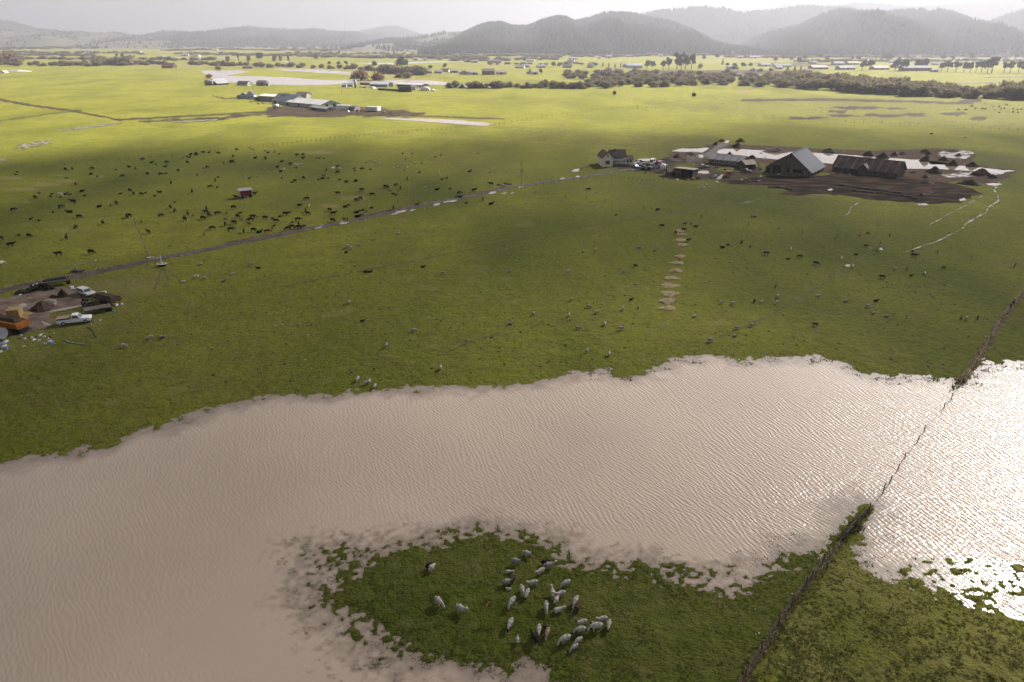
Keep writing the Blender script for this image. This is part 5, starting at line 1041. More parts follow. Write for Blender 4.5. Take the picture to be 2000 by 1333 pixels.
for i in range(4):
    x0 = 6 + 2.2 * i; sl_b = (7.4 - 2.6) / 7.5; MB().hexa([(x0, 4.5, 2.6 + sl_b * 4.5 + 0.21), (x0 + 0.8, 4.5, 2.6 + sl_b * 4.5 + 0.21), (x0 + 0.8, 8.0, 2.6 + sl_b * 8.0 + 0.21), (x0, 8.0, 2.6 + sl_b * 8.0 + 0.21)], [(x0, 4.5, 2.6 + sl_b * 4.5 + 0.30), (x0 + 0.8, 4.5, 2.6 + sl_b * 4.5 + 0.30), (x0 + 0.8, 8.0, 2.6 + sl_b * 8.0 + 0.30), (x0, 8.0, 2.6 + sl_b * 8.0 + 0.30)]).build('skylight', M_GLASS, bbn)
lowbarn('grey_barn', 'wide grey-roofed barn with pale green gable end and two dark doors', (560, 206), (626, 212.5), 19, 2.5, 5.2, M_GREENW, mat('faded_roofing', (0.44, 0.43, 0.42), 0.7, (0.37, 0.36, 0.35), 0.2), 'x', n=16, ops=[('opening', 'right', 6, 0.3, 2.6, 2.4), ('opening', 'right', 13, 0.3, 2.6, 2.4), ('opening', 'front', 2, 0, 2.4, 2.4), ('opening', 'front', 16, 0, 1.8, 2.6)])
lowbarn('brown_shed', 'small brown-roofed shed peeping behind the grey barn', (578, 192), (598, 192.5), 9, 2.6, 4.8, WALL['grey'], ROOF['brown'], 'x')
lowbarn('feed_shed', 'low grey feed shed with white rail in front of the grey barn', (606, 214.5), (638, 218.5), 6, 1.8, 2.9, WALL['grey'], ROOF['grey'], 'x', ops=[('opening', 'front', 5, 0.2, 6, 1.2)])
lowbarn('calf_shed', 'low pale lean-to along the grey barn front', (564, 206.8), (586, 208.5), 4, 1.9, 2.8, WALL['white'], ROOF['grey'], 'x')
# hoop tunnel: cream plastic over half its length
p, a, W = place2((655, 214.5), (692, 216.5)); ht = empty('hoop_tunnel', p, a, 'torn white plastic hoop tunnel at the middle farm', 'building')
arc = [(3.6 - 3.6 * math.cos(t), 3.5 * math.sin(t)) for t in np.linspace(0, math.pi, 11)]
MB().prism(arc, 0, W * 0.68, 'x').build('plastic_cover', mat('milky_plastic', (0.55, 0.55, 0.55), 0.35, (0.42, 0.43, 0.44), 0.6), ht)
MB().prism([(y_ * 0.98 + 0.07, z_ * 0.9) for y_, z_ in arc], W * 0.68, W, 'x').build('bare_netting', mat('dark_netting', (0.16, 0.13, 0.10), 0.9), ht)
for i in range(7): MB().prism([(y_ * 1.02 - 0.07, z_ * 1.02) for y_, z_ in arc], i * W / 6 - 0.06, i * W / 6 + 0.06, 'x').build('hoop', TIN[0], ht)
def cyl_tank(name, label, pa, pb, r, m, wheels=False):
    p, a, W = place2(pa, pb); o = empty(name, p, a, label, 'tank')
    MB().tube((0, 0, r + 0.3), (W, 0, r + 0.3), r, r, 14).build('barrel', m, o, True)
    for x in (W * 0.2, W * 0.8): MB().box(x - 0.15, x + 0.15, -r * 0.7, r * 0.7, -0.1, 0.55).build('cradle', TIN[1], o)
    for x in (0, W): MB().tube((x - 0.06, 0, r + 0.3), (x + 0.06, 0, r + 0.3), r * 1.04, r * 1.04, 14).build('band', TIN[0], o)
    return o
M_WHITE = mat('white_enamel', (0.70, 0.70, 0.70), 0.4, (0.60, 0.60, 0.60), 0.8)
cyl_tank('white_tank', 'white cylindrical tank lying in the green paddock', (534, 212.5), (545, 212), 1.4, M_WHITE)
# two white stock boxes
for i, (pa, pb) in enumerate([((714, 217.5), (737, 219)), ((737.5, 218.2), (742.5, 218.2))]):
    p, a, W = place2(pa, pb); o = empty('stock_trailer', p, a, ['long white box trailer parked at the mud edge', 'short white box end standing behind the long trailer'][i], 'trailer')
    MB().prism([(0, 0.5), (3.0, 0.5), (3.0, 3.0), (2.6, 3.3), (0.4, 3.3), (0, 3.0)], 0, W, 'x').build('body', M_WHITE, o)
    for x in (W * 0.3, W * 0.7): MB().tube((x, -0.05, 0.42), (x, 3.05, 0.42), 0.42, 0.42, 10).build('wheel_pair', M_OPEN, o)
    for k_ in range(1, 5): MB().box(k_ * W / 5 - 0.05, k_ * W / 5 + 0.05, -0.05, 0.0, 0.6, 2.9).build('rib', TIN[0], o)
cyl_tank('milk_tank', 'pale upright-looking milk tank beside the cream shed', (499, 197), (506, 197.5), 1.5, WALL['grey'])
# ---- far white-roofed barn and cottages by the flood pond
o = lowbarn('pond_barn', 'barn with bright pale roof standing by the flood pond', (424, 167), (448, 165.5), 14, 1.8, 6.4, WALL['dark'], ROOF['white'], 'x', ops=[('opening', 'front', 8, 0, 5, 1.8)])
cyl_tank('grey_silo', 'grey tank lying against the pond barn', (402, 167), (417, 167), 2.6, ROOF['grey'])
o = lowbarn('pond_house', 'white cottage with a long dark roof by the flood pond', (463, 167.5), (483, 168), 8, 2.2, 4.4, WALL['cream'], ROOF['dark'], 'x', ops=[('window', 'front', 3 + 4 * i, 1, 1.4, 1.2) for i in range(5)] + [('window', 'right', 4.5, 1, 1.2, 1.4)])
o = lowbarn('brown_house', 'two-part brown and white house by the flood pond', (501, 167.5), (515, 168), 8, 3.2, 5.2, WALL['brown'], ROOF['brown'], 'x', ops=[('window', 'front', 4, 1, 1.2, 1.2)])
lowbarn('white_garage', 'small white gabled garage joined to the brown house', (515.6, 168), (522, 168), 7, 2.4, 4.0, WALL['white'], ROOF['dark'], 'y', ops=[('door2', 'front', 4, 0, 2.6, 2.2)])
# ---- third farm behind the clipped hedge
lowbarn('open_barn', 'open-ended barn with shining pale metal roof behind the hedge', (722, 169.5), (757, 170.5), 12, 2.6, 4.8, WALL['grey'], mat('bright_metal_roofing', (0.40, 0.42, 0.48), 0.6, (0.34, 0.36, 0.41), 0.2), 'x', n=9, ops=[('opening', 'front', 6, 0, 9, 1.0), ('opening', 'right', 7, 0, 9, 4)])
lowbarn('flat_shed', 'long flat grey-roofed shed behind the big clipped bush', (775, 169.5), (822, 171.5), 14, 2.4, 3.4, WALL['dark'], mat('pale_flat_roofing', (0.42, 0.40, 0.39), 0.6), 'x', ops=[('opening', 'front', 20, 0, 10, 1.8)])
lowbarn('green_shed', 'pale green box shed beside the clipped bush', (802, 176), (811, 176.5), 6, 3.4, 3.9, M_GREENW, ROOF['grey'], 'x')
lowbarn('low_shed', 'low grey shed half hidden behind the farm clutter', (703, 166), (722, 166.5), 8, 2.2, 3.6, WALL['dark'], ROOF['tan'], 'x')
for i, (x, y, w_) in enumerate([(672, 171, 8), (684, 170, 10)]): gable_house('small_shed', ['small grey-blue shed at the end of the third farm', 'second small grey shed of the third farm'][i], 'shed', G(x - w_ / 2, y), 0.1, w_ * scale_at(x, y), 6, 2.2, 4, WALL['grey'], ROOF['blue'], 'x', 0.3)
p = G(694.5, 172); sl_ = empty('silo', p, 0, 'slim upright grey silo among the third farm sheds', 'silo'); MB().tube((0, 0, 0), (0, 0, 7.5), 1.3, 1.3, 12).build('barrel', ROOF['blue'], sl_, True); MB().tube((0, 0, 7.5), (0, 0, 9), 1.35, 0.1, 12).build('cone_top', ROOF['grey'], sl_)
# plastic tunnels
for i, (x, y, w_, lb_) in enumerate([(830, 178, 18, 'white plastic hoop tunnel at the end of the third farm'), (845, 178.5, 8, 'small white plastic hoop beside the larger tunnel'), (4, 143, 10, 'white plastic heap cut by the picture edge')]):
    p = G(x, y); W = w_ * scale_at(x, y); o = empty('plastic_tunnel', p - Vector((W / 2, 0, 0)), 0.05, lb_, 'tunnel')
    MB().prism([(W / 2 - W / 2 * math.cos(t), 3.6 * min(1, W / 9) * math.sin(t) ** 0.8) for t in np.linspace(0.0, math.pi, 11)], 0, 9, 'y').build('plastic_cover', M_WHITE, o)
    for y_ in (1, 4.5, 8): MB().prism([(W / 2 - (W / 2 + 0.05) * math.cos(t), (3.6 * min(1, W / 9) + 0.05) * math.sin(t) ** 0.8) for t in np.linspace(0.0, math.pi, 11)], y_ - 0.08, y_ + 0.08, 'y').build('hoop', TIN[1], o)
heap(36, 140, 50, 2.6, 'long pale tarp-covered heap in the bright far field', mat('pale_tarp', (0.58, 0.57, 0.56), 0.5, (0.40, 0.39, 0.38), 0.3), 2, None, 'tarp_heap', 0.5)
# clipped hedge and bush
p, a, W = place2((738, 176.5), (782, 179)); rg = np.random.RandomState(8)
hd = empty('clipped_hedge', p, a, 'low dark clipped hedge running up to the big bush', 'hedge')
def hedge_part(nm, x0, x1, d, h, par):
    b = MB().box(x0, x1, 0, d, -0.2, h); 
    n_ = int((x1 - x0) * 26); pts = np.stack([rg.uniform(x0, x1, n_), rg.uniform(-0.1, d + 0.1, n_), h * rg.rand(n_) ** 0.4 + 0.05], 1); dd = rg.randn(n_, 3); dd /= np.linalg.norm(dd, axis=1)[:, None]
    t = leaf_tris(rg, pts, dd, 0.7, 0.2, 0.5).reshape(-1, 3); base = len(b.v); b.v += [tuple(v) for v in t]; b.f += [(base + 3 * i, base + 3 * i + 1, base + 3 * i + 2) for i in range(len(t) // 3)]
    return b.build(nm, M_HEDGE, par)
hedge_part('foliage', 0, W, 2.0, 1.6, hd)
p = G(778, 180); o = empty('clipped_bush', p, 0, 'big dark clipped bush in front of the flat shed', 'bush'); hedge_part('foliage', 0, 13, 5, 4.6, o)
# hunting blinds on the far pasture
for i, (x, y) in enumerate([(1200, 185), (1355, 188.5)]):
    p = G(x, y); o = empty('hunting_blind', p, 0.3 * i, ['small dark box blind on the far pasture, alone below the thicket', 'small dark box blind on the far pasture beside the brown tussocks'][i], 'blind')
    MB().box(-1.3, 1.3, -1.3, 1.3, 0, 2.2).build('cabin', WALL['dark'], o); MB().hexa([(-1.6, -1.6, 2.2), (1.6, -1.6, 2.2), (1.6, 1.6, 2.2), (-1.6, 1.6, 2.2)], [(-0.3, -0.3, 3.4), (0.3, -0.3, 3.4), (0.3, 0.3, 3.4), (-0.3, 0.3, 3.4)]).build('roof', ROOF['dark'], o); heap(x, y + 0.2, 14, 0.6, ['low brush mound under the lone blind', 'low brush mound under the blind by the tussocks'][i], M_HEAP, i)
# ---------------------------------------------------------------- cattle and sheep
def skin_mesh(name, joints, edges, sub=1, head_from=None):
    """one continuous body grown round a skeleton; joints: (x, y, z, rx, ry). Polygons past head_from (a test on the centre) take material 1"""
    me = bpy.data.meshes.new(name); me.from_pydata([j[:3] for j in joints], edges, []); me.update()
    o = bpy.data.objects.new(name, me); COL.objects.link(o)
    m = o.modifiers.new('skin', 'SKIN'); m.use_smooth_shade = True
    for v, j in zip(me.skin_vertices[0].data, joints): v.radius = (j[3], j[4] if len(j) > 4 else j[3]); v.use_root = False
    me.skin_vertices[0].data[0].use_root = True
    if sub: s = o.modifiers.new('sub', 'SUBSURF'); s.levels = sub; s.render_levels = sub
    dg = bpy.context.evaluated_depsgraph_get(); out = bpy.data.meshes.new_from_object(o.evaluated_get(dg), depsgraph=dg); out.name = name
    bpy.data.objects.remove(o); bpy.data.meshes.remove(me)
    bm = bmesh.new(); bm.from_mesh(out)
    for _ in range(3 if sub > 1 else 1): bmesh.ops.smooth_vert(bm, verts=bm.verts[:], factor=0.5, use_axis_x=True, use_axis_y=True, use_axis_z=True)
    bm.to_mesh(out); bm.free()
    out.polygons.foreach_set('use_smooth', [True] * len(out.polygons))
    if head_from:
        for p in out.polygons: p.material_index = 1 if head_from(p.center) else 0
    return out
def cow_mesh(pose):
    """faces +x; about 2.3 m long and 1.35 m at the shoulder"""
    if pose == 'lie':
        J = [(-0.2, 0, 0.42, 0.40, 0.40), (-0.75, 0, 0.42, 0.34, 0.36), (-1.05, 0, 0.38, 0.16, 0.18), (0.35, 0, 0.44, 0.36, 0.40), (0.72, 0, 0.60, 0.22, 0.26), (0.95, 0, 0.92, 0.16, 0.17), (1.12, 0, 1.02, 0.15, 0.13), (1.42, 0, 0.86, 0.09, 0.08),
             (0.45, 0.30, 0.18, 0.10), (0.85, 0.36, 0.09, 0.07), (0.45, -0.30, 0.18, 0.10), (0.80, -0.40, 0.09, 0.07), (-0.60, 0.38, 0.20, 0.15), (-0.15, 0.52, 0.10, 0.08), (-0.60, -0.34, 0.20, 0.15), (-0.25, -0.50, 0.10, 0.08), (1.05, 0.20, 1.06, 0.04), (1.05, -0.20, 1.06, 0.04)]
        E = [(0, 1), (1, 2), (0, 3), (3, 4), (4, 5), (5, 6), (6, 7), (3, 8), (8, 9), (3, 10), (10, 11), (1, 12), (12, 13), (1, 14), (14, 15), (6, 16), (6, 17)]
        return skin_mesh('cow_lying', J, E, 1, lambda c: c.x > 1.0 and c.z > 0.6)
    J = [(-0.1, 0, 0.98, 0.34, 0.38), (-0.62, 0, 1.02, 0.33, 0.35), (-0.92, 0, 1.00, 0.22, 0.26), (0.42, 0, 1.00, 0.31, 0.38), (0.68, 0, 1.04, 0.22, 0.28)]
    if pose == 'graze': J += [(0.98, 0.0, 0.80, 0.15, 0.17), (1.22, 0.02, 0.50, 0.13, 0.12), (1.34, 0.03, 0.20, 0.09, 0.08)]; ear = (1.16, 0.55)
    else: J += [(0.98, 0, 1.22, 0.16, 0.18), (1.18, 0, 1.34, 0.14, 0.13), (1.50, 0, 1.18, 0.09, 0.08)]; ear = (1.12, 1.42)
    J += [(0.45, 0.20, 0.72, 0.12), (0.47, 0.20, 0.36, 0.075), (0.47, 0.20, 0.03, 0.075), (0.40, -0.20, 0.72, 0.12), (0.34, -0.20, 0.36, 0.075), (0.38, -0.20, 0.03, 0.075),
          (-0.72, 0.20, 0.74, 0.15), (-0.80, 0.20, 0.40, 0.085), (-0.74, 0.20, 0.03, 0.075), (-0.66, -0.20, 0.74, 0.15), (-0.70, -0.20, 0.40, 0.085), (-0.62, -0.20, 0.03, 0.075),
          (ear[0], 0.22, ear[1], 0.045), (ear[0], -0.22, ear[1], 0.045), (-1.12, 0, 0.80, 0.045), (-1.14, 0.02, 0.45, 0.035)]
    E = [(0, 1), (1, 2), (0, 3), (3, 4), (4, 5), (5, 6), (6, 7), (3, 8), (8, 9), (9, 10), (3, 11), (11, 12), (12, 13), (1, 14), (14, 15), (15, 16), (1, 17), (17, 18), (18, 19), (6, 20), (6, 21), (2, 22), (22, 23)]
    return skin_mesh('cow_' + pose, J, E, 1, (lambda c: c.x > 1.1 and c.z < 0.62) if pose == 'graze' else (lambda c: c.x > 1.08))
def sheep_mesh(pose):
    """faces +x; about 1.15 m long, thick woolly barrel on thin dark legs"""
    if pose == 'lie':
        J = [(-0.05, 0, 0.30, 0.29, 0.27), (-0.40, 0, 0.29, 0.25, 0.25), (0.28, 0, 0.31, 0.25, 0.25), (0.48, 0, 0.46, 0.13), (0.60, 0, 0.60, 0.10), (0.78, 0, 0.52, 0.06), (0.35, 0.22, 0.10, 0.07), (0.55, 0.26, 0.06, 0.05), (-0.30, -0.26, 0.10, 0.08), (0.58, 0.13, 0.62, 0.03), (0.58, -0.13, 0.62, 0.03)]
        E = [(0, 1), (0, 2), (2, 3), (3, 4), (4, 5), (2, 6), (6, 7), (1, 8), (4, 9), (4, 10)]
        return skin_mesh('sheep_lying', J, E, 2, lambda c: c.x > 0.56)
    J = [(-0.05, 0, 0.62, 0.27, 0.26), (-0.38, 0, 0.62, 0.25, 0.25), (-0.56, 0, 0.60, 0.13, 0.15), (0.26, 0, 0.62, 0.24, 0.25), (0.44, 0, 0.64, 0.15, 0.16)]
    if pose == 'graze': J += [(0.62, 0.02, 0.46, 0.10), (0.70, 0.03, 0.30, 0.085), (0.76, 0.04, 0.13, 0.055)]; ear = (0.66, 0.34)
    else: J += [(0.58, 0, 0.80, 0.11), (0.67, 0, 0.92, 0.095), (0.86, 0, 0.82, 0.055)]; ear = (0.64, 0.95)
    J += [(0.25, 0.13, 0.36, 0.06), (0.25, 0.13, 0.02, 0.038), (0.22, -0.13, 0.36, 0.06), (0.18, -0.13, 0.02, 0.038), (-0.40, 0.13, 0.36, 0.075), (-0.44, 0.13, 0.02, 0.038), (-0.36, -0.13, 0.36, 0.075), (-0.33, -0.13, 0.02, 0.038), (ear[0], 0.14, ear[1], 0.03), (ear[0], -0.14, ear[1], 0.03), (-0.66, 0, 0.50, 0.05)]
    E = [(0, 1), (1, 2), (0, 3), (3, 4), (4, 5), (5, 6), (6, 7), (3, 8), (8, 9), (3, 10), (10, 11), (1, 12), (12, 13), (1, 14), (14, 15), (6, 16), (6, 17), (2, 18)]
    me = skin_mesh('sheep_' + pose, J, E, 2, lambda c: (c.x > 0.60 and (c.z < 0.45 or c.z > 0.7)) or c.z < 0.30)
    rg = np.random.RandomState(4)
    for v in me.vertices:   # the fleece is lumpy
        if v.co.z > 0.35 and v.co.x < 0.5:
            n_ = float(vnoise(np.array([v.co.x * 9 + v.co.z * 5]), np.array([v.co.y * 9 - v.co.z * 7]), 3)[0]); v.co += v.normal * 0.045 * n_
    return me
COW = {k: cow_mesh(k) for k in ('graze', 'stand', 'lie')}; SHEEP = {k: sheep_mesh(k) for k in ('graze', 'stand', 'lie')}
def hide(name, c, c2=None, sc=3.0): return mat(name, c, 0.85, c2, sc, 0.25, spec=0.15)
H_ = {'k': hide('black_hide', (0.014, 0.013, 0.013), (0.009, 0.008, 0.008)), 'b': hide('red_brown_hide', (0.105, 0.036, 0.018), (0.07, 0.024, 0.013)), 'd': hide('dark_brown_hide', (0.045, 0.022, 0.015), (0.025, 0.014, 0.011)), 'w': hide('cream_hide', (0.58, 0.54, 0.46), (0.46, 0.42, 0.35)), 'g': hide('grey_hide', (0.16, 0.14, 0.13), (0.10, 0.085, 0.08)), 'f': hide('white_face', (0.62, 0.60, 0.57))}
W_ = {'w': hide('pale_fleece', (0.42, 0.385, 0.35), (0.31, 0.285, 0.26), 6.0), 'g': hide('grey_fleece', (0.30, 0.28, 0.27), (0.22, 0.20, 0.19), 6.0), 'k': hide('black_fleece', (0.030, 0.024, 0.021), (0.018, 0.015, 0.014), 6.0), 'b': hide('brown_fleece', (0.075, 0.040, 0.027), (0.048, 0.026, 0.018), 6.0), 't': hide('tan_fleece', (0.34, 0.25, 0.17), (0.25, 0.18, 0.12), 6.0), 'face': hide('pale_sheep_face', (0.50, 0.46, 0.42)), 'blackface': hide('black_sheep_face', (0.03, 0.027, 0.026))}
for me in list(COW.values()): me.materials.append(H_['k']); me.materials.append(H_['k'])
for me in list(SHEEP.values()): me.materials.append(W_['w']); me.materials.append(W_['face'])
def animal(name, me, px_, py_, head, sc, m0, m1, cat, group):
    p = GZ(px_, py_); q = G(px_ + 4 * math.cos(R(head)), py_ - 4 * math.sin(R(head)), p.z); q0 = G(px_, py_, p.z); d = q - q0
    o = bpy.data.objects.new(name, me); COL.objects.link(o); o.location = (p.x, p.y, max(p.z, 0.0) - 0.02); o.rotation_euler = (0, 0, math.atan2(d.y, d.x)); o.scale = (sc, sc, sc)
    for i, m in enumerate((m0, m1)): o.material_slots[i].link = 'OBJECT'; o.material_slots[i].material = m
    o['category'] = cat; o['group'] = group
    return o, p
ra = random.Random(21)
CATTLE, FLOCK = [], []
COLN = {'k': 'black', 'b': 'red-brown', 'd': 'dark brown', 'w': 'cream white', 'g': 'grey', 'f': 'white-faced black'}
HEADING = {'r': 0, 'l': 180, 'a': 80, 't': 270, 'e': 330, 'q': 215, 'n': 30}
CS = 1.0
def cow(px_, py_, code):
    """code: pose letter (g grazing, s standing, l lying), heading letter, colour letter, c for calf"""
    pose = {'g': 'graze', 's': 'stand', 'l': 'lie'}[code[0]]; hd = HEADING[code[1]] + ra.uniform(-14, 14); col = code[2] if len(code) > 2 else 'k'; calf = code.endswith('c') and len(code) > 3
    sc = 0.55 * ra.uniform(0.9, 1.1) if calf else 0.88 * ra.uniform(0.94, 1.08)
    sc *= CS if not calf else (1 + CS) / 2
    o, p = animal('calf' if calf else 'cow', COW[pose], px_, py_, hd, sc, H_['k'] if col == 'f' else H_[col], H_['f'] if col == 'f' else H_[col], 'cow', 'cattle on the pastures')
    CATTLE.append((o, f"{COLN[col]} {'calf' if calf else 'cow'} {dict(graze='grazing', stand='standing', lie='lying down')[pose]}", p))
def herd(x0, y0, s, rows_):
    for t in rows_.split():
        zx, zy, c = t.split(','); cow(x0 + float(zx) / s, y0 + float(zy) / s, c)
herd(0, 330, 6.664, "228,48,lrkc 210,80,llkc 855,22,gr 945,18,sa 1203,12,gl 1510,18,lrbc 765,102,lrwc 870,133,grkc 1187,76,lr 1270,112,grkc 1597,112,gld 990,216,sa 1070,299,lr 515,322,llkc 463,393,gr 662,367,llkc 678,336,lrkc 795,356,slw 797,374,lrkc 862,337,lr 915,340,lrkc 1103,355,lrkc 1568,332,lrkc 950,426,ll 978,454,srkc 185,550,gr 800,517,gr 1293,502,lr 1440,491,sakc 1520,465,ge 692,572,lrkc 908,572,ll 1037,643,gr 402,659,lrkc 510,692,srkc 1345,724,ge 990,782,gq 1660,642,sa 250,884,srbc 385,892,gr 870,917,sa 4,932,gl 150,1014,sr 760,1138,slf 1195,1110,gr 14,1262,grw")
herd(250, 270, 6.664, "197,292,gl 310,327,lr 332,300,sakc 365,346,lrkc 508,330,gr 488,377,lr 15,381,ll 102,412,sa 713,264,sakc 765,241,lrkc 800,257,lr 820,219,lr 888,224,lr 885,201,lr 980,190,ll 1055,194,lr 1180,209,gr 1418,164,gr 1588,141,grkc 1628,157,grkc 1372,249,ge 775,319,ll 1357,331,gr 1350,320,sr 1245,333,sakc 1035,394,gr 985,402,sakc 658,438,gl 258,482,gl 430,486,gr 495,473,srkc 1655,266,lr 900,486,lrkc 1140,567,sa 1172,514,lrkc 563,600,sa 1072,654,gr 1163,654,srkc 838,712,sa 30,699,gr 80,742,se 178,747,gl 228,718,lrkc 415,712,ll 350,759,lrbc 610,839,lrkc 558,917,ge 612,967,gq 785,1005,sa 852,1022,sabc 748,1077,grf 432,1030,gr 15,1032,gl 175,1102,sakc 270,1246,slb 993,1267,sabc 1012,1185,lrwc 1100,1197,gl 1025,937,sa 1020,980,gr 1055,1020,gr 980,1062,gr 1170,1002,gr 1283,987,sakc 1378,922,gr 1460,981,lrkc 1430,1037,gr 1270,1072,slgc 1480,1072,srgc 1630,1047,gr 1595,1087,gl 1268,1142,ga 1385,1122,gl 1580,1134,slkc 1345,1212,gr 1510,1234,sa 1640,1217,gr 1408,787,sl 1650,742,sr 1580,529,lrkc")
herd(460, 280, 6.664, "385,106,lrkc 425,131,lr 505,121,lrkc 570,148,lrkc 398,216,ge 390,205,sr 800,158,lr 880,166,sr 895,182,sakc 880,201,lr 1048,197,lrkc 1090,201,lrkc 1147,201,lrkc 605,244,lr 715,290,sr 547,316,lr 795,325,lrkc 590,374,lr 603,469,srkc 733,514,lrkc 775,496,lr 890,469,gr 1085,487,srbc 1135,467,lr 1150,433,srkc 1207,461,lrkc 1187,362,sa 1330,322,gr 1330,397,gl 1355,487,glkc 1443,510,lr 1568,499,lr 1542,334,lrkc 1555,367,srkc 1650,352,gr 1330,672,sl 927,740,gl 835,834,sr 1645,627,sr 1575,755,gr 1630,740,gl 1430,836,lr 1478,817,grkc 1228,887,glf 1278,937,sr 945,934,gr 915,902,sa 655,940,sr 705,920,srkc 580,959,lrkc 480,986,lrkc 390,992,grf 530,1032,gr 818,1012,gr 1268,1027,gr 1415,992,llbc 1457,1000,sakc 1580,909,lr 1590,963,lr 1640,951,lrkc 1650,881,lrkc 825,1072,sa 825,1117,gl 885,1097,srkc 735,1110,gl 680,1132,gl 505,1090,srkc 480,1127,sabc 420,1172,grb 312,1167,lr 740,1047,srbc 960,832,sawc 1270,347,srw 1355,342,grw")
herd(700, 280, 6.25, "145,326,lrkc 330,547,gr 362,548,ge 460,527,gr 515,564,sa 390,592,slbc 420,622,lrkc 458,647,srkc 170,642,gr 600,452,sa 563,340,sakc 960,573,lr 1118,564,lrkc 815,546,lrwc 1233,627,gr 1195,661,lrkc 1242,664,lr 1415,592,sr 1618,517,sl 1520,704,sa 1620,749,lr 1315,736,lrkc 1020,446,lrkc 1075,431,lrkc 430,812,sa 160,796,lrkc 98,842,sakc 50,826,lrkc 38,889,lrkc 715,757,lr 1360,351,lr 655,141,srkc 540,131,lrkc 1005,158,srkc 935,173,lrkc 580,201,sakc 745,363,lrdc")
CS = 0.78
herd(1100, 420, 6.667, "1285,160,gl 1583,131,srkc 1668,132,sakc 1725,156,lr 1570,207,gr 1465,247,ge 1630,347,sr 1525,246,lrbc 1515,612,sabc 685,11,lrkc")
herd(1380, 420, 5.128, "158,331,ll 212,306,lrkc 350,286,gq 437,326,sabc 592,401,gl 842,356,sawc 817,446,lrkc 930,431,glb 1095,501,gr 1350,446,sawc 1465,527,sawc 1492,401,lrkc 1615,196,glkc 1532,216,sabc 1592,319,srkc 692,726,sakc 1085,1114,slkc")
herd(1650, 420, 5.126, "447,213,sakc 675,380,ga 697,422,sr 372,637,gl 617,556,sakc 988,541,grkc 1160,1047,sakc 1328,1044,sakc 1655,927,ga 1683,897,sa 800,602,sawc")
CS = 1.0
herd(0, 0, 1.0, "1149,373.5,gl 1284,413.3,gr 1260,339.5,slbc 505,525,llkc 714,532.5,lrkc 723,532.5,lrkc 826,522.5,lrkc 676,494.5,lrkc 1819,262.8,lr 1885,270,lrkc")
herd(1500, 0, 4.0, "318,866,sakc 423,872,sakc 1485,864,gl 1545,866,gl 1590,838,gl 1620,854,gl 1672,856,gr 1697,858,gl 1755,836,glkc 1805,839,gl 1862,828,gl 1767,864,glkc 1820,856,gr 1845,853,gl 1915,859,gr 1947,862,gl 1978,862,gl 1913,884,gr 1950,886,gl 1805,886,glkc 1400,818,glkc 1690,815,glkc")
def sheep(px_, py_, head, pose='graze', fleece='w', face='face', sc=None, group='sheep on the pastures', near=''):
    s = (sc or ra.uniform(0.92, 1.06)) * 0.86
    o, p = animal('lamb' if s < 0.65 else 'sheep', SHEEP[pose], px_, py_, head, s, W_[fleece], W_[face], 'sheep', group)
    nm = {'w': 'pale', 'g': 'grey', 'k': 'black', 'b': 'dark brown', 't': 'tan'}[fleece] + (' black-faced' if face == 'blackface' and fleece in 'wg' else '')
    FLOCK.append((o, f"{nm} {'lamb' if s < 0.65 else 'sheep'} {dict(graze='grazing', stand='standing', lie='lying')[pose]}{near}", p))
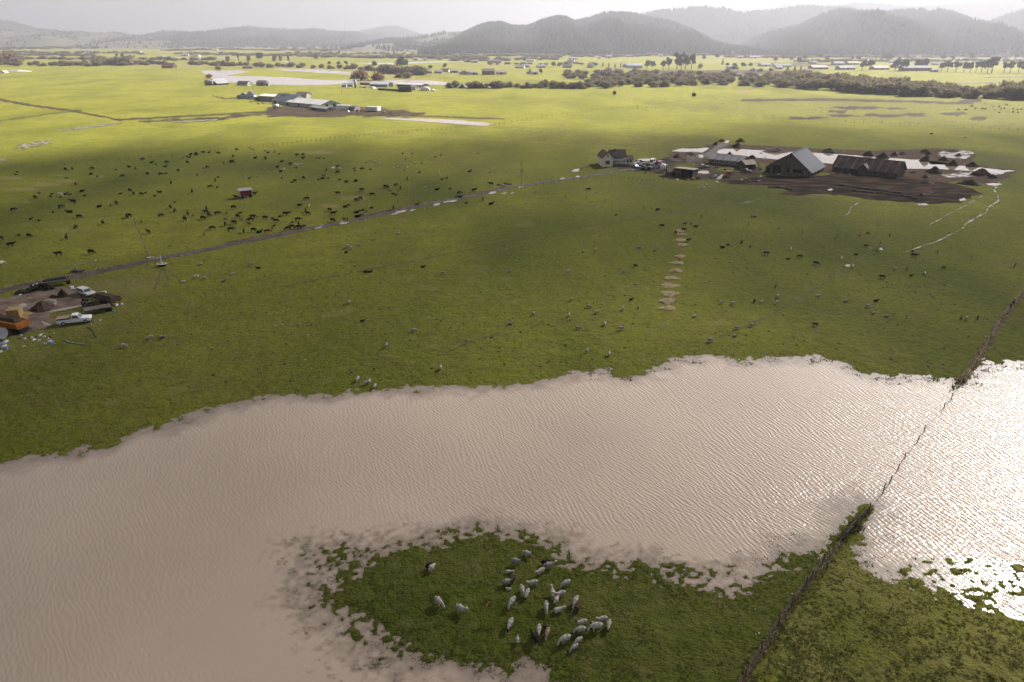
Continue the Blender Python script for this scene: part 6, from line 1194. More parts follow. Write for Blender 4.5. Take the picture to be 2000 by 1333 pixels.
# the flock marooned on the island
for zx, zy, hd, ps, fl, fc, sc in [(210, 285, 50, 'graze', 'w', 'face', 1.05), (192, 262, 30, 'graze', 'k', 'blackface', 1.0), (1095, 155, 345, 'stand', 'w', 'blackface', 1.0), (990, 225, 350, 'stand', 'g', 'blackface', 1.0), (1300, 265, 10, 'stand', 'g', 'face', 1.1), (1265, 232, 10, 'graze', 'k', 'face', 0.95), (1215, 320, 215, 'stand', 'w', 'face', 1.0), (925, 310, 350, 'lie', 'w', 'face', 0.85), (960, 385, 60, 'graze', 'b', 'blackface', 1.0), (910, 418, 10, 'stand', 'g', 'blackface', 1.0), (925, 464, 180, 'lie', 'w', 'face', 0.55),
        (1145, 428, 195, 'stand', 'w', 'face', 1.0), (1450, 430, 205, 'graze', 'w', 'face', 1.0), (1048, 495, 290, 'graze', 'w', 'face', 1.05), (1092, 525, 250, 'graze', 'w', 'blackface', 1.0), (1330, 525, 105, 'stand', 'w', 'face', 1.05), (1402, 530, 200, 'stand', 'w', 'face', 1.0), (1365, 585, 60, 'stand', 'w', 'face', 0.95), (950, 605, 235, 'graze', 'w', 'face', 1.1), (1270, 650, 275, 'graze', 'w', 'face', 1.05), (1385, 668, 10, 'lie', 'w', 'face', 1.1), (1540, 600, 245, 'graze', 'w', 'face', 1.1), (1557, 662, 60, 'graze', 'b', 'blackface', 1.0),
        (275, 605, 320, 'graze', 'w', 'face', 1.15), (480, 670, 335, 'stand', 'w', 'face', 1.1), (935, 810, 245, 'graze', 'w', 'blackface', 1.1), (1200, 870, 265, 'graze', 'w', 'blackface', 1.05), (1280, 890, 250, 'graze', 't', 'face', 0.95), (1160, 935, 130, 'stand', 'k', 'blackface', 1.05), (1257, 825, 90, 'graze', 'k', 'blackface', 0.7), (1005, 950, 95, 'stand', 'w', 'blackface', 0.7), (1600, 795, 200, 'stand', 'w', 'blackface', 0.95), (1585, 862, 190, 'graze', 'w', 'face', 1.0), (1790, 765, 195, 'stand', 'w', 'face', 0.95), (1738, 800, 180, 'lie', 'w', 'blackface', 0.95), (1730, 840, 190, 'graze', 'w', 'face', 1.2), (1850, 820, 260, 'graze', 'w', 'blackface', 1.0), (1440, 955, 205, 'graze', 'w', 'face', 1.15), (1567, 960, 215, 'graze', 'w', 'face', 0.85), (1530, 1020, 215, 'graze', 'w', 'face', 0.8)]:
    sheep(800 + zx / 4.762, 1050 + zy / 4.762 + 5, hd, ps, fl, fc, sc * 1.02, 'sheep marooned on the island')
def flock(x0, y0, s, txt, fl='w'):
    for t in txt.split():
        q = t.split(','); c = q[2] if len(q) > 2 else 'g0'; ps = {'g': 'graze', 's': 'stand', 'l': 'lie'}[c[0]]; hd = {'0': 0, '1': 35, '2': 80, '3': 150, '4': 195, '5': 235, '6': 280, '7': 330}[c[1]]
        f = c[2] if len(c) > 2 else fl; sheep(x0 + float(q[0]) / s, y0 + float(q[1]) / s, hd + ra.uniform(-12, 12), ps, f, 'blackface' if ra.random() < 0.35 or f in 'kb' else 'face', 0.6 if c.endswith('c') else None)
flock(460, 280, 6.664, "105,449,l0 218,433,l0 288,437,l0 410,377,g0 475,351,l0 600,352,l0 635,347,s4 775,287,g4 805,290,g4 840,287,g4 868,282,s4 1418,234,s2 1475,243,g0")
flock(700, 280, 6.25, "103,247,g0 150,225,s0 195,230,g4 213,246,g0 262,245,g4 265,262,g4 440,272,s2 432,311,g4 487,303,g0 525,275,g4 575,268,g0 587,276,g4 597,304,g4 690,253,g4 770,256,g4k 812,261,g4 885,157,g4 1455,133,g0 1400,178,s0 1810,345,s0 1670,360,l0 1605,362,l0 487,1120,g0 595,1102,g0 178,1187,l0")
flock(1100, 420, 6.667, "262,490,g4 418,477,s2 985,432,l0 1193,470,l0g 65,752,g4 15,784,l0wc 778,762,g4g 938,677,g0k 930,907,l0wc 957,907,l4wc 103,1120,s2g 332,1214,g0g 437,1285,g4 780,1240,s2 887,1110,l0k 973,1227,s2kc 75,1330,s2 1708,1330,l0")
flock(1380, 420, 5.128, "712,832,s6 145,892,g0 262,900,g0 478,877,g2k 550,887,g4 700,892,g4 1115,820,l0 1395,870,l0g 1612,927,g0 303,1147,g0g 455,1120,g0g 280,1222,l0g 38,1272,g0g")
flock(1650, 420, 5.126, "503,547,l0 663,613,l0k 1215,1052,s2 310,867,l0k 288,990,l0g 415,1022,l0g")
flock(500, 560, 3.92, "712,132,s1g 815,270,l0k 1213,347,g0g 997,464,s1g 1945,290,l0g 1800,396,l1kc 1415,637,s2 780,722,g5 845,750,g4 868,742,s1 912,777,g5")
flock(0, 560, 3.92, "947,466,g0 1152,402,g4 1243,393,l0g")
flock(1000, 560, 3.92, "165,219,g1g 505,329,g0g 710,298,g6 837,333,g0g 575,506,s1g 745,529,s2")
flock(0, 0, 1.0, "391,519,g4 490,519,s0 381,544,s1 386,543,s4 359,552,l4 401,547,g0 436,551,l0g 454,537,l0 680,483,g0 673,486.5,l0 685.5,487.5,g0 702,480.5,g4 866,535.5,g0g 996,532,l0g")
def MK(t, x, y): return (t, G(x, y))
ordinal_labels(CATTLE, [MK('the red shed trailer', 480, 386), MK('the tilted roadside pole', 293, 503), MK('the pole beside the puddled road', 811, 402), MK('the pole near the farmhouse', 1018, 370), MK('the spread hay line', 1320, 500), MK('the fence crossing the pasture', 1718, 478), MK('the flooded fence line', 1965, 610), MK('the irrigation pipe', 150, 525), MK('the sunlit wet hollow', 65, 283), MK('the field fence in the sun', 420, 292), MK('the field fence posts', 560, 283), MK('the roadside markers', 705, 432), MK('the leaning white stake', 862, 345), MK('the picture edge above the road', 30, 450), MK('the middle of the herd', 330, 380), MK('the upper herd', 200, 345), MK('the far brown tussocks', 1900, 212), MK('the bare straw patches', 60, 365), MK('the farmhouse paddock', 1260, 340), MK('the dense roadside bunch', 590, 425), MK('the upper middle herd', 640, 320), MK('the grazing lambs', 800, 330)])
ordinal_labels(FLOCK, [MK('the island west tip', 850, 1150), MK('the orange strap on the island', 955, 1178), MK('the island centre huddle', 1085, 1165), MK('the island shore cove', 1110, 1090), MK('the island lower edge', 1150, 1250), MK('the hay line', 1305, 560), MK('the flood shore bend', 1190, 700), MK('the flooded fence', 1900, 620), MK('the crossing fence', 1720, 500), MK('the drying shore', 720, 750), MK('the roadside yard', 230, 640), MK('the white post trough', 340, 530), MK('the puddled road', 780, 440), MK('the upper herd', 560, 340), MK('the leaning white stake', 862, 345), MK('the clustered lambs', 740, 318), MK('the middle pasture', 990, 560), MK('the open green', 860, 640), MK('the lower paddock', 1480, 600), MK('the island upper edge', 1000, 1110), MK('the island south huddle', 1165, 1225)])
# ---------------------------------------------------------------- hay, grass, brush
M_HAY = mat('pale_hay', (0.72, 0.60, 0.42), 0.95, (0.52, 0.42, 0.28), 2.0, transl=0.3)
M_DRY = mat('dead_grass', (0.40, 0.31, 0.21), 0.95, (0.22, 0.165, 0.11), 1.2, transl=0.35)
M_TUFT = mat('grass_tufts', (0.165, 0.180, 0.045), 0.95, (0.105, 0.120, 0.030), 0.5, transl=0.4)
M_TUFT2 = mat('waterlogged_tufts', (0.105, 0.110, 0.045), 0.9, (0.065, 0.070, 0.032), 0.5, transl=0.35)
def slivers(pts, size, up, rg, aspect=0.12, flat=False):
    n = len(pts); a = rg.randn(n, 3); a[:, 2] = np.abs(a[:, 2]) * (0.15 if flat else 1.0) + up; a /= np.linalg.norm(a, axis=1)[:, None]
    b = np.cross(a, rg.randn(n, 3)); b /= np.linalg.norm(b, axis=1)[:, None]; s = (size * rg.uniform(0.5, 1.4, n))[:, None]
    return np.stack([pts - b * s * aspect, pts + b * s * aspect, pts + a * s], 1)
rg = np.random.RandomState(77)
HAYS = [(1326, 452, 9, 3), (1330, 458, 9, 3), (1330, 470, 11, 3.6), (1333, 479, 10, 3.4), (1329, 502, 9, 3.2), (1323, 514, 13, 3.6), (1320, 529.5, 11, 3.6), (1312, 544.5, 15, 4), (1309, 559, 16, 5.5), (1308, 575, 17, 6), (1303, 589, 17, 6.4), (1305, 603, 16, 5)]
for i, (x, y, rx, ry) in enumerate(HAYS):
    n = 900; ang = rg.rand(n) * 6.28; r = np.sqrt(rg.rand(n)) * (1 + 0.25 * np.sin(ang * 3 + i)); far_ = rg.rand(n) < 0.05; r = np.where(far_, r * 1.35, r) * 0.86
    X, Y = Garr(x + rx * r * np.cos(ang), y + ry * 0.8 * r * np.sin(ang), 0.35); c = G(x, y); Z = ground_z(X, Y)
    pts = np.stack([X - c.x, Y - c.y, Z - c.z + 0.03 + 0.10 * rg.rand(n) * np.clip(1.2 - r, 0.1, 1)], 1)
    v, f = tri_soup(slivers(pts, 0.42, 0.1, rg, 0.22, True)); o = link('hay_pile', np_mesh('hay_pile', v, f), M_HAY); o.location = c
    tag(o, f'spread pile of pale hay, {ORD[len(HAYS) - 1 - i]} of the line from the flood side', 'hay', 'hay piles in a line on the pasture')
# grass clumps on the shores, drowned tufts in the shallows and tussocks on the rough pasture
def clumps(name, PX0, PX1, PY0, PY1, n, test, size, m, label, up=0.9, k=5):
    pxs = rg.uniform(PX0, PX1, n); pys = rg.uniform(PY0, PY1, n); X, Y = Garr(pxs, pys, 0.0); Z = ground_z(X, Y); q = test(pxs, pys, Z); X, Y, Z = X[q], Y[q], Z[q]
    X = np.repeat(X, k) + rg.randn(len(X) * k) * size * 0.45; Y = np.repeat(Y, k) + rg.randn(len(Y) * k) * size * 0.45; Z = np.repeat(Z, k)
    v, f = tri_soup(slivers(np.stack([X, Y, np.maximum(Z, -0.05)], 1), size, up, rg, 0.30)); o = link(name, np_mesh(name, v, f), m); return tag(o, label, 'grass', kind='stuff')
clumps('shore_grass', -60, 2060, 670, 930, 9000, lambda x, y, z: (z > -0.02) & (z < 0.10), 0.16, M_TUFT, 'ragged grass edging the north shore of the flood')
clumps('island_grass', 560, 2060, 1030, 1345, 15000, lambda x, y, z: (z > -0.03) & (z < 0.12), 0.13, M_TUFT, 'ragged grass edging the island and the fence corner')
nz_ = lambda x, y: fbm(x / 26, y / 14, 3, 123)
clumps('drowned_tufts', 520, 2060, 1020, 1345, 60000, lambda x, y, z: (z < -0.02) & (z > -0.20) & (nz_(x, y) > 0.22), 0.12, M_TUFT2, 'dark half-drowned grass tufts in the shallows', 1.2, 3)
clumps('drowned_tufts', 560, 1160, 1060, 1345, 30000, lambda x, y, z: (z < -0.05) & (z > -0.34) & (nz_(x * 1.3, y * 1.3) > 0.36), 0.10, M_TUFT2, 'sparse drowned tufts west of the island', 1.2, 3)
clumps('shore_flecks', 1150, 2060, 690, 765, 9000, lambda x, y, z: (z < -0.01) & (z > -0.12) & (nz_(x, y * 2.2) > 0.16), 0.22, M_TUFT2, 'dark grass flecks standing in the water along the north shore', 0.8, 3)
clumps('tussocks', 1450, 2060, 1080, 1345, 5000, lambda x, y, z: (z > 0.12) & (x > 2300 - 0.95 * (y - 400) ) & (nz_(x, y) > -0.05), 0.18, mat('pale_tussock', (0.24, 0.235, 0.08), 0.95, (0.14, 0.15, 0.04), 0.5, transl=0.4), 'rough grass tussocks on the pasture beyond the fence', 0.7, 6)
clumps('pasture_tufts', 560, 1650, 1060, 1345, 9000, lambda x, y, z: (z > 0.14) & (nz_(x * 0.6, y * 0.6) > 0.02), 0.12, M_TUFT, 'short uneven grass on the island pasture', 0.5, 5)
def pats():
    n = 1500; xs = rg.uniform(-60, 2060, n); ys = 270 + (rg.rand(n) ** 1.3) * 480; X, Y = Garr(xs, ys, 0.35); Z = ground_z(X, Y); q = Z > 0.2; X, Y, Z = X[q], Y[q], Z[q]; k = len(X); r = rg.uniform(0.10, 0.34, k); out = []
    for j in range(6):
        a0, a1 = j * math.pi / 3, (j + 1) * math.pi / 3
        out.append(np.stack([np.stack([X + r * np.cos(a0), Y + r * np.sin(a0), Z - 0.02], 1), np.stack([X + r * np.cos(a1), Y + r * np.sin(a1), Z - 0.02], 1), np.stack([X, Y, Z + 0.05 + r * 0.35], 1)], 1))
    v, f = tri_soup(np.concatenate(out)); return tag(link('dung_pats', np_mesh('dung_pats', v, f), M_MANURE), 'small dark dung pats and molehills dotted over the pastures', 'dung', kind='stuff')
pats()
FENCE_LINE = [(1440, 1350), (1465, 1312), (1500, 1255), (1540, 1192), (1572, 1150), (1600, 1112), (1640, 1060), (1668, 1025), (1699, 994)]
def brush_along(name, pts, n, width, size, m, label, up=0.8, kind='stuff', wts=None):
    g = [GZ(*q) for q in pts]; seg = rg.randint(0, len(g) - 1, n); t = rg.rand(n)
    A_ = np.array([tuple(v) for v in g]); pos = A_[seg] * (1 - t)[:, None] + A_[seg + 1] * t[:, None]; pos[:, :2] += rg.randn(n, 2) * width; pos[:, 2] = np.maximum(ground_z(pos[:, 0], pos[:, 1]), -0.02)
    v, f = tri_soup(slivers(pos, size, up, rg, 0.16)); return tag(link(name, np_mesh(name, v, f), m), label, 'brush', kind=kind)
brush_along('fence_brush', FENCE_LINE[:7], 1700, 0.13, 0.36, M_DRY, 'pale dead grass tangled along the near fence line')
brush_along('fence_weeds', FENCE_LINE[2:], 1300, 0.34, 0.30, M_TUFT, 'green weeds along the foot of the near fence')
brush_along('fence_brush', [(1640, 1060), (1668, 1025), (1699, 994)], 420, 0.18, 0.42, mat('dark_brush', (0.17, 0.125, 0.085), 0.95, (0.09, 0.068, 0.048), 1.0, transl=0.3), 'dark brush on the fence bank reaching into the flood', 1.0)
brush_along('fence_brush', [(1876, 746), (1890, 733), (1915, 694), (1935, 662), (1952, 632), (1975, 603), (2010, 562)], 1900, 0.25, 0.6, M_DRY, 'dead grass strip along the far part of the flooded fence', 0.8)
brush_along('water_weed', [(1862, 765), (1872, 752), (1880, 744)], 130, 0.45, 0.5, M_TUFT2, 'dark weed clump in the flood beside the fence', 0.9)
brush_along('water_weed', [(1674, 1024), (1668, 1034)], 130, 0.3, 0.5, M_TUFT2, 'leafy dark weed clump on the fence bank', 1.0)
for i, pts in enumerate([[(0, 566), (60, 553), (150, 536), (240, 518)], [(440, 475), (530, 458), (600, 443)], [(700, 424), (760, 412), (830, 398)], [(900, 382), (950, 374), (985, 366)]]):
    brush_along('verge_grass', pts, 900, 0.35, 0.45, M_DRY, ['brown verge grass along the road beside the dirt yard', 'brown verge grass along the road below the herd', 'brown verge grass along the puddled road', 'brown verge grass beside the roadside junk heap'][i])

# ---------------------------------------------------------------- fences and poles
M_POST = mat('weathered_post', (0.115, 0.095, 0.078), 0.95, (0.060, 0.050, 0.042), 4.0)
M_POLE = mat('grey_pole_wood', (0.30, 0.27, 0.24), 0.9, (0.15, 0.13, 0.115), 3.0, stretch=(1, 1, 0.2))
M_WIRE = mat('fence_wire', (0.10, 0.095, 0.09), 0.6)
def fence(label, pts, h=1.25, r=0.07, wire=True, m=M_POST, lean=0.06, rails=None):
    g = [GZ(*q) for q in pts]; o = empty('fence', g[0], 0, label, 'fence'); rf = random.Random(len(pts) + int(pts[0][0])); tops = []
    for q in g:
        d = Vector((rf.uniform(-lean, lean), rf.uniform(-lean, lean), 1)); hh = h * rf.uniform(0.85, 1.15); b = q - g[0]; zb = max(q.z, -0.5)
        b = Vector((b.x, b.y, zb - g[0].z)); MB().tube(b - Vector((0, 0, 0.3)), b + d * hh, r, r * 0.85, 6).build('post', m, o); tops.append(b + d * hh * 0.9)
    if wire:
        w = MB()
        for a, b in zip(tops, tops[1:]):
            for k in (0.0, 0.35): w.tube(a - Vector((0, 0, k * h)), b - Vector((0, 0, k * h)), 0.012, 0.012, 3, False)
        w.build('wire', M_WIRE, o)
    if rails:
        for a, b in zip(tops, tops[1:]):
            for k in rails: MB().tube(a - Vector((0, 0, k)), b - Vector((0, 0, k)), 0.05, 0.05, 4).build('rail', m, o)
    return o
def lerp_pts(pts, n):
    out = []
    L = [math.hypot(pts[i + 1][0] - pts[i][0], pts[i + 1][1] - pts[i][1]) for i in range(len(pts) - 1)]; T_ = sum(L)
    for j in range(n):
        d = T_ * j / (n - 1); i = 0
        while i < len(L) - 1 and d > L[i]: d -= L[i]; i += 1
        f = d / L[i]; out.append((pts[i][0] + (pts[i + 1][0] - pts[i][0]) * f, pts[i][1] + (pts[i + 1][1] - pts[i][1]) * f))
    return out
fence('old wire fence running through the flood along the brushy bank', [(1456, 1326), (1486, 1278), (1520, 1226), (1545, 1186), (1574, 1150), (1583, 1136), (1606, 1104), (1612, 1118), (1641, 1064), (1648, 1052), (1672, 1030), (1697, 1000), (1723, 966), (1736, 948), (1752, 925), (1766, 902), (1790, 870), (1803, 850), (1842, 804), (1856, 786), (1880, 748), (1905, 716), (1932, 668), (1956, 628), (1974, 600), (2001, 566)], 1.5, 0.07)
fence('sparse wire fence crossing the pasture below the farmhouse', [(1045, 380), (1070, 381), (1104, 387), (1145, 392), (1180, 397), (1257, 411), (1310, 418), (1370, 427.5), (1417, 434), (1462, 441), (1520, 450.5), (1566, 458), (1634, 467), (1718, 480), (1780, 488), (1830, 498), (1896, 510), (1980, 523)], 1.3, 0.07)
fence('close-posted fence along the edge of the sunlit field', lerp_pts([(505, 289), (600, 278), (720, 266), (850, 255), (985, 244)], 52), 1.6, 0.09)
fence('thin fence between the herd pasture and the sunlit field', lerp_pts([(-20, 333), (150, 322), (300, 309), (420, 297), (505, 289)], 26), 1.4, 0.06)
fence('far fence across the green rise', lerp_pts([(1000, 240), (1120, 222), (1210, 212), (1245, 210)], 26), 1.5, 0.09, False)
fence('far fence below the brown tussocks', lerp_pts([(1245, 211), (1430, 225), (1640, 238), (1900, 251), (2040, 258)], 46), 1.4, 0.08, False)
fence('plank fence beside the cream farmhouse', lerp_pts([(1133, 333), (1150, 328), (1170, 324)], 8), 1.2, 0.07, False, rails=(0.2, 0.6))
fence('paddock fence round the small bright green lawn', lerp_pts([(1186, 345), (1215, 349), (1262, 356), (1300, 353), (1312, 350)], 16), 1.1, 0.06)
fence('roadside fence leading up to the farmhouse drive', lerp_pts([(1047, 365), (1090, 357), (1140, 351), (1180, 346)], 10), 1.1, 0.06)
fence('short fence corner by the tin shed', lerp_pts([(1470, 338), (1480, 342), (1492, 340)], 6), 1.5, 0.08, False, rails=(0.2, 0.6, 1.0))
fence('pond-side fence behind the far cottages', lerp_pts([(520, 169), (580, 170), (660, 172)], 16), 1.6, 0.1, False)
def pole(label, base, top, r=0.14, arm=None, can=False, m=M_POLE, name='utility_pole'):
    b = GZ(*base); s = scale_at(*base); dpx = (top[0] - base[0]) * s; v1 = (top[1] - 666.5) / FPX
    zc = b.y * CP + (CAM_H - b.z) * SP
    # the height whose top shows at the given row, at the same distance
    dz = b.y * (SP + v1 * CP) / (CP - v1 * SP); h = CAM_H - dz - b.z
    o = empty(name, b, 0, label, 'pole'); t = Vector((dpx, 0, h)); MB().tube((0, 0, -0.4), t, r, r * 0.7, 8).build('shaft', m, o)
    if arm: MB().tube(t + Vector((-arm, 0.1, -0.35)), t + Vector((arm, -0.1, -0.35)), 0.06, 0.06, 5).build('crossarm', m, o)
    if arm:
        for k in (-0.9, -0.3, 0.9): MB().tube(t + Vector((arm * k, 0, -0.33)), t + Vector((arm * k, 0, -0.12)), 0.05, 0.03, 5).build('insulator', M_TRIM, o)
    if can: MB().tube(t * 0.72 + Vector((0.28, -0.1, -0.6)), t * 0.72 + Vector((0.28, -0.1, 0.4)), 0.28, 0.28, 10).build('transformer', TIN[2], o)
    return b + t
P1 = pole('tall grey utility pole tilting beside the road below the herd', (293, 503), (278, 425), 0.15, 0.9)
P2 = pole('grey utility pole standing beside the puddled road', (811, 402), (807, 346), 0.14, 0.6)
P3 = pole('utility pole with grey transformer near the farmhouse', (1018, 370), (1018, 318), 0.14, 0.6, True)
pole('thin dark post just before the transformer pole', (994, 378), (994, 337), 0.06)
pole('leaning thin white stake in the grey tussocks', (862, 345), (857, 330), 0.07, m=M_TRIM, name='white_stake')
pole('thin utility pole behind the blue house', (497, 186), (497, 160), 0.18, 1.0); pole('thin utility pole on the bright field below the pond', (668, 185), (668, 168), 0.16); pole('utility pole at the bend of the far flood', (858, 160), (859, 145), 0.16); pole('utility pole beside the pond cottage', (471, 166), (471, 151), 0.16)
pole('dark lone post in the right-hand pasture corner'.replace('right-hand ', ''), (1980, 523), (1983, 513), 0.10, name='lone_post'); pole('short stump-like post in the rough pasture', (1741, 1190), (1742, 1178), 0.06, name='lone_post')
pole('first white marker post on the road verge', (698.5, 436), (698.5, 430.5), 0.09, m=M_TRIM, name='marker_post'); pole('second white marker post on the road verge', (714, 432.5), (714, 428), 0.09, m=M_TRIM, name='marker_post'); pole('white marker post beside the road puddles', (829, 409), (829, 405.5), 0.1, m=M_TRIM, name='marker_post')
def wire(a, b, label, sag=0.9):
    w = MB(); n = 16; pr = None
    for i in range(n + 1):
        t = i / n; q = a.lerp(b, t) - Vector((0, 0, 0.4 + sag * 4 * t * (1 - t)))
        if pr is not None: w.tube(pr - a, q - a, 0.014, 0.014, 3, False)
        pr = q
    o = w.build('power_line', M_WIRE); o.location = a; tag(o, label, 'wire')
wire(P1, P2, 'thin power line between the tilted pole and the puddled road pole', 1.6); wire(P2, P3, 'thin power line between the puddled road pole and transformer pole', 0.8)

# ---------------------------------------------------------------- vehicles
M_TYRE = mat('tyre_rubber', (0.018, 0.018, 0.019), 0.85, (0.012, 0.012, 0.012), 3.0); M_RIM = mat('steel_rim', (0.45, 0.45, 0.46), 0.4, None, 3.0, metal=0.5); M_CHASSIS = mat('black_chassis', (0.025, 0.024, 0.024), 0.7)
M_LAMP = mat('lamp_lens', (0.70, 0.66, 0.55), 0.2); M_RED = mat('red_lens', (0.35, 0.03, 0.02), 0.3)
def paint(nm, c): return mat('car_paint_' + nm, c, 0.28, tuple(v * 0.9 for v in c), 0.7, coat=0.4)
def wheel(o, x, y, r=0.37, w=0.22):
    t = MB().tube((x, y - w / 2, r), (x, y + w / 2, r), r, r, 14).build('wheel', M_TYRE, o); s = -1 if y < 0 else 1
    MB().tube((x, y + s * (w / 2), r), (x, y + s * (w / 2 + 0.012), r), r * 0.58, r * 0.55, 12).build('rim', M_RIM, t)
def car(kind, name, label, rear, front, col, L=None, group=None, bedtop=None):
    a, b = GZ(*rear), GZ(*front); L = L or min(max((b - a).length, 4.0), 5.8); o = empty(name, (a + b) / 2, yaw(a, b), label, 'truck' if 'pickup' in name or 'truck' in name else 'car', group)
    h = L / 2; w = 0.92
    if kind == 'pickup':
        low = [(-h, 0.42), (h - 0.05, 0.40), (h, 0.62), (h - 0.03, 0.95), (h - 0.25, 1.03), (h - 1.45, 1.10), (-h, 1.06)]; cab = [(h - 1.55, 1.08), (h - 2.05, 1.70), (h - 2.25, 1.76), (h - 3.05, 1.76), (h - 3.15, 1.08)]
    elif kind == 'wagon':
        low = [(-h, 0.40), (h - 0.05, 0.36), (h, 0.60), (h - 0.1, 0.80), (h - 1.25, 0.92), (-h + 0.02, 0.95)]; cab = [(h - 1.30, 0.90), (h - 1.95, 1.40), (h - 2.2, 1.44), (-h + 0.45, 1.42), (-h + 0.1, 0.93)]
    elif kind == 'van':
        low = [(-h, 0.40), (h - 0.05, 0.38), (h, 0.6), (h - 0.1, 1.0), (-h, 1.0)]; cab = [(h - 0.2, 0.99), (h - 0.9, 1.95), (h - 1.1, 2.05), (-h + 0.1, 2.05), (-h, 0.99)]
    else:
        low = [(-h, 0.40), (h - 0.05, 0.36), (h, 0.58), (h - 0.1, 0.76), (h - 1.15, 0.90), (-h + 0.7, 0.94), (-h + 0.02, 0.88)]; cab = [(h - 1.25, 0.88), (h - 1.9, 1.36), (h - 2.1, 1.40), (-h + 1.35, 1.38), (-h + 0.65, 0.92)]
    MB().prism(low, -w, w).build('body', col, o)
    n = len(cab); cb = [(x, z) for x, z in cab]; top = max(z for x, z in cab)
    vs_ = [(x, -w * (0.94 if z < top - 0.2 else 0.78), z) for x, z in cb] + [(x, w * (0.94 if z < top - 0.2 else 0.78), z) for x, z in cb]
    MB().add(vs_, [tuple(range(n)), tuple(range(2 * n - 1, n - 1, -1))] + [(i, i + n, (i + 1) % n + n, (i + 1) % n) for i in range(n)]).build('cab' if kind == 'pickup' else 'cabin', col, o)
    def inset(pts, off):
        c = sum((Vector(p) for p in pts), Vector()) / len(pts); nrm = (Vector(pts[1]) - Vector(pts[0])).cross(Vector(pts[2]) - Vector(pts[0])).normalized()
        if nrm.dot(c - Vector((0, 0, 0.9))) < 0: nrm = -nrm
        q = [c + (Vector(p) - c) * off + nrm * 0.012 for p in pts]; q2 = [c + (Vector(p) - c) * off - nrm * 0.02 for p in pts]
        return MB().hexa(q2, q)
    inset([vs_[0], vs_[n], vs_[n + 1], vs_[1]], 0.86).build('windscreen', M_GLASS, o)
    inset([vs_[n - 1], vs_[2 * n - 1], vs_[2 * n - 2], vs_[n - 2]], 0.84).build('rear_window', M_GLASS, o)
    for k in (0, n): inset([Vector(vs_[k]) .lerp(Vector(vs_[k + n - 1]), 0.06), Vector(vs_[k + n - 1]).lerp(Vector(vs_[k]), 0.04), Vector(vs_[k + n - 2]), Vector(vs_[k + 1])], 0.84).build('side_window', M_GLASS, o)
    for x in (h - 0.85, -h + 1.05):
        for y in (-w + 0.08, w - 0.08): wheel(o, x, y)
    for y in (-0.62, 0.62): MB().box(h - 0.04, h + 0.015, y - 0.2, y + 0.2, 0.62, 0.80).build('headlight', M_LAMP, o); MB().box(-h - 0.015, -h + 0.03, y - 0.14, y + 0.14, 0.65, 0.9).build('tail_light', M_RED, o)
    MB().box(h - 0.02, h + 0.10, -w + 0.02, w - 0.02, 0.36, 0.54).build('bumper', M_CHASSIS, o)
    if kind == 'pickup':
        MB().box(-h + 0.05, h - 3.22, -w + 0.06, w - 0.06, 1.07, 1.30).build('bed_load', mat('dark_load', (0.06, 0.055, 0.055), 0.9), o)
        MB().box(-h - 0.05, h - 3.2, -w + 0.02, w - 0.02, 1.30, 1.37).build('bed_cover', bedtop or M_CHASSIS, o)
    return o
car('pickup', 'pickup_truck', 'white single-cab pickup with a plywood-covered bed at the yard edge', (119, 634), (176, 627.5), paint('white', (0.72, 0.72, 0.73)), 5.6, None, mat('weathered_plywood', (0.30, 0.23, 0.16), 0.9, (0.22, 0.17, 0.12), 1.0))
car('wagon', 'estate_car', 'derelict silver estate car among the yard scrap', (154, 571), (184, 581), paint('silver', (0.46, 0.46, 0.44)), 4.9)
P_ = {'blue': paint('blue', (0.10, 0.16, 0.32)), 'navy': paint('navy', (0.02, 0.028, 0.06)), 'white': paint('white', (0.72, 0.72, 0.73)), 'red': paint('red', (0.30, 0.03, 0.03)), 'paleblue': paint('pale_blue', (0.42, 0.52, 0.66)), 'black': paint('black', (0.015, 0.015, 0.017)), 'silver': paint('silver', (0.46, 0.46, 0.44))}
for kind, nm, lb_, rear, front, c in [('sedan', 'parked_car', 'blue car parked foremost beside the farmhouse side wing', (1235, 327.5), (1248, 329.5), 'blue'), ('sedan', 'parked_car', 'white-topped pale car parked behind the blue car', (1240, 322.5), (1256, 321.5), 'white'), ('wagon', 'parked_car', 'black car parked behind the pale car by the house', (1243, 320), (1258, 318.5), 'black'), ('sedan', 'parked_car', 'navy car in the middle of the parked cars', (1256, 326.5), (1266, 324.2), 'navy'), ('wagon', 'parked_car', 'dark blue car close beside the navy car', (1268, 327), (1276, 324.5), 'navy'), ('sedan', 'parked_car', 'pale blue car parked next to the navy car', (1251, 325), (1260, 322.5), 'paleblue'),
        ('van', 'parked_truck', 'white boxy truck behind the parked cars', (1272, 321.5), (1277, 318), 'white'), ('wagon', 'parked_car', 'red car parked beyond the pale blue pickup', (1283, 322.5), (1296, 319), 'red'), ('pickup', 'parked_pickup', 'pale blue pickup parked beside the white tank', (1285, 329), (1301, 326), 'paleblue'), ('sedan', 'parked_car', 'black car nose-on at the paddock gate', (1256, 332.5), (1262, 329), 'black'), ('wagon', 'parked_car', 'dark car at the paddock end of the parked cars', (1267, 333), (1274, 330), 'black'), ('wagon', 'parked_car', 'silver car standing alone on the farm lane', (1369, 328.5), (1381, 327.5), 'silver'), ('sedan', 'parked_car', 'black car parked before the tan-roofed lean shed', (1451, 336), (1463, 337), 'black')]:
    car(kind, nm, lb_, rear, front, P_[c], None, 'vehicles parked by the farmhouse')
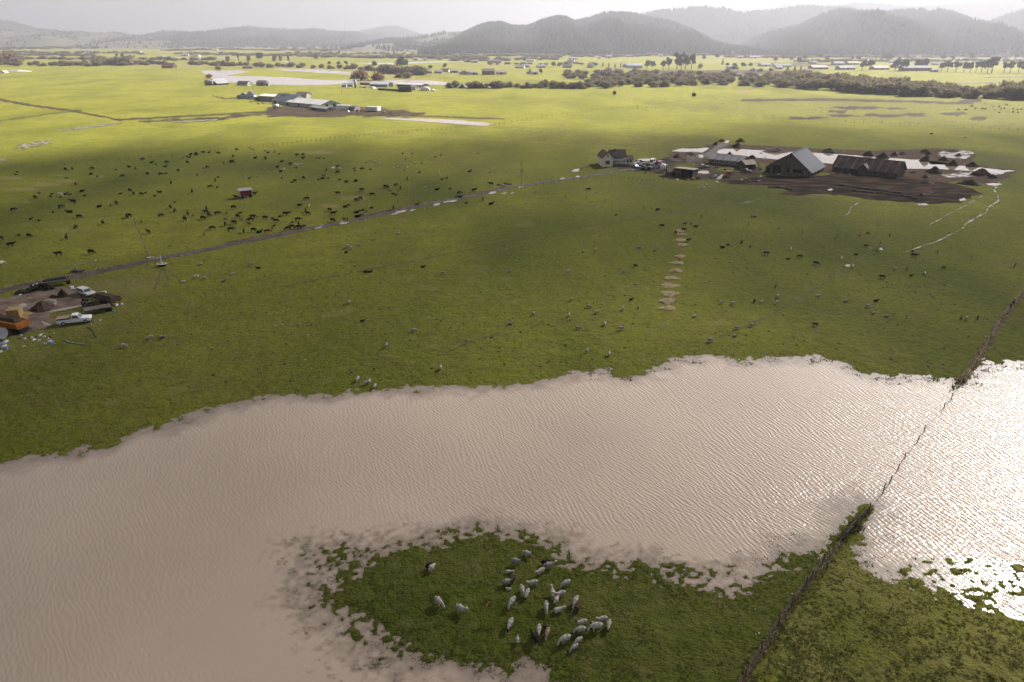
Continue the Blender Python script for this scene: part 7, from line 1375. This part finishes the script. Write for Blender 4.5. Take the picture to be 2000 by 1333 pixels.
# flatbed trailer beside the pickup
M_DECK = mat('worn_deck_boards', (0.21, 0.175, 0.15), 0.95, (0.12, 0.10, 0.085), 2.0, stretch=(0.4, 3, 1))
def flatbed(name, label, pa, pb, W=2.2, m=M_DECK, sides=0, load=None, wx=(0.84, 0.93)):
    a, b = GZ(*pa), GZ(*pb); L = (b - a).length; o = empty(name, a, yaw(a, b), label, 'trailer')
    for i in range(8): MB().box(0, L, i * W / 8 + 0.01, (i + 1) * W / 8 - 0.01, 0.86, 0.94 + 0.01 * (i % 2)).build('deck_board', m, o)
    for y in (0.25, W - 0.35): MB().box(0.1, L - 0.1, y, y + 0.12, 0.62, 0.855).build('chassis_beam', M_CHASSIS, o)
    for i in range(6): MB().box(L * (0.3 + 0.12 * i), L * (0.3 + 0.12 * i) + 0.12, 0.02, W - 0.02, 0.955, 1.05).build('cross_rib', m, o)
    for k in wx:
        for y in (0.1, W - 0.1): wheel(o, L * k, y - (W / 2 if False else 0), 0.42, 0.22)
    MB().tube((-1.3, W / 2, 0.55), (0.1, W / 2, 0.72), 0.07, 0.07, 6).build('drawbar', M_CHASSIS, o)
    if sides:
        for y in (0, W - 0.06): MB().box(0, L, y, y + 0.06, 0.96, 0.96 + sides).build('side_board', m, o)
        for x in (0, L - 0.06): MB().box(x, x + 0.06, 0.065, W - 0.065, 0.96, 0.96 + sides).build('end_board', m, o)
    if load: MB().hexa([(0.3, 0.1, 0.98), (L - 0.3, 0.1, 0.98), (L - 0.3, W - 0.1, 0.98), (0.3, W - 0.1, 0.98)], [(0.8, 0.5, 0.98 + sides + 0.2), (L - 0.8, 0.5, 0.98 + sides + 0.35), (L - 0.9, W - 0.5, 0.98 + sides + 0.3), (0.9, W - 0.5, 0.98 + sides + 0.25)]).build('load', load, o)
    return o
flatbed('flatbed_trailer', 'long weathered flatbed trailer parked beyond the white pickup', (166, 617.5), (219, 608))
flatbed('hay_trailer', 'pale flatbed trailer loaded with dark scrap beside the road', (84, 564), (140, 555.5), 2.2, mat('pale_deck_boards', (0.30, 0.25, 0.19), 0.95, (0.20, 0.16, 0.12), 2.0), 0.35, M_CHASSIS, (0.12, 0.9))
flatbed('rusty_trailer', 'rust-brown low-sided trailer full of scrap behind the estate car', (183, 590), (220, 600), 2.2, mat('rusty_steel', (0.13, 0.07, 0.045), 0.85, (0.07, 0.038, 0.026), 1.5), 0.5, M_MANURE, (0.4, 0.6))
# orange feed wagon cut by the picture edge
M_ORANGE = mat('faded_orange_paint', (0.42, 0.145, 0.022), 0.6, (0.30, 0.10, 0.02), 1.0)
a, b = GZ(-22, 646), GZ(36, 654); L = (b - a).length; fw = empty('feed_wagon', a, yaw(a, b), 'orange feed wagon heaped with dark feed, cut by the picture edge', 'wagon')
MB().hexa([(0.2, 0.2, 0.9), (L, 0.2, 0.9), (L, 2.4, 0.9), (0.2, 2.4, 0.9)], [(-0.1, -0.1, 2.3), (L + 0.15, -0.1, 2.15), (L + 0.15, 2.7, 2.15), (-0.1, 2.7, 2.3)]).build('hopper', M_ORANGE, fw)
MB().hexa([(0.1, 0.15, 2.22), (L - 0.1, 0.15, 2.16), (L - 0.1, 2.5, 2.16), (0.1, 2.5, 2.22)], [(0.7, 0.8, 2.75), (L - 1.2, 0.8, 2.65), (L - 1.2, 1.9, 2.65), (0.7, 1.9, 2.8)]).build('feed_load', M_MANURE, fw)
MB().box(0.1, L + 0.2, 0.5, 2.1, 0.55, 0.895).build('frame', M_CHASSIS, fw); MB().box(L - 0.1, L + 0.5, 0.2, 2.4, 0.35, 0.5).build('unloading_chute', M_CHASSIS, fw)
for x in (1.2, L - 0.9):
    for y in (0.1, 2.5): wheel(fw, x, y, 0.5, 0.3)
for k in range(5): MB().box(0.6 + k * L / 5.5, 0.75 + k * L / 5.5, -0.02, 0.12, 1.0, 2.1).build('rib', M_ORANGE, fw)
MB().box(L + 0.08, L + 0.15, 0.5, 0.75, 1.25, 1.45).build('tail_light', M_RED, fw)
cyl_tank('grey_tank', 'rounded grey tank standing by the orange wagon at the picture edge', (-14, 662), (9, 664.5), 1.0, mat('dull_grey_steel', (0.26, 0.25, 0.26), 0.5))
# square straw bales
a, b = GZ(14, 625), GZ(40, 622); L = (b - a).length; bs = empty('straw_bales', a, yaw(a, b), 'block of square straw bales stacked in the dirt yard', 'bale')
M_STRAW = mat('straw', (0.34, 0.24, 0.11), 0.95, (0.22, 0.15, 0.065), 3.0, 0.5)
for i in range(2):
    for k in range(2): MB().box(i * L / 2 + 0.02, (i + 1) * L / 2 - 0.02, 0, 2.3, k * 0.92 + 0.0, (k + 1) * 0.92 - 0.03).build('bale', M_STRAW, bs)
p = GZ(201, 580); rb_ = empty('round_bale', p, 0.3, 'pale weathered round bale beside the estate car', 'bale'); MB().tube((-0.75, 0, 0.62), (0.75, 0, 0.62), 0.65, 0.65, 16).build('roll', mat('weathered_straw', (0.36, 0.31, 0.24), 0.95, (0.25, 0.21, 0.16), 3.0, 0.5), rb_, True)
for x in (-0.5, 0, 0.5): MB().tube((x - 0.02, 0, 0.62), (x + 0.02, 0, 0.62), 0.665, 0.665, 16).build('twine', M_DRY, rb_)
heap(83, 603, 52, 1.5, 'dark brown manure heap in the middle of the dirt yard', M_MANURE, 5, None, 'manure_heap', 1.3); heap(124, 580, 20, 1.7, 'small steep dark heap beside the hay trailer', M_MANURE, 6, None, 'manure_heap'); heap(105, 582, 20, 0.7, 'low dark heap between the manure heaps', M_MANURE, 9, None, 'manure_heap')
# tyre pile: every tyre its own thing
def tyre_mesh(Rr=0.48, r=0.15, n=14, k=6):
    vs_, fs_ = [], []
    for i in range(n):
        a = 2 * math.pi * i / n
        for j in range(k):
            b = 2 * math.pi * j / k; vs_.append(((Rr + r * math.cos(b)) * math.cos(a), (Rr + r * math.cos(b)) * math.sin(a), r * math.sin(b)))
    for i in range(n):
        for j in range(k): fs_.append((i * k + j, ((i + 1) % n) * k + j, ((i + 1) % n) * k + (j + 1) % k, i * k + (j + 1) % k))
    me = bpy.data.meshes.new('tyre'); me.from_pydata(vs_, [], fs_); me.update(); me.materials.append(M_TYRE); me.polygons.foreach_set('use_smooth', [True] * len(me.polygons)); return me
TY = tyre_mesh(); rt = random.Random(12); TYL = []
for i, (x, y) in enumerate([(38, 575), (44, 572), (48, 574), (52, 569), (55, 572), (58, 568), (61, 572), (64, 570), (66, 567), (70, 568), (73, 566), (76, 567), (80, 565), (84, 566), (88, 564), (57, 566), (63, 565), (92, 567), (97, 566), (103, 565), (163, 601), (168, 603), (173, 600), (178, 602), (184, 599), (190, 601)]):
    o = bpy.data.objects.new('tyre', TY); COL.objects.link(o); p = GZ(x, y); up = rt.random() < 0.45
    o.location = p + Vector((0, 0, 0.58 if up else 0.13 + rt.choice((0, 0, 0.3)))); o.rotation_euler = (R(80) if up else rt.uniform(-0.25, 0.25), 0 if up else rt.uniform(-0.25, 0.25), rt.uniform(0, 3)); o.scale = (rt.uniform(0.9, 1.3),) * 3
    tag(o, None, 'tyre', 'scrap tyres round the dirt yard'); TYL.append((o, 'black scrap tyre ' + ('leaning upright' if up else 'lying flat'), p))
ordinal_labels(TYL, [MK('the hay trailer', 100, 562), MK('the flatbed trailer', 185, 606)])
# scraps and litter
M_SCR = [mat('white_scrap', (0.62, 0.62, 0.64), 0.6, (0.45, 0.45, 0.48), 2.0), mat('grey_scrap', (0.30, 0.30, 0.32), 0.6, (0.18, 0.18, 0.20), 2.0), mat('blue_scrap', (0.10, 0.14, 0.35), 0.6, (0.30, 0.32, 0.45), 1.5), mat('brown_scrap', (0.15, 0.10, 0.07), 0.9), mat('black_scrap', (0.025, 0.025, 0.028), 0.7), mat('teal_scrap', (0.12, 0.30, 0.27), 0.6), mat('rust_scrap', (0.25, 0.10, 0.04), 0.8)]
SCN = ['white', 'grey', 'blue', 'brown', 'black', 'teal', 'rusty']
SCL = []; rs = random.Random(31)
def scrap(x, y, w, k, h=None, kind='scrap'):
    """a crumpled sheet or lump: an uneven little heap of folded plates"""
    p = GZ(x, y); s = scale_at(x, y); W = w * s; H = h if h else W * rs.uniform(0.25, 0.5); b = MB()
    for j in range(rs.choice((2, 3))):
        ox, oy = rs.uniform(-0.25, 0.25) * W, rs.uniform(-0.25, 0.25) * W; u = W * rs.uniform(0.3, 0.5); z = H * rs.uniform(0.5, 1); an = rs.uniform(0, 3); c, sn = math.cos(an), math.sin(an)
        q = lambda a_, b_, z_: (ox + a_ * c - b_ * sn, oy + a_ * sn + b_ * c, z_)
        b.hexa([q(-u, -u * 0.6, -0.05), q(u, -u * 0.5, -0.05), q(u * 0.8, u * 0.6, -0.05), q(-u * 0.9, u * 0.5, -0.05)], [q(-u * 0.8, -u * 0.4, z), q(u * 0.7, -u * 0.3, z * 0.6), q(u * 0.5, u * 0.5, z * 0.9), q(-u * 0.6, u * 0.3, z * 0.4)])
    o = b.build('scrap_heap' if w > 9 else 'scrap_piece', M_SCR[k]); o.location = p; o.rotation_euler = (0, 0, rs.uniform(0, 6)); tag(o, None, 'scrap', 'scraps and litter round the farmyards'); SCL.append((o, f"{SCN[k]} scrap {'heap' if w > 9 else 'piece'} lying", p))
for x, y, w, k in [(37, 577, 9, 0), (48, 573, 14, 4), (60, 570, 14, 4), (90, 566, 10, 4), (138, 562, 9, 0), (144, 564, 10, 0), (150, 567, 12, 1), (156, 569, 9, 0), (153, 574, 9, 1), (160, 578, 12, 4), (170, 588, 14, 4), (178, 594, 10, 4), (165, 592, 12, 3), (185, 602, 9, 1), (228, 597, 11, 0), (236, 595, 7, 0), (222, 608, 8, 5), (227, 612, 6, 3), (168, 605, 12, 4), (110, 578, 8, 3), (88, 583, 4, 0), (41, 567, 4, 0), (70, 556, 7, 0), (64, 558, 5, 0), (118, 636, 7, 1), (114, 640, 5, 1), (195, 627, 5, 0), (185, 628, 4, 0), (178, 634, 4, 0),
        (42, 655, 6, 0), (48, 660, 5, 4), (50, 662, 6, 0), (58, 660, 6, 4), (63, 660, 7, 0), (68, 664, 9, 0), (76, 666, 9, 1), (78, 656, 7, 0), (82, 653, 5, 0), (86, 658, 6, 0), (94, 662, 6, 0), (98, 668, 9, 0), (102, 670, 9, 2), (88, 671, 8, 0), (104, 652, 4, 0), (72, 658, 5, 3), (92, 656, 5, 3), (100, 658, 6, 3), (106, 672, 4, 2), (36, 663, 5, 4), (5, 672, 12, 2), (12, 669, 11, 0), (3, 680, 14, 0), (9, 682, 12, 2), (14, 676, 9, 1), (2, 687, 9, 0), (48, 677, 7, 0), (25, 650, 6, 4), (30, 652, 5, 4),
        (290, 504, 8, 0), (300, 505, 7, 1), (306, 505, 5, 0), (287, 506, 5, 3), (975, 362, 10, 3), (981, 361, 9, 2), (988, 360, 9, 6), (984, 364, 9, 1), (996, 361, 8, 3), (1372, 363, 5, 0), (1380, 361, 5, 0), (1366, 365, 4, 0), (1376, 366, 4, 0), (1386, 365, 4, 0), (1388, 361, 4, 0), (1393, 345, 8, 2), (1397, 343, 7, 2), (1402, 346, 7, 5), (1390, 348, 8, 4), (1400, 356, 6, 0), (1405, 352, 6, 1), (1320, 352, 7, 0), (1340, 352, 10, 3), (1355, 351, 14, 6), (1365, 350, 12, 3), (1345, 346, 8, 3), (1310, 342, 8, 3), (1312, 350, 9, 3), (1258, 340, 5, 2), (1256, 352, 6, 2), (1449, 352, 5, 0), (1462, 355, 7, 4), (1478, 356, 9, 4), (1485, 354, 8, 1), (1340, 305, 7, 1), (1362, 306, 9, 1), (1374, 320, 7, 3), (1388, 327, 6, 1), (1400, 329, 6, 3), (1430, 331, 5, 0), (1416, 332, 6, 4), (1356, 322, 5, 0), (1520, 340.5, 5, 0), (1642, 339, 3, 0), (1660, 341, 4, 0), (1485, 300, 8, 1), (1495, 308, 7, 3), (1478, 325, 8, 1), (1486, 331, 10, 3), (1485, 345, 5, 0), (1700, 486, 9, 1), (1722, 488, 10, 0), (1712, 490, 9, 3), (1474, 424, 12, 4), (1468, 425, 9, 3), (505, 204, 6, 3), (515, 203, 8, 1), (523, 203, 7, 0), (490, 200, 7, 3), (698, 218, 8, 6), (706, 217, 7, 3), (752, 221, 7, 6), (765, 222, 8, 3), (680, 219, 7, 0), (720, 171, 7, 0), (712, 172, 9, 3), (730, 173, 9, 0), (705, 171, 7, 1), (851, 179, 6, 0), (1482, 1238, 5, 0), (1476, 1240, 3, 0), (1546, 1161, 5, 0), (1530, 1300, 3, 0), (1475, 1190, 2.5, 0), (601, 655, 5, 0), (596, 703, 4, 0), (521, 746, 3, 0), (445, 397, 0.1, 0)][:-1]: scrap(x, y, w, k)
ordinal_labels(SCL, [MK('the orange wagon', 25, 655), MK('the white pickup', 150, 630), MK('the estate car', 165, 575), MK('the tyre pile', 55, 572), MK('the litter strip below the yard', 90, 664), MK('the tarp pile', 5, 680), MK('the tilted pole', 293, 503), MK('the transformer pole', 1018, 370), MK('the machine shed', 1335, 347), MK('the tin shed', 1415, 325), MK('the parked cars', 1270, 325), MK('the rusty bin', 1423, 342), MK('the lower fence junk', 1715, 488), MK('the mud yard', 1600, 350), MK('the middle farm', 600, 210), MK('the far sheds', 760, 172), MK('the near fence', 1500, 1220), MK('the north flood shore', 590, 700)])
# pale hose and strap by the litter
def hose(name, label, pts, r, m, z=0.08):
    g = [GZ(*q) for q in pts]; b = MB()
    for i in range(len(g) - 1):
        for k in range(4):
            f = lambda t: 0.5 * ((2 * g[i]) + (g[i + 1] - g[max(i - 1, 0)]) * t + (2 * g[max(i - 1, 0)] - 5 * g[i] + 4 * g[i + 1] - g[min(i + 2, len(g) - 1)]) * t * t + (3 * g[i] - g[max(i - 1, 0)] - 3 * g[i + 1] + g[min(i + 2, len(g) - 1)]) * t ** 3)
            b.tube(f(k / 4) - g[0] + Vector((0, 0, z)), f((k + 1) / 4) - g[0] + Vector((0, 0, z)), r, r, 5)
    o = b.build(name, m); o.location = g[0]; return tag(o, label, 'pipe')
hose('loose_pipe', 'pale bent pipe lying on the grass below the yard', [(122, 665), (129, 666), (137, 670), (150, 672), (168, 674)], 0.09, M_SCR[1]); hose('dark_strap', 'dark strap lying on the grass below the white pickup', [(170, 640), (180, 646), (184, 654), (190, 661)], 0.06, M_SCR[4])
hose('orange_strap', 'short orange strap lying on the island grass', [(949, 1186), (952, 1181), (957, 1177)], 0.05, mat('orange_webbing', (0.42, 0.10, 0.03), 0.7), 0.06)
# irrigation pipe on its cart
c = GZ(150, 533); ic = empty('irrigation_cart', c, 0, 'long pale irrigation pipe resting on a small wheeled cart', 'irrigation pipe')
def rel(x, y, z): q = G(x, y, 0.35); return Vector((q.x - c.x, q.y - c.y, z))
for (x0, y0), (x1, y1) in [((114, 537), (150, 529)), ((150, 529), (187, 521.5)), ((187, 521.5), (191, 518.5)), ((114, 537), (110, 535.5))]: MB().tube(rel(x0, y0, 1.35), rel(x1, y1, 1.35), 0.10, 0.10, 6).build('pipe_length', TIN[2], ic)
for s in (-1, 1): MB().tube((-0.9 * s, -0.3, 0.1), (0, 0, 1.3), 0.05, 0.05, 5).build('strut', TIN[2], ic); MB().tube((-0.9 * s, 0.8, 0.1), (0, 0.4, 1.3), 0.05, 0.05, 5).build('strut', TIN[2], ic)
MB().box(-1.2, 1.4, -0.4, 0.9, 0.15, 0.5).build('cart_body', M_CHASSIS, ic)
for x in (-0.8, 0.9): wheel(ic, x, -0.45, 0.3, 0.15)
for x, y in ((116, 537), (186, 522)): MB().tube(rel(x, y, -0.2), rel(x, y, 1.3), 0.04, 0.04, 5).build('stand', TIN[2], ic)
# trough with a white post
c = GZ(317, 520); tr_ = empty('water_trough', c, 0, 'dark oval trough with white rim and upright white post beside the road', 'trough')
def ring_(rx, ry, z): return [(rx * math.cos(t), ry * math.sin(t), z) for t in np.linspace(0, 2 * math.pi, 17)[:-1]]
b = MB(); A_ = ring_(0.8, 0.5, -0.05); B_ = ring_(1.1, 0.7, 0.55); b.add(A_ + B_, [(i, (i + 1) % 16, (i + 1) % 16 + 16, i + 16) for i in range(16)] + [tuple(range(15, -1, -1))]); b.build('basin', M_CHASSIS, tr_)
b = MB(); A_ = ring_(1.16, 0.76, 0.52); B_ = ring_(0.98, 0.58, 0.60); C_ = ring_(1.16, 0.76, 0.60); b.add(A_ + C_ + B_, [(i, (i + 1) % 16, (i + 1) % 16 + 16, i + 16) for i in range(16)] + [(i + 16, (i + 1) % 16 + 16, (i + 1) % 16 + 32, i + 32) for i in range(16)]); b.build('rim', M_TRIM, tr_)
MB().add(ring_(1.0, 0.6, 0.5), [tuple(range(16))]).build('water_surface', WATER, tr_); MB().tube((-0.1, 0.2, -0.2), (-0.15, 0.2, 2.6), 0.13, 0.12, 8).build('post', M_TRIM, tr_)
# red shed on wheels
a, b = GZ(470, 388), GZ(494, 385.5); L = (b - a).length; rd = empty('red_shed_trailer', a, yaw(a, b), 'small red shed on wheels with pale roof in the herd', 'shed')
M_RB = WALL['red']; D_ = 2.6
n = 9
for i in range(n): MB().box(i * L / n + 0.01, (i + 1) * L / n - 0.01, -0.03, 0.03, 0.75, 2.35).build('wall_board', M_RB, rd)
MB().box(0, L, 0.04, D_, 0.7, 2.4).build('walls', M_RB, rd); MB().box(-0.05, 0.14, -0.06, 0.06, 0.6, 2.45).build('corner_post', M_TRIM, rd); MB().box(L - 0.14, L + 0.05, -0.06, 0.06, 0.6, 2.45).build('corner_post', M_TRIM, rd)
MB().box(-0.06, 0.0, 0.1, D_ - 0.1, 0.75, 2.4).build('end_panel', WALL['grey'], rd)
MB().hexa([(-0.25, -0.35, 2.42), (L + 0.25, -0.35, 2.42), (L + 0.25, D_ + 0.3, 2.75), (-0.25, D_ + 0.3, 2.75)], [(-0.25, -0.35, 2.54), (L + 0.25, -0.35, 2.54), (L + 0.25, D_ + 0.3, 2.87), (-0.25, D_ + 0.3, 2.87)]).build('roof', ROOF['white'], rd)
for x in (L * 0.25, L * 0.8):
    for y in (0.0, D_): wheel(rd, x, y, 0.45, 0.25)
for x in (L * 0.3, L * 0.55): MB().hexa([(x, -1.3, 0), (x + 0.7, -1.3, 0), (x + 0.7, -1.2, 0), (x, -1.2, 0)], [(x - 0.5, -0.1, 0.9), (x + 0.2, -0.1, 0.9), (x + 0.2, -0.02, 0.9), (x - 0.5, -0.02, 0.9)]).build('ramp', M_BARNWOOD, rd)
# rusty bin, plank ramp, white tank on legs, well pump
p, a_, W = place2((1417, 346.5), (1428, 347)); o = empty('rusty_bin', p, a_, 'orange-brown steel bin on legs in the junk yard', 'bin')
MB().hexa([(0.2, 0.2, 0.7), (W - 0.2, 0.2, 0.7), (W - 0.2, 2.2, 0.7), (0.2, 2.2, 0.7)], [(0, 0, 2.2), (W, 0, 2.2), (W, 2.4, 2.2), (0, 2.4, 2.2)]).build('hopper', mat('orange_rust', (0.30, 0.12, 0.05), 0.85, (0.18, 0.07, 0.035), 1.0), o)
for x in (0.3, W - 0.3):
    for y in (0.3, 2.1): MB().box(x - 0.06, x + 0.06, y - 0.06, y + 0.06, -0.1, 0.75).build('leg', M_CHASSIS, o)
MB().box(0.0, W, -0.04, 0.0, 2.1, 2.22).build('rim', RUST[0], o)
a, b = GZ(1402, 351), GZ(1412, 345); L = (b - a).length; o = empty('loading_ramp', a, yaw(a, b), 'pale plank loading ramp leaning beside the rusty bin', 'ramp')
for i in range(5): MB().hexa([(0, i * 0.3 - 0.75, 0.0), (L, i * 0.3 - 0.75, 0.75), (L, i * 0.3 - 0.48, 0.75), (0, i * 0.3 - 0.48, 0.0)], [(0, i * 0.3 - 0.75, 0.08), (L, i * 0.3 - 0.75, 0.83), (L, i * 0.3 - 0.48, 0.83), (0, i * 0.3 - 0.48, 0.08)]).build('plank', mat('pale_planks', (0.40, 0.33, 0.26), 0.9, None, 2.0), o)
MB().box(L - 0.2, L - 0.05, -0.7, 0.7, -0.1, 0.74).build('trestle', M_BARNWOOD2, o)
p = GZ(1294.5, 336); o = empty('water_tank', p, 0, 'white upright water tank on a stand beside the pale blue pickup', 'tank'); MB().tube((0, 0, 1.0), (0, 0, 2.9), 1.0, 1.0, 14).build('barrel', M_WHITE, o, True); MB().tube((0, 0, 2.9), (0, 0, 3.2), 1.0, 0.3, 14).build('dome', M_WHITE, o)
for x in (-0.6, 0.6):
    for y in (-0.6, 0.6): MB().box(x - 0.08, x + 0.08, y - 0.08, y + 0.08, -0.1, 1.0).build('leg', M_BARNWOOD, o)
pole('short white post beside the machine shed', (1297, 344), (1297, 334), 0.12, m=M_TRIM, name='white_post')
# stove smoke drifting from the yard
p = G(1347, 323); sm_ = bpy.data.materials.new('thin_smoke'); sm_.use_nodes = True; nt = sm_.node_tree; nt.nodes.clear(); out = nd(nt, 'ShaderNodeOutputMaterial'); pv = nd(nt, 'ShaderNodeVolumePrincipled')
pv.inputs['Color'].default_value = (0.85, 0.86, 0.9, 1); pv.inputs['Density'].default_value = 0.035; pv.inputs['Density Attribute'].default_value = ''; nt.links.new(pv.outputs[0], out.inputs['Volume'])
for i, (dx, dz, rx, rz_) in enumerate([(0, 2.0, 2.2, 1.6), (3.0, 3.0, 3.2, 1.6), (7.5, 4.0, 4.0, 1.5)]):
    bm = bmesh.new(); bmesh.ops.create_icosphere(bm, subdivisions=2, radius=1.0)
    for v in bm.verts: v.co = Vector((v.co.x * rx, v.co.y * 2.0, v.co.z * rz_)) * (1 + 0.25 * float(vnoise(np.array([v.co.x * 2 + i * 7]), np.array([v.co.y * 2 + v.co.z * 3]), 8)[0]))
    me = bpy.data.meshes.new('smoke'); bm.to_mesh(me); bm.free(); o = link('smoke', me, sm_); o.location = p + Vector((dx, 0, dz)); tag(o, 'thin white smoke drifting over the farmyard', 'smoke', kind='stuff')
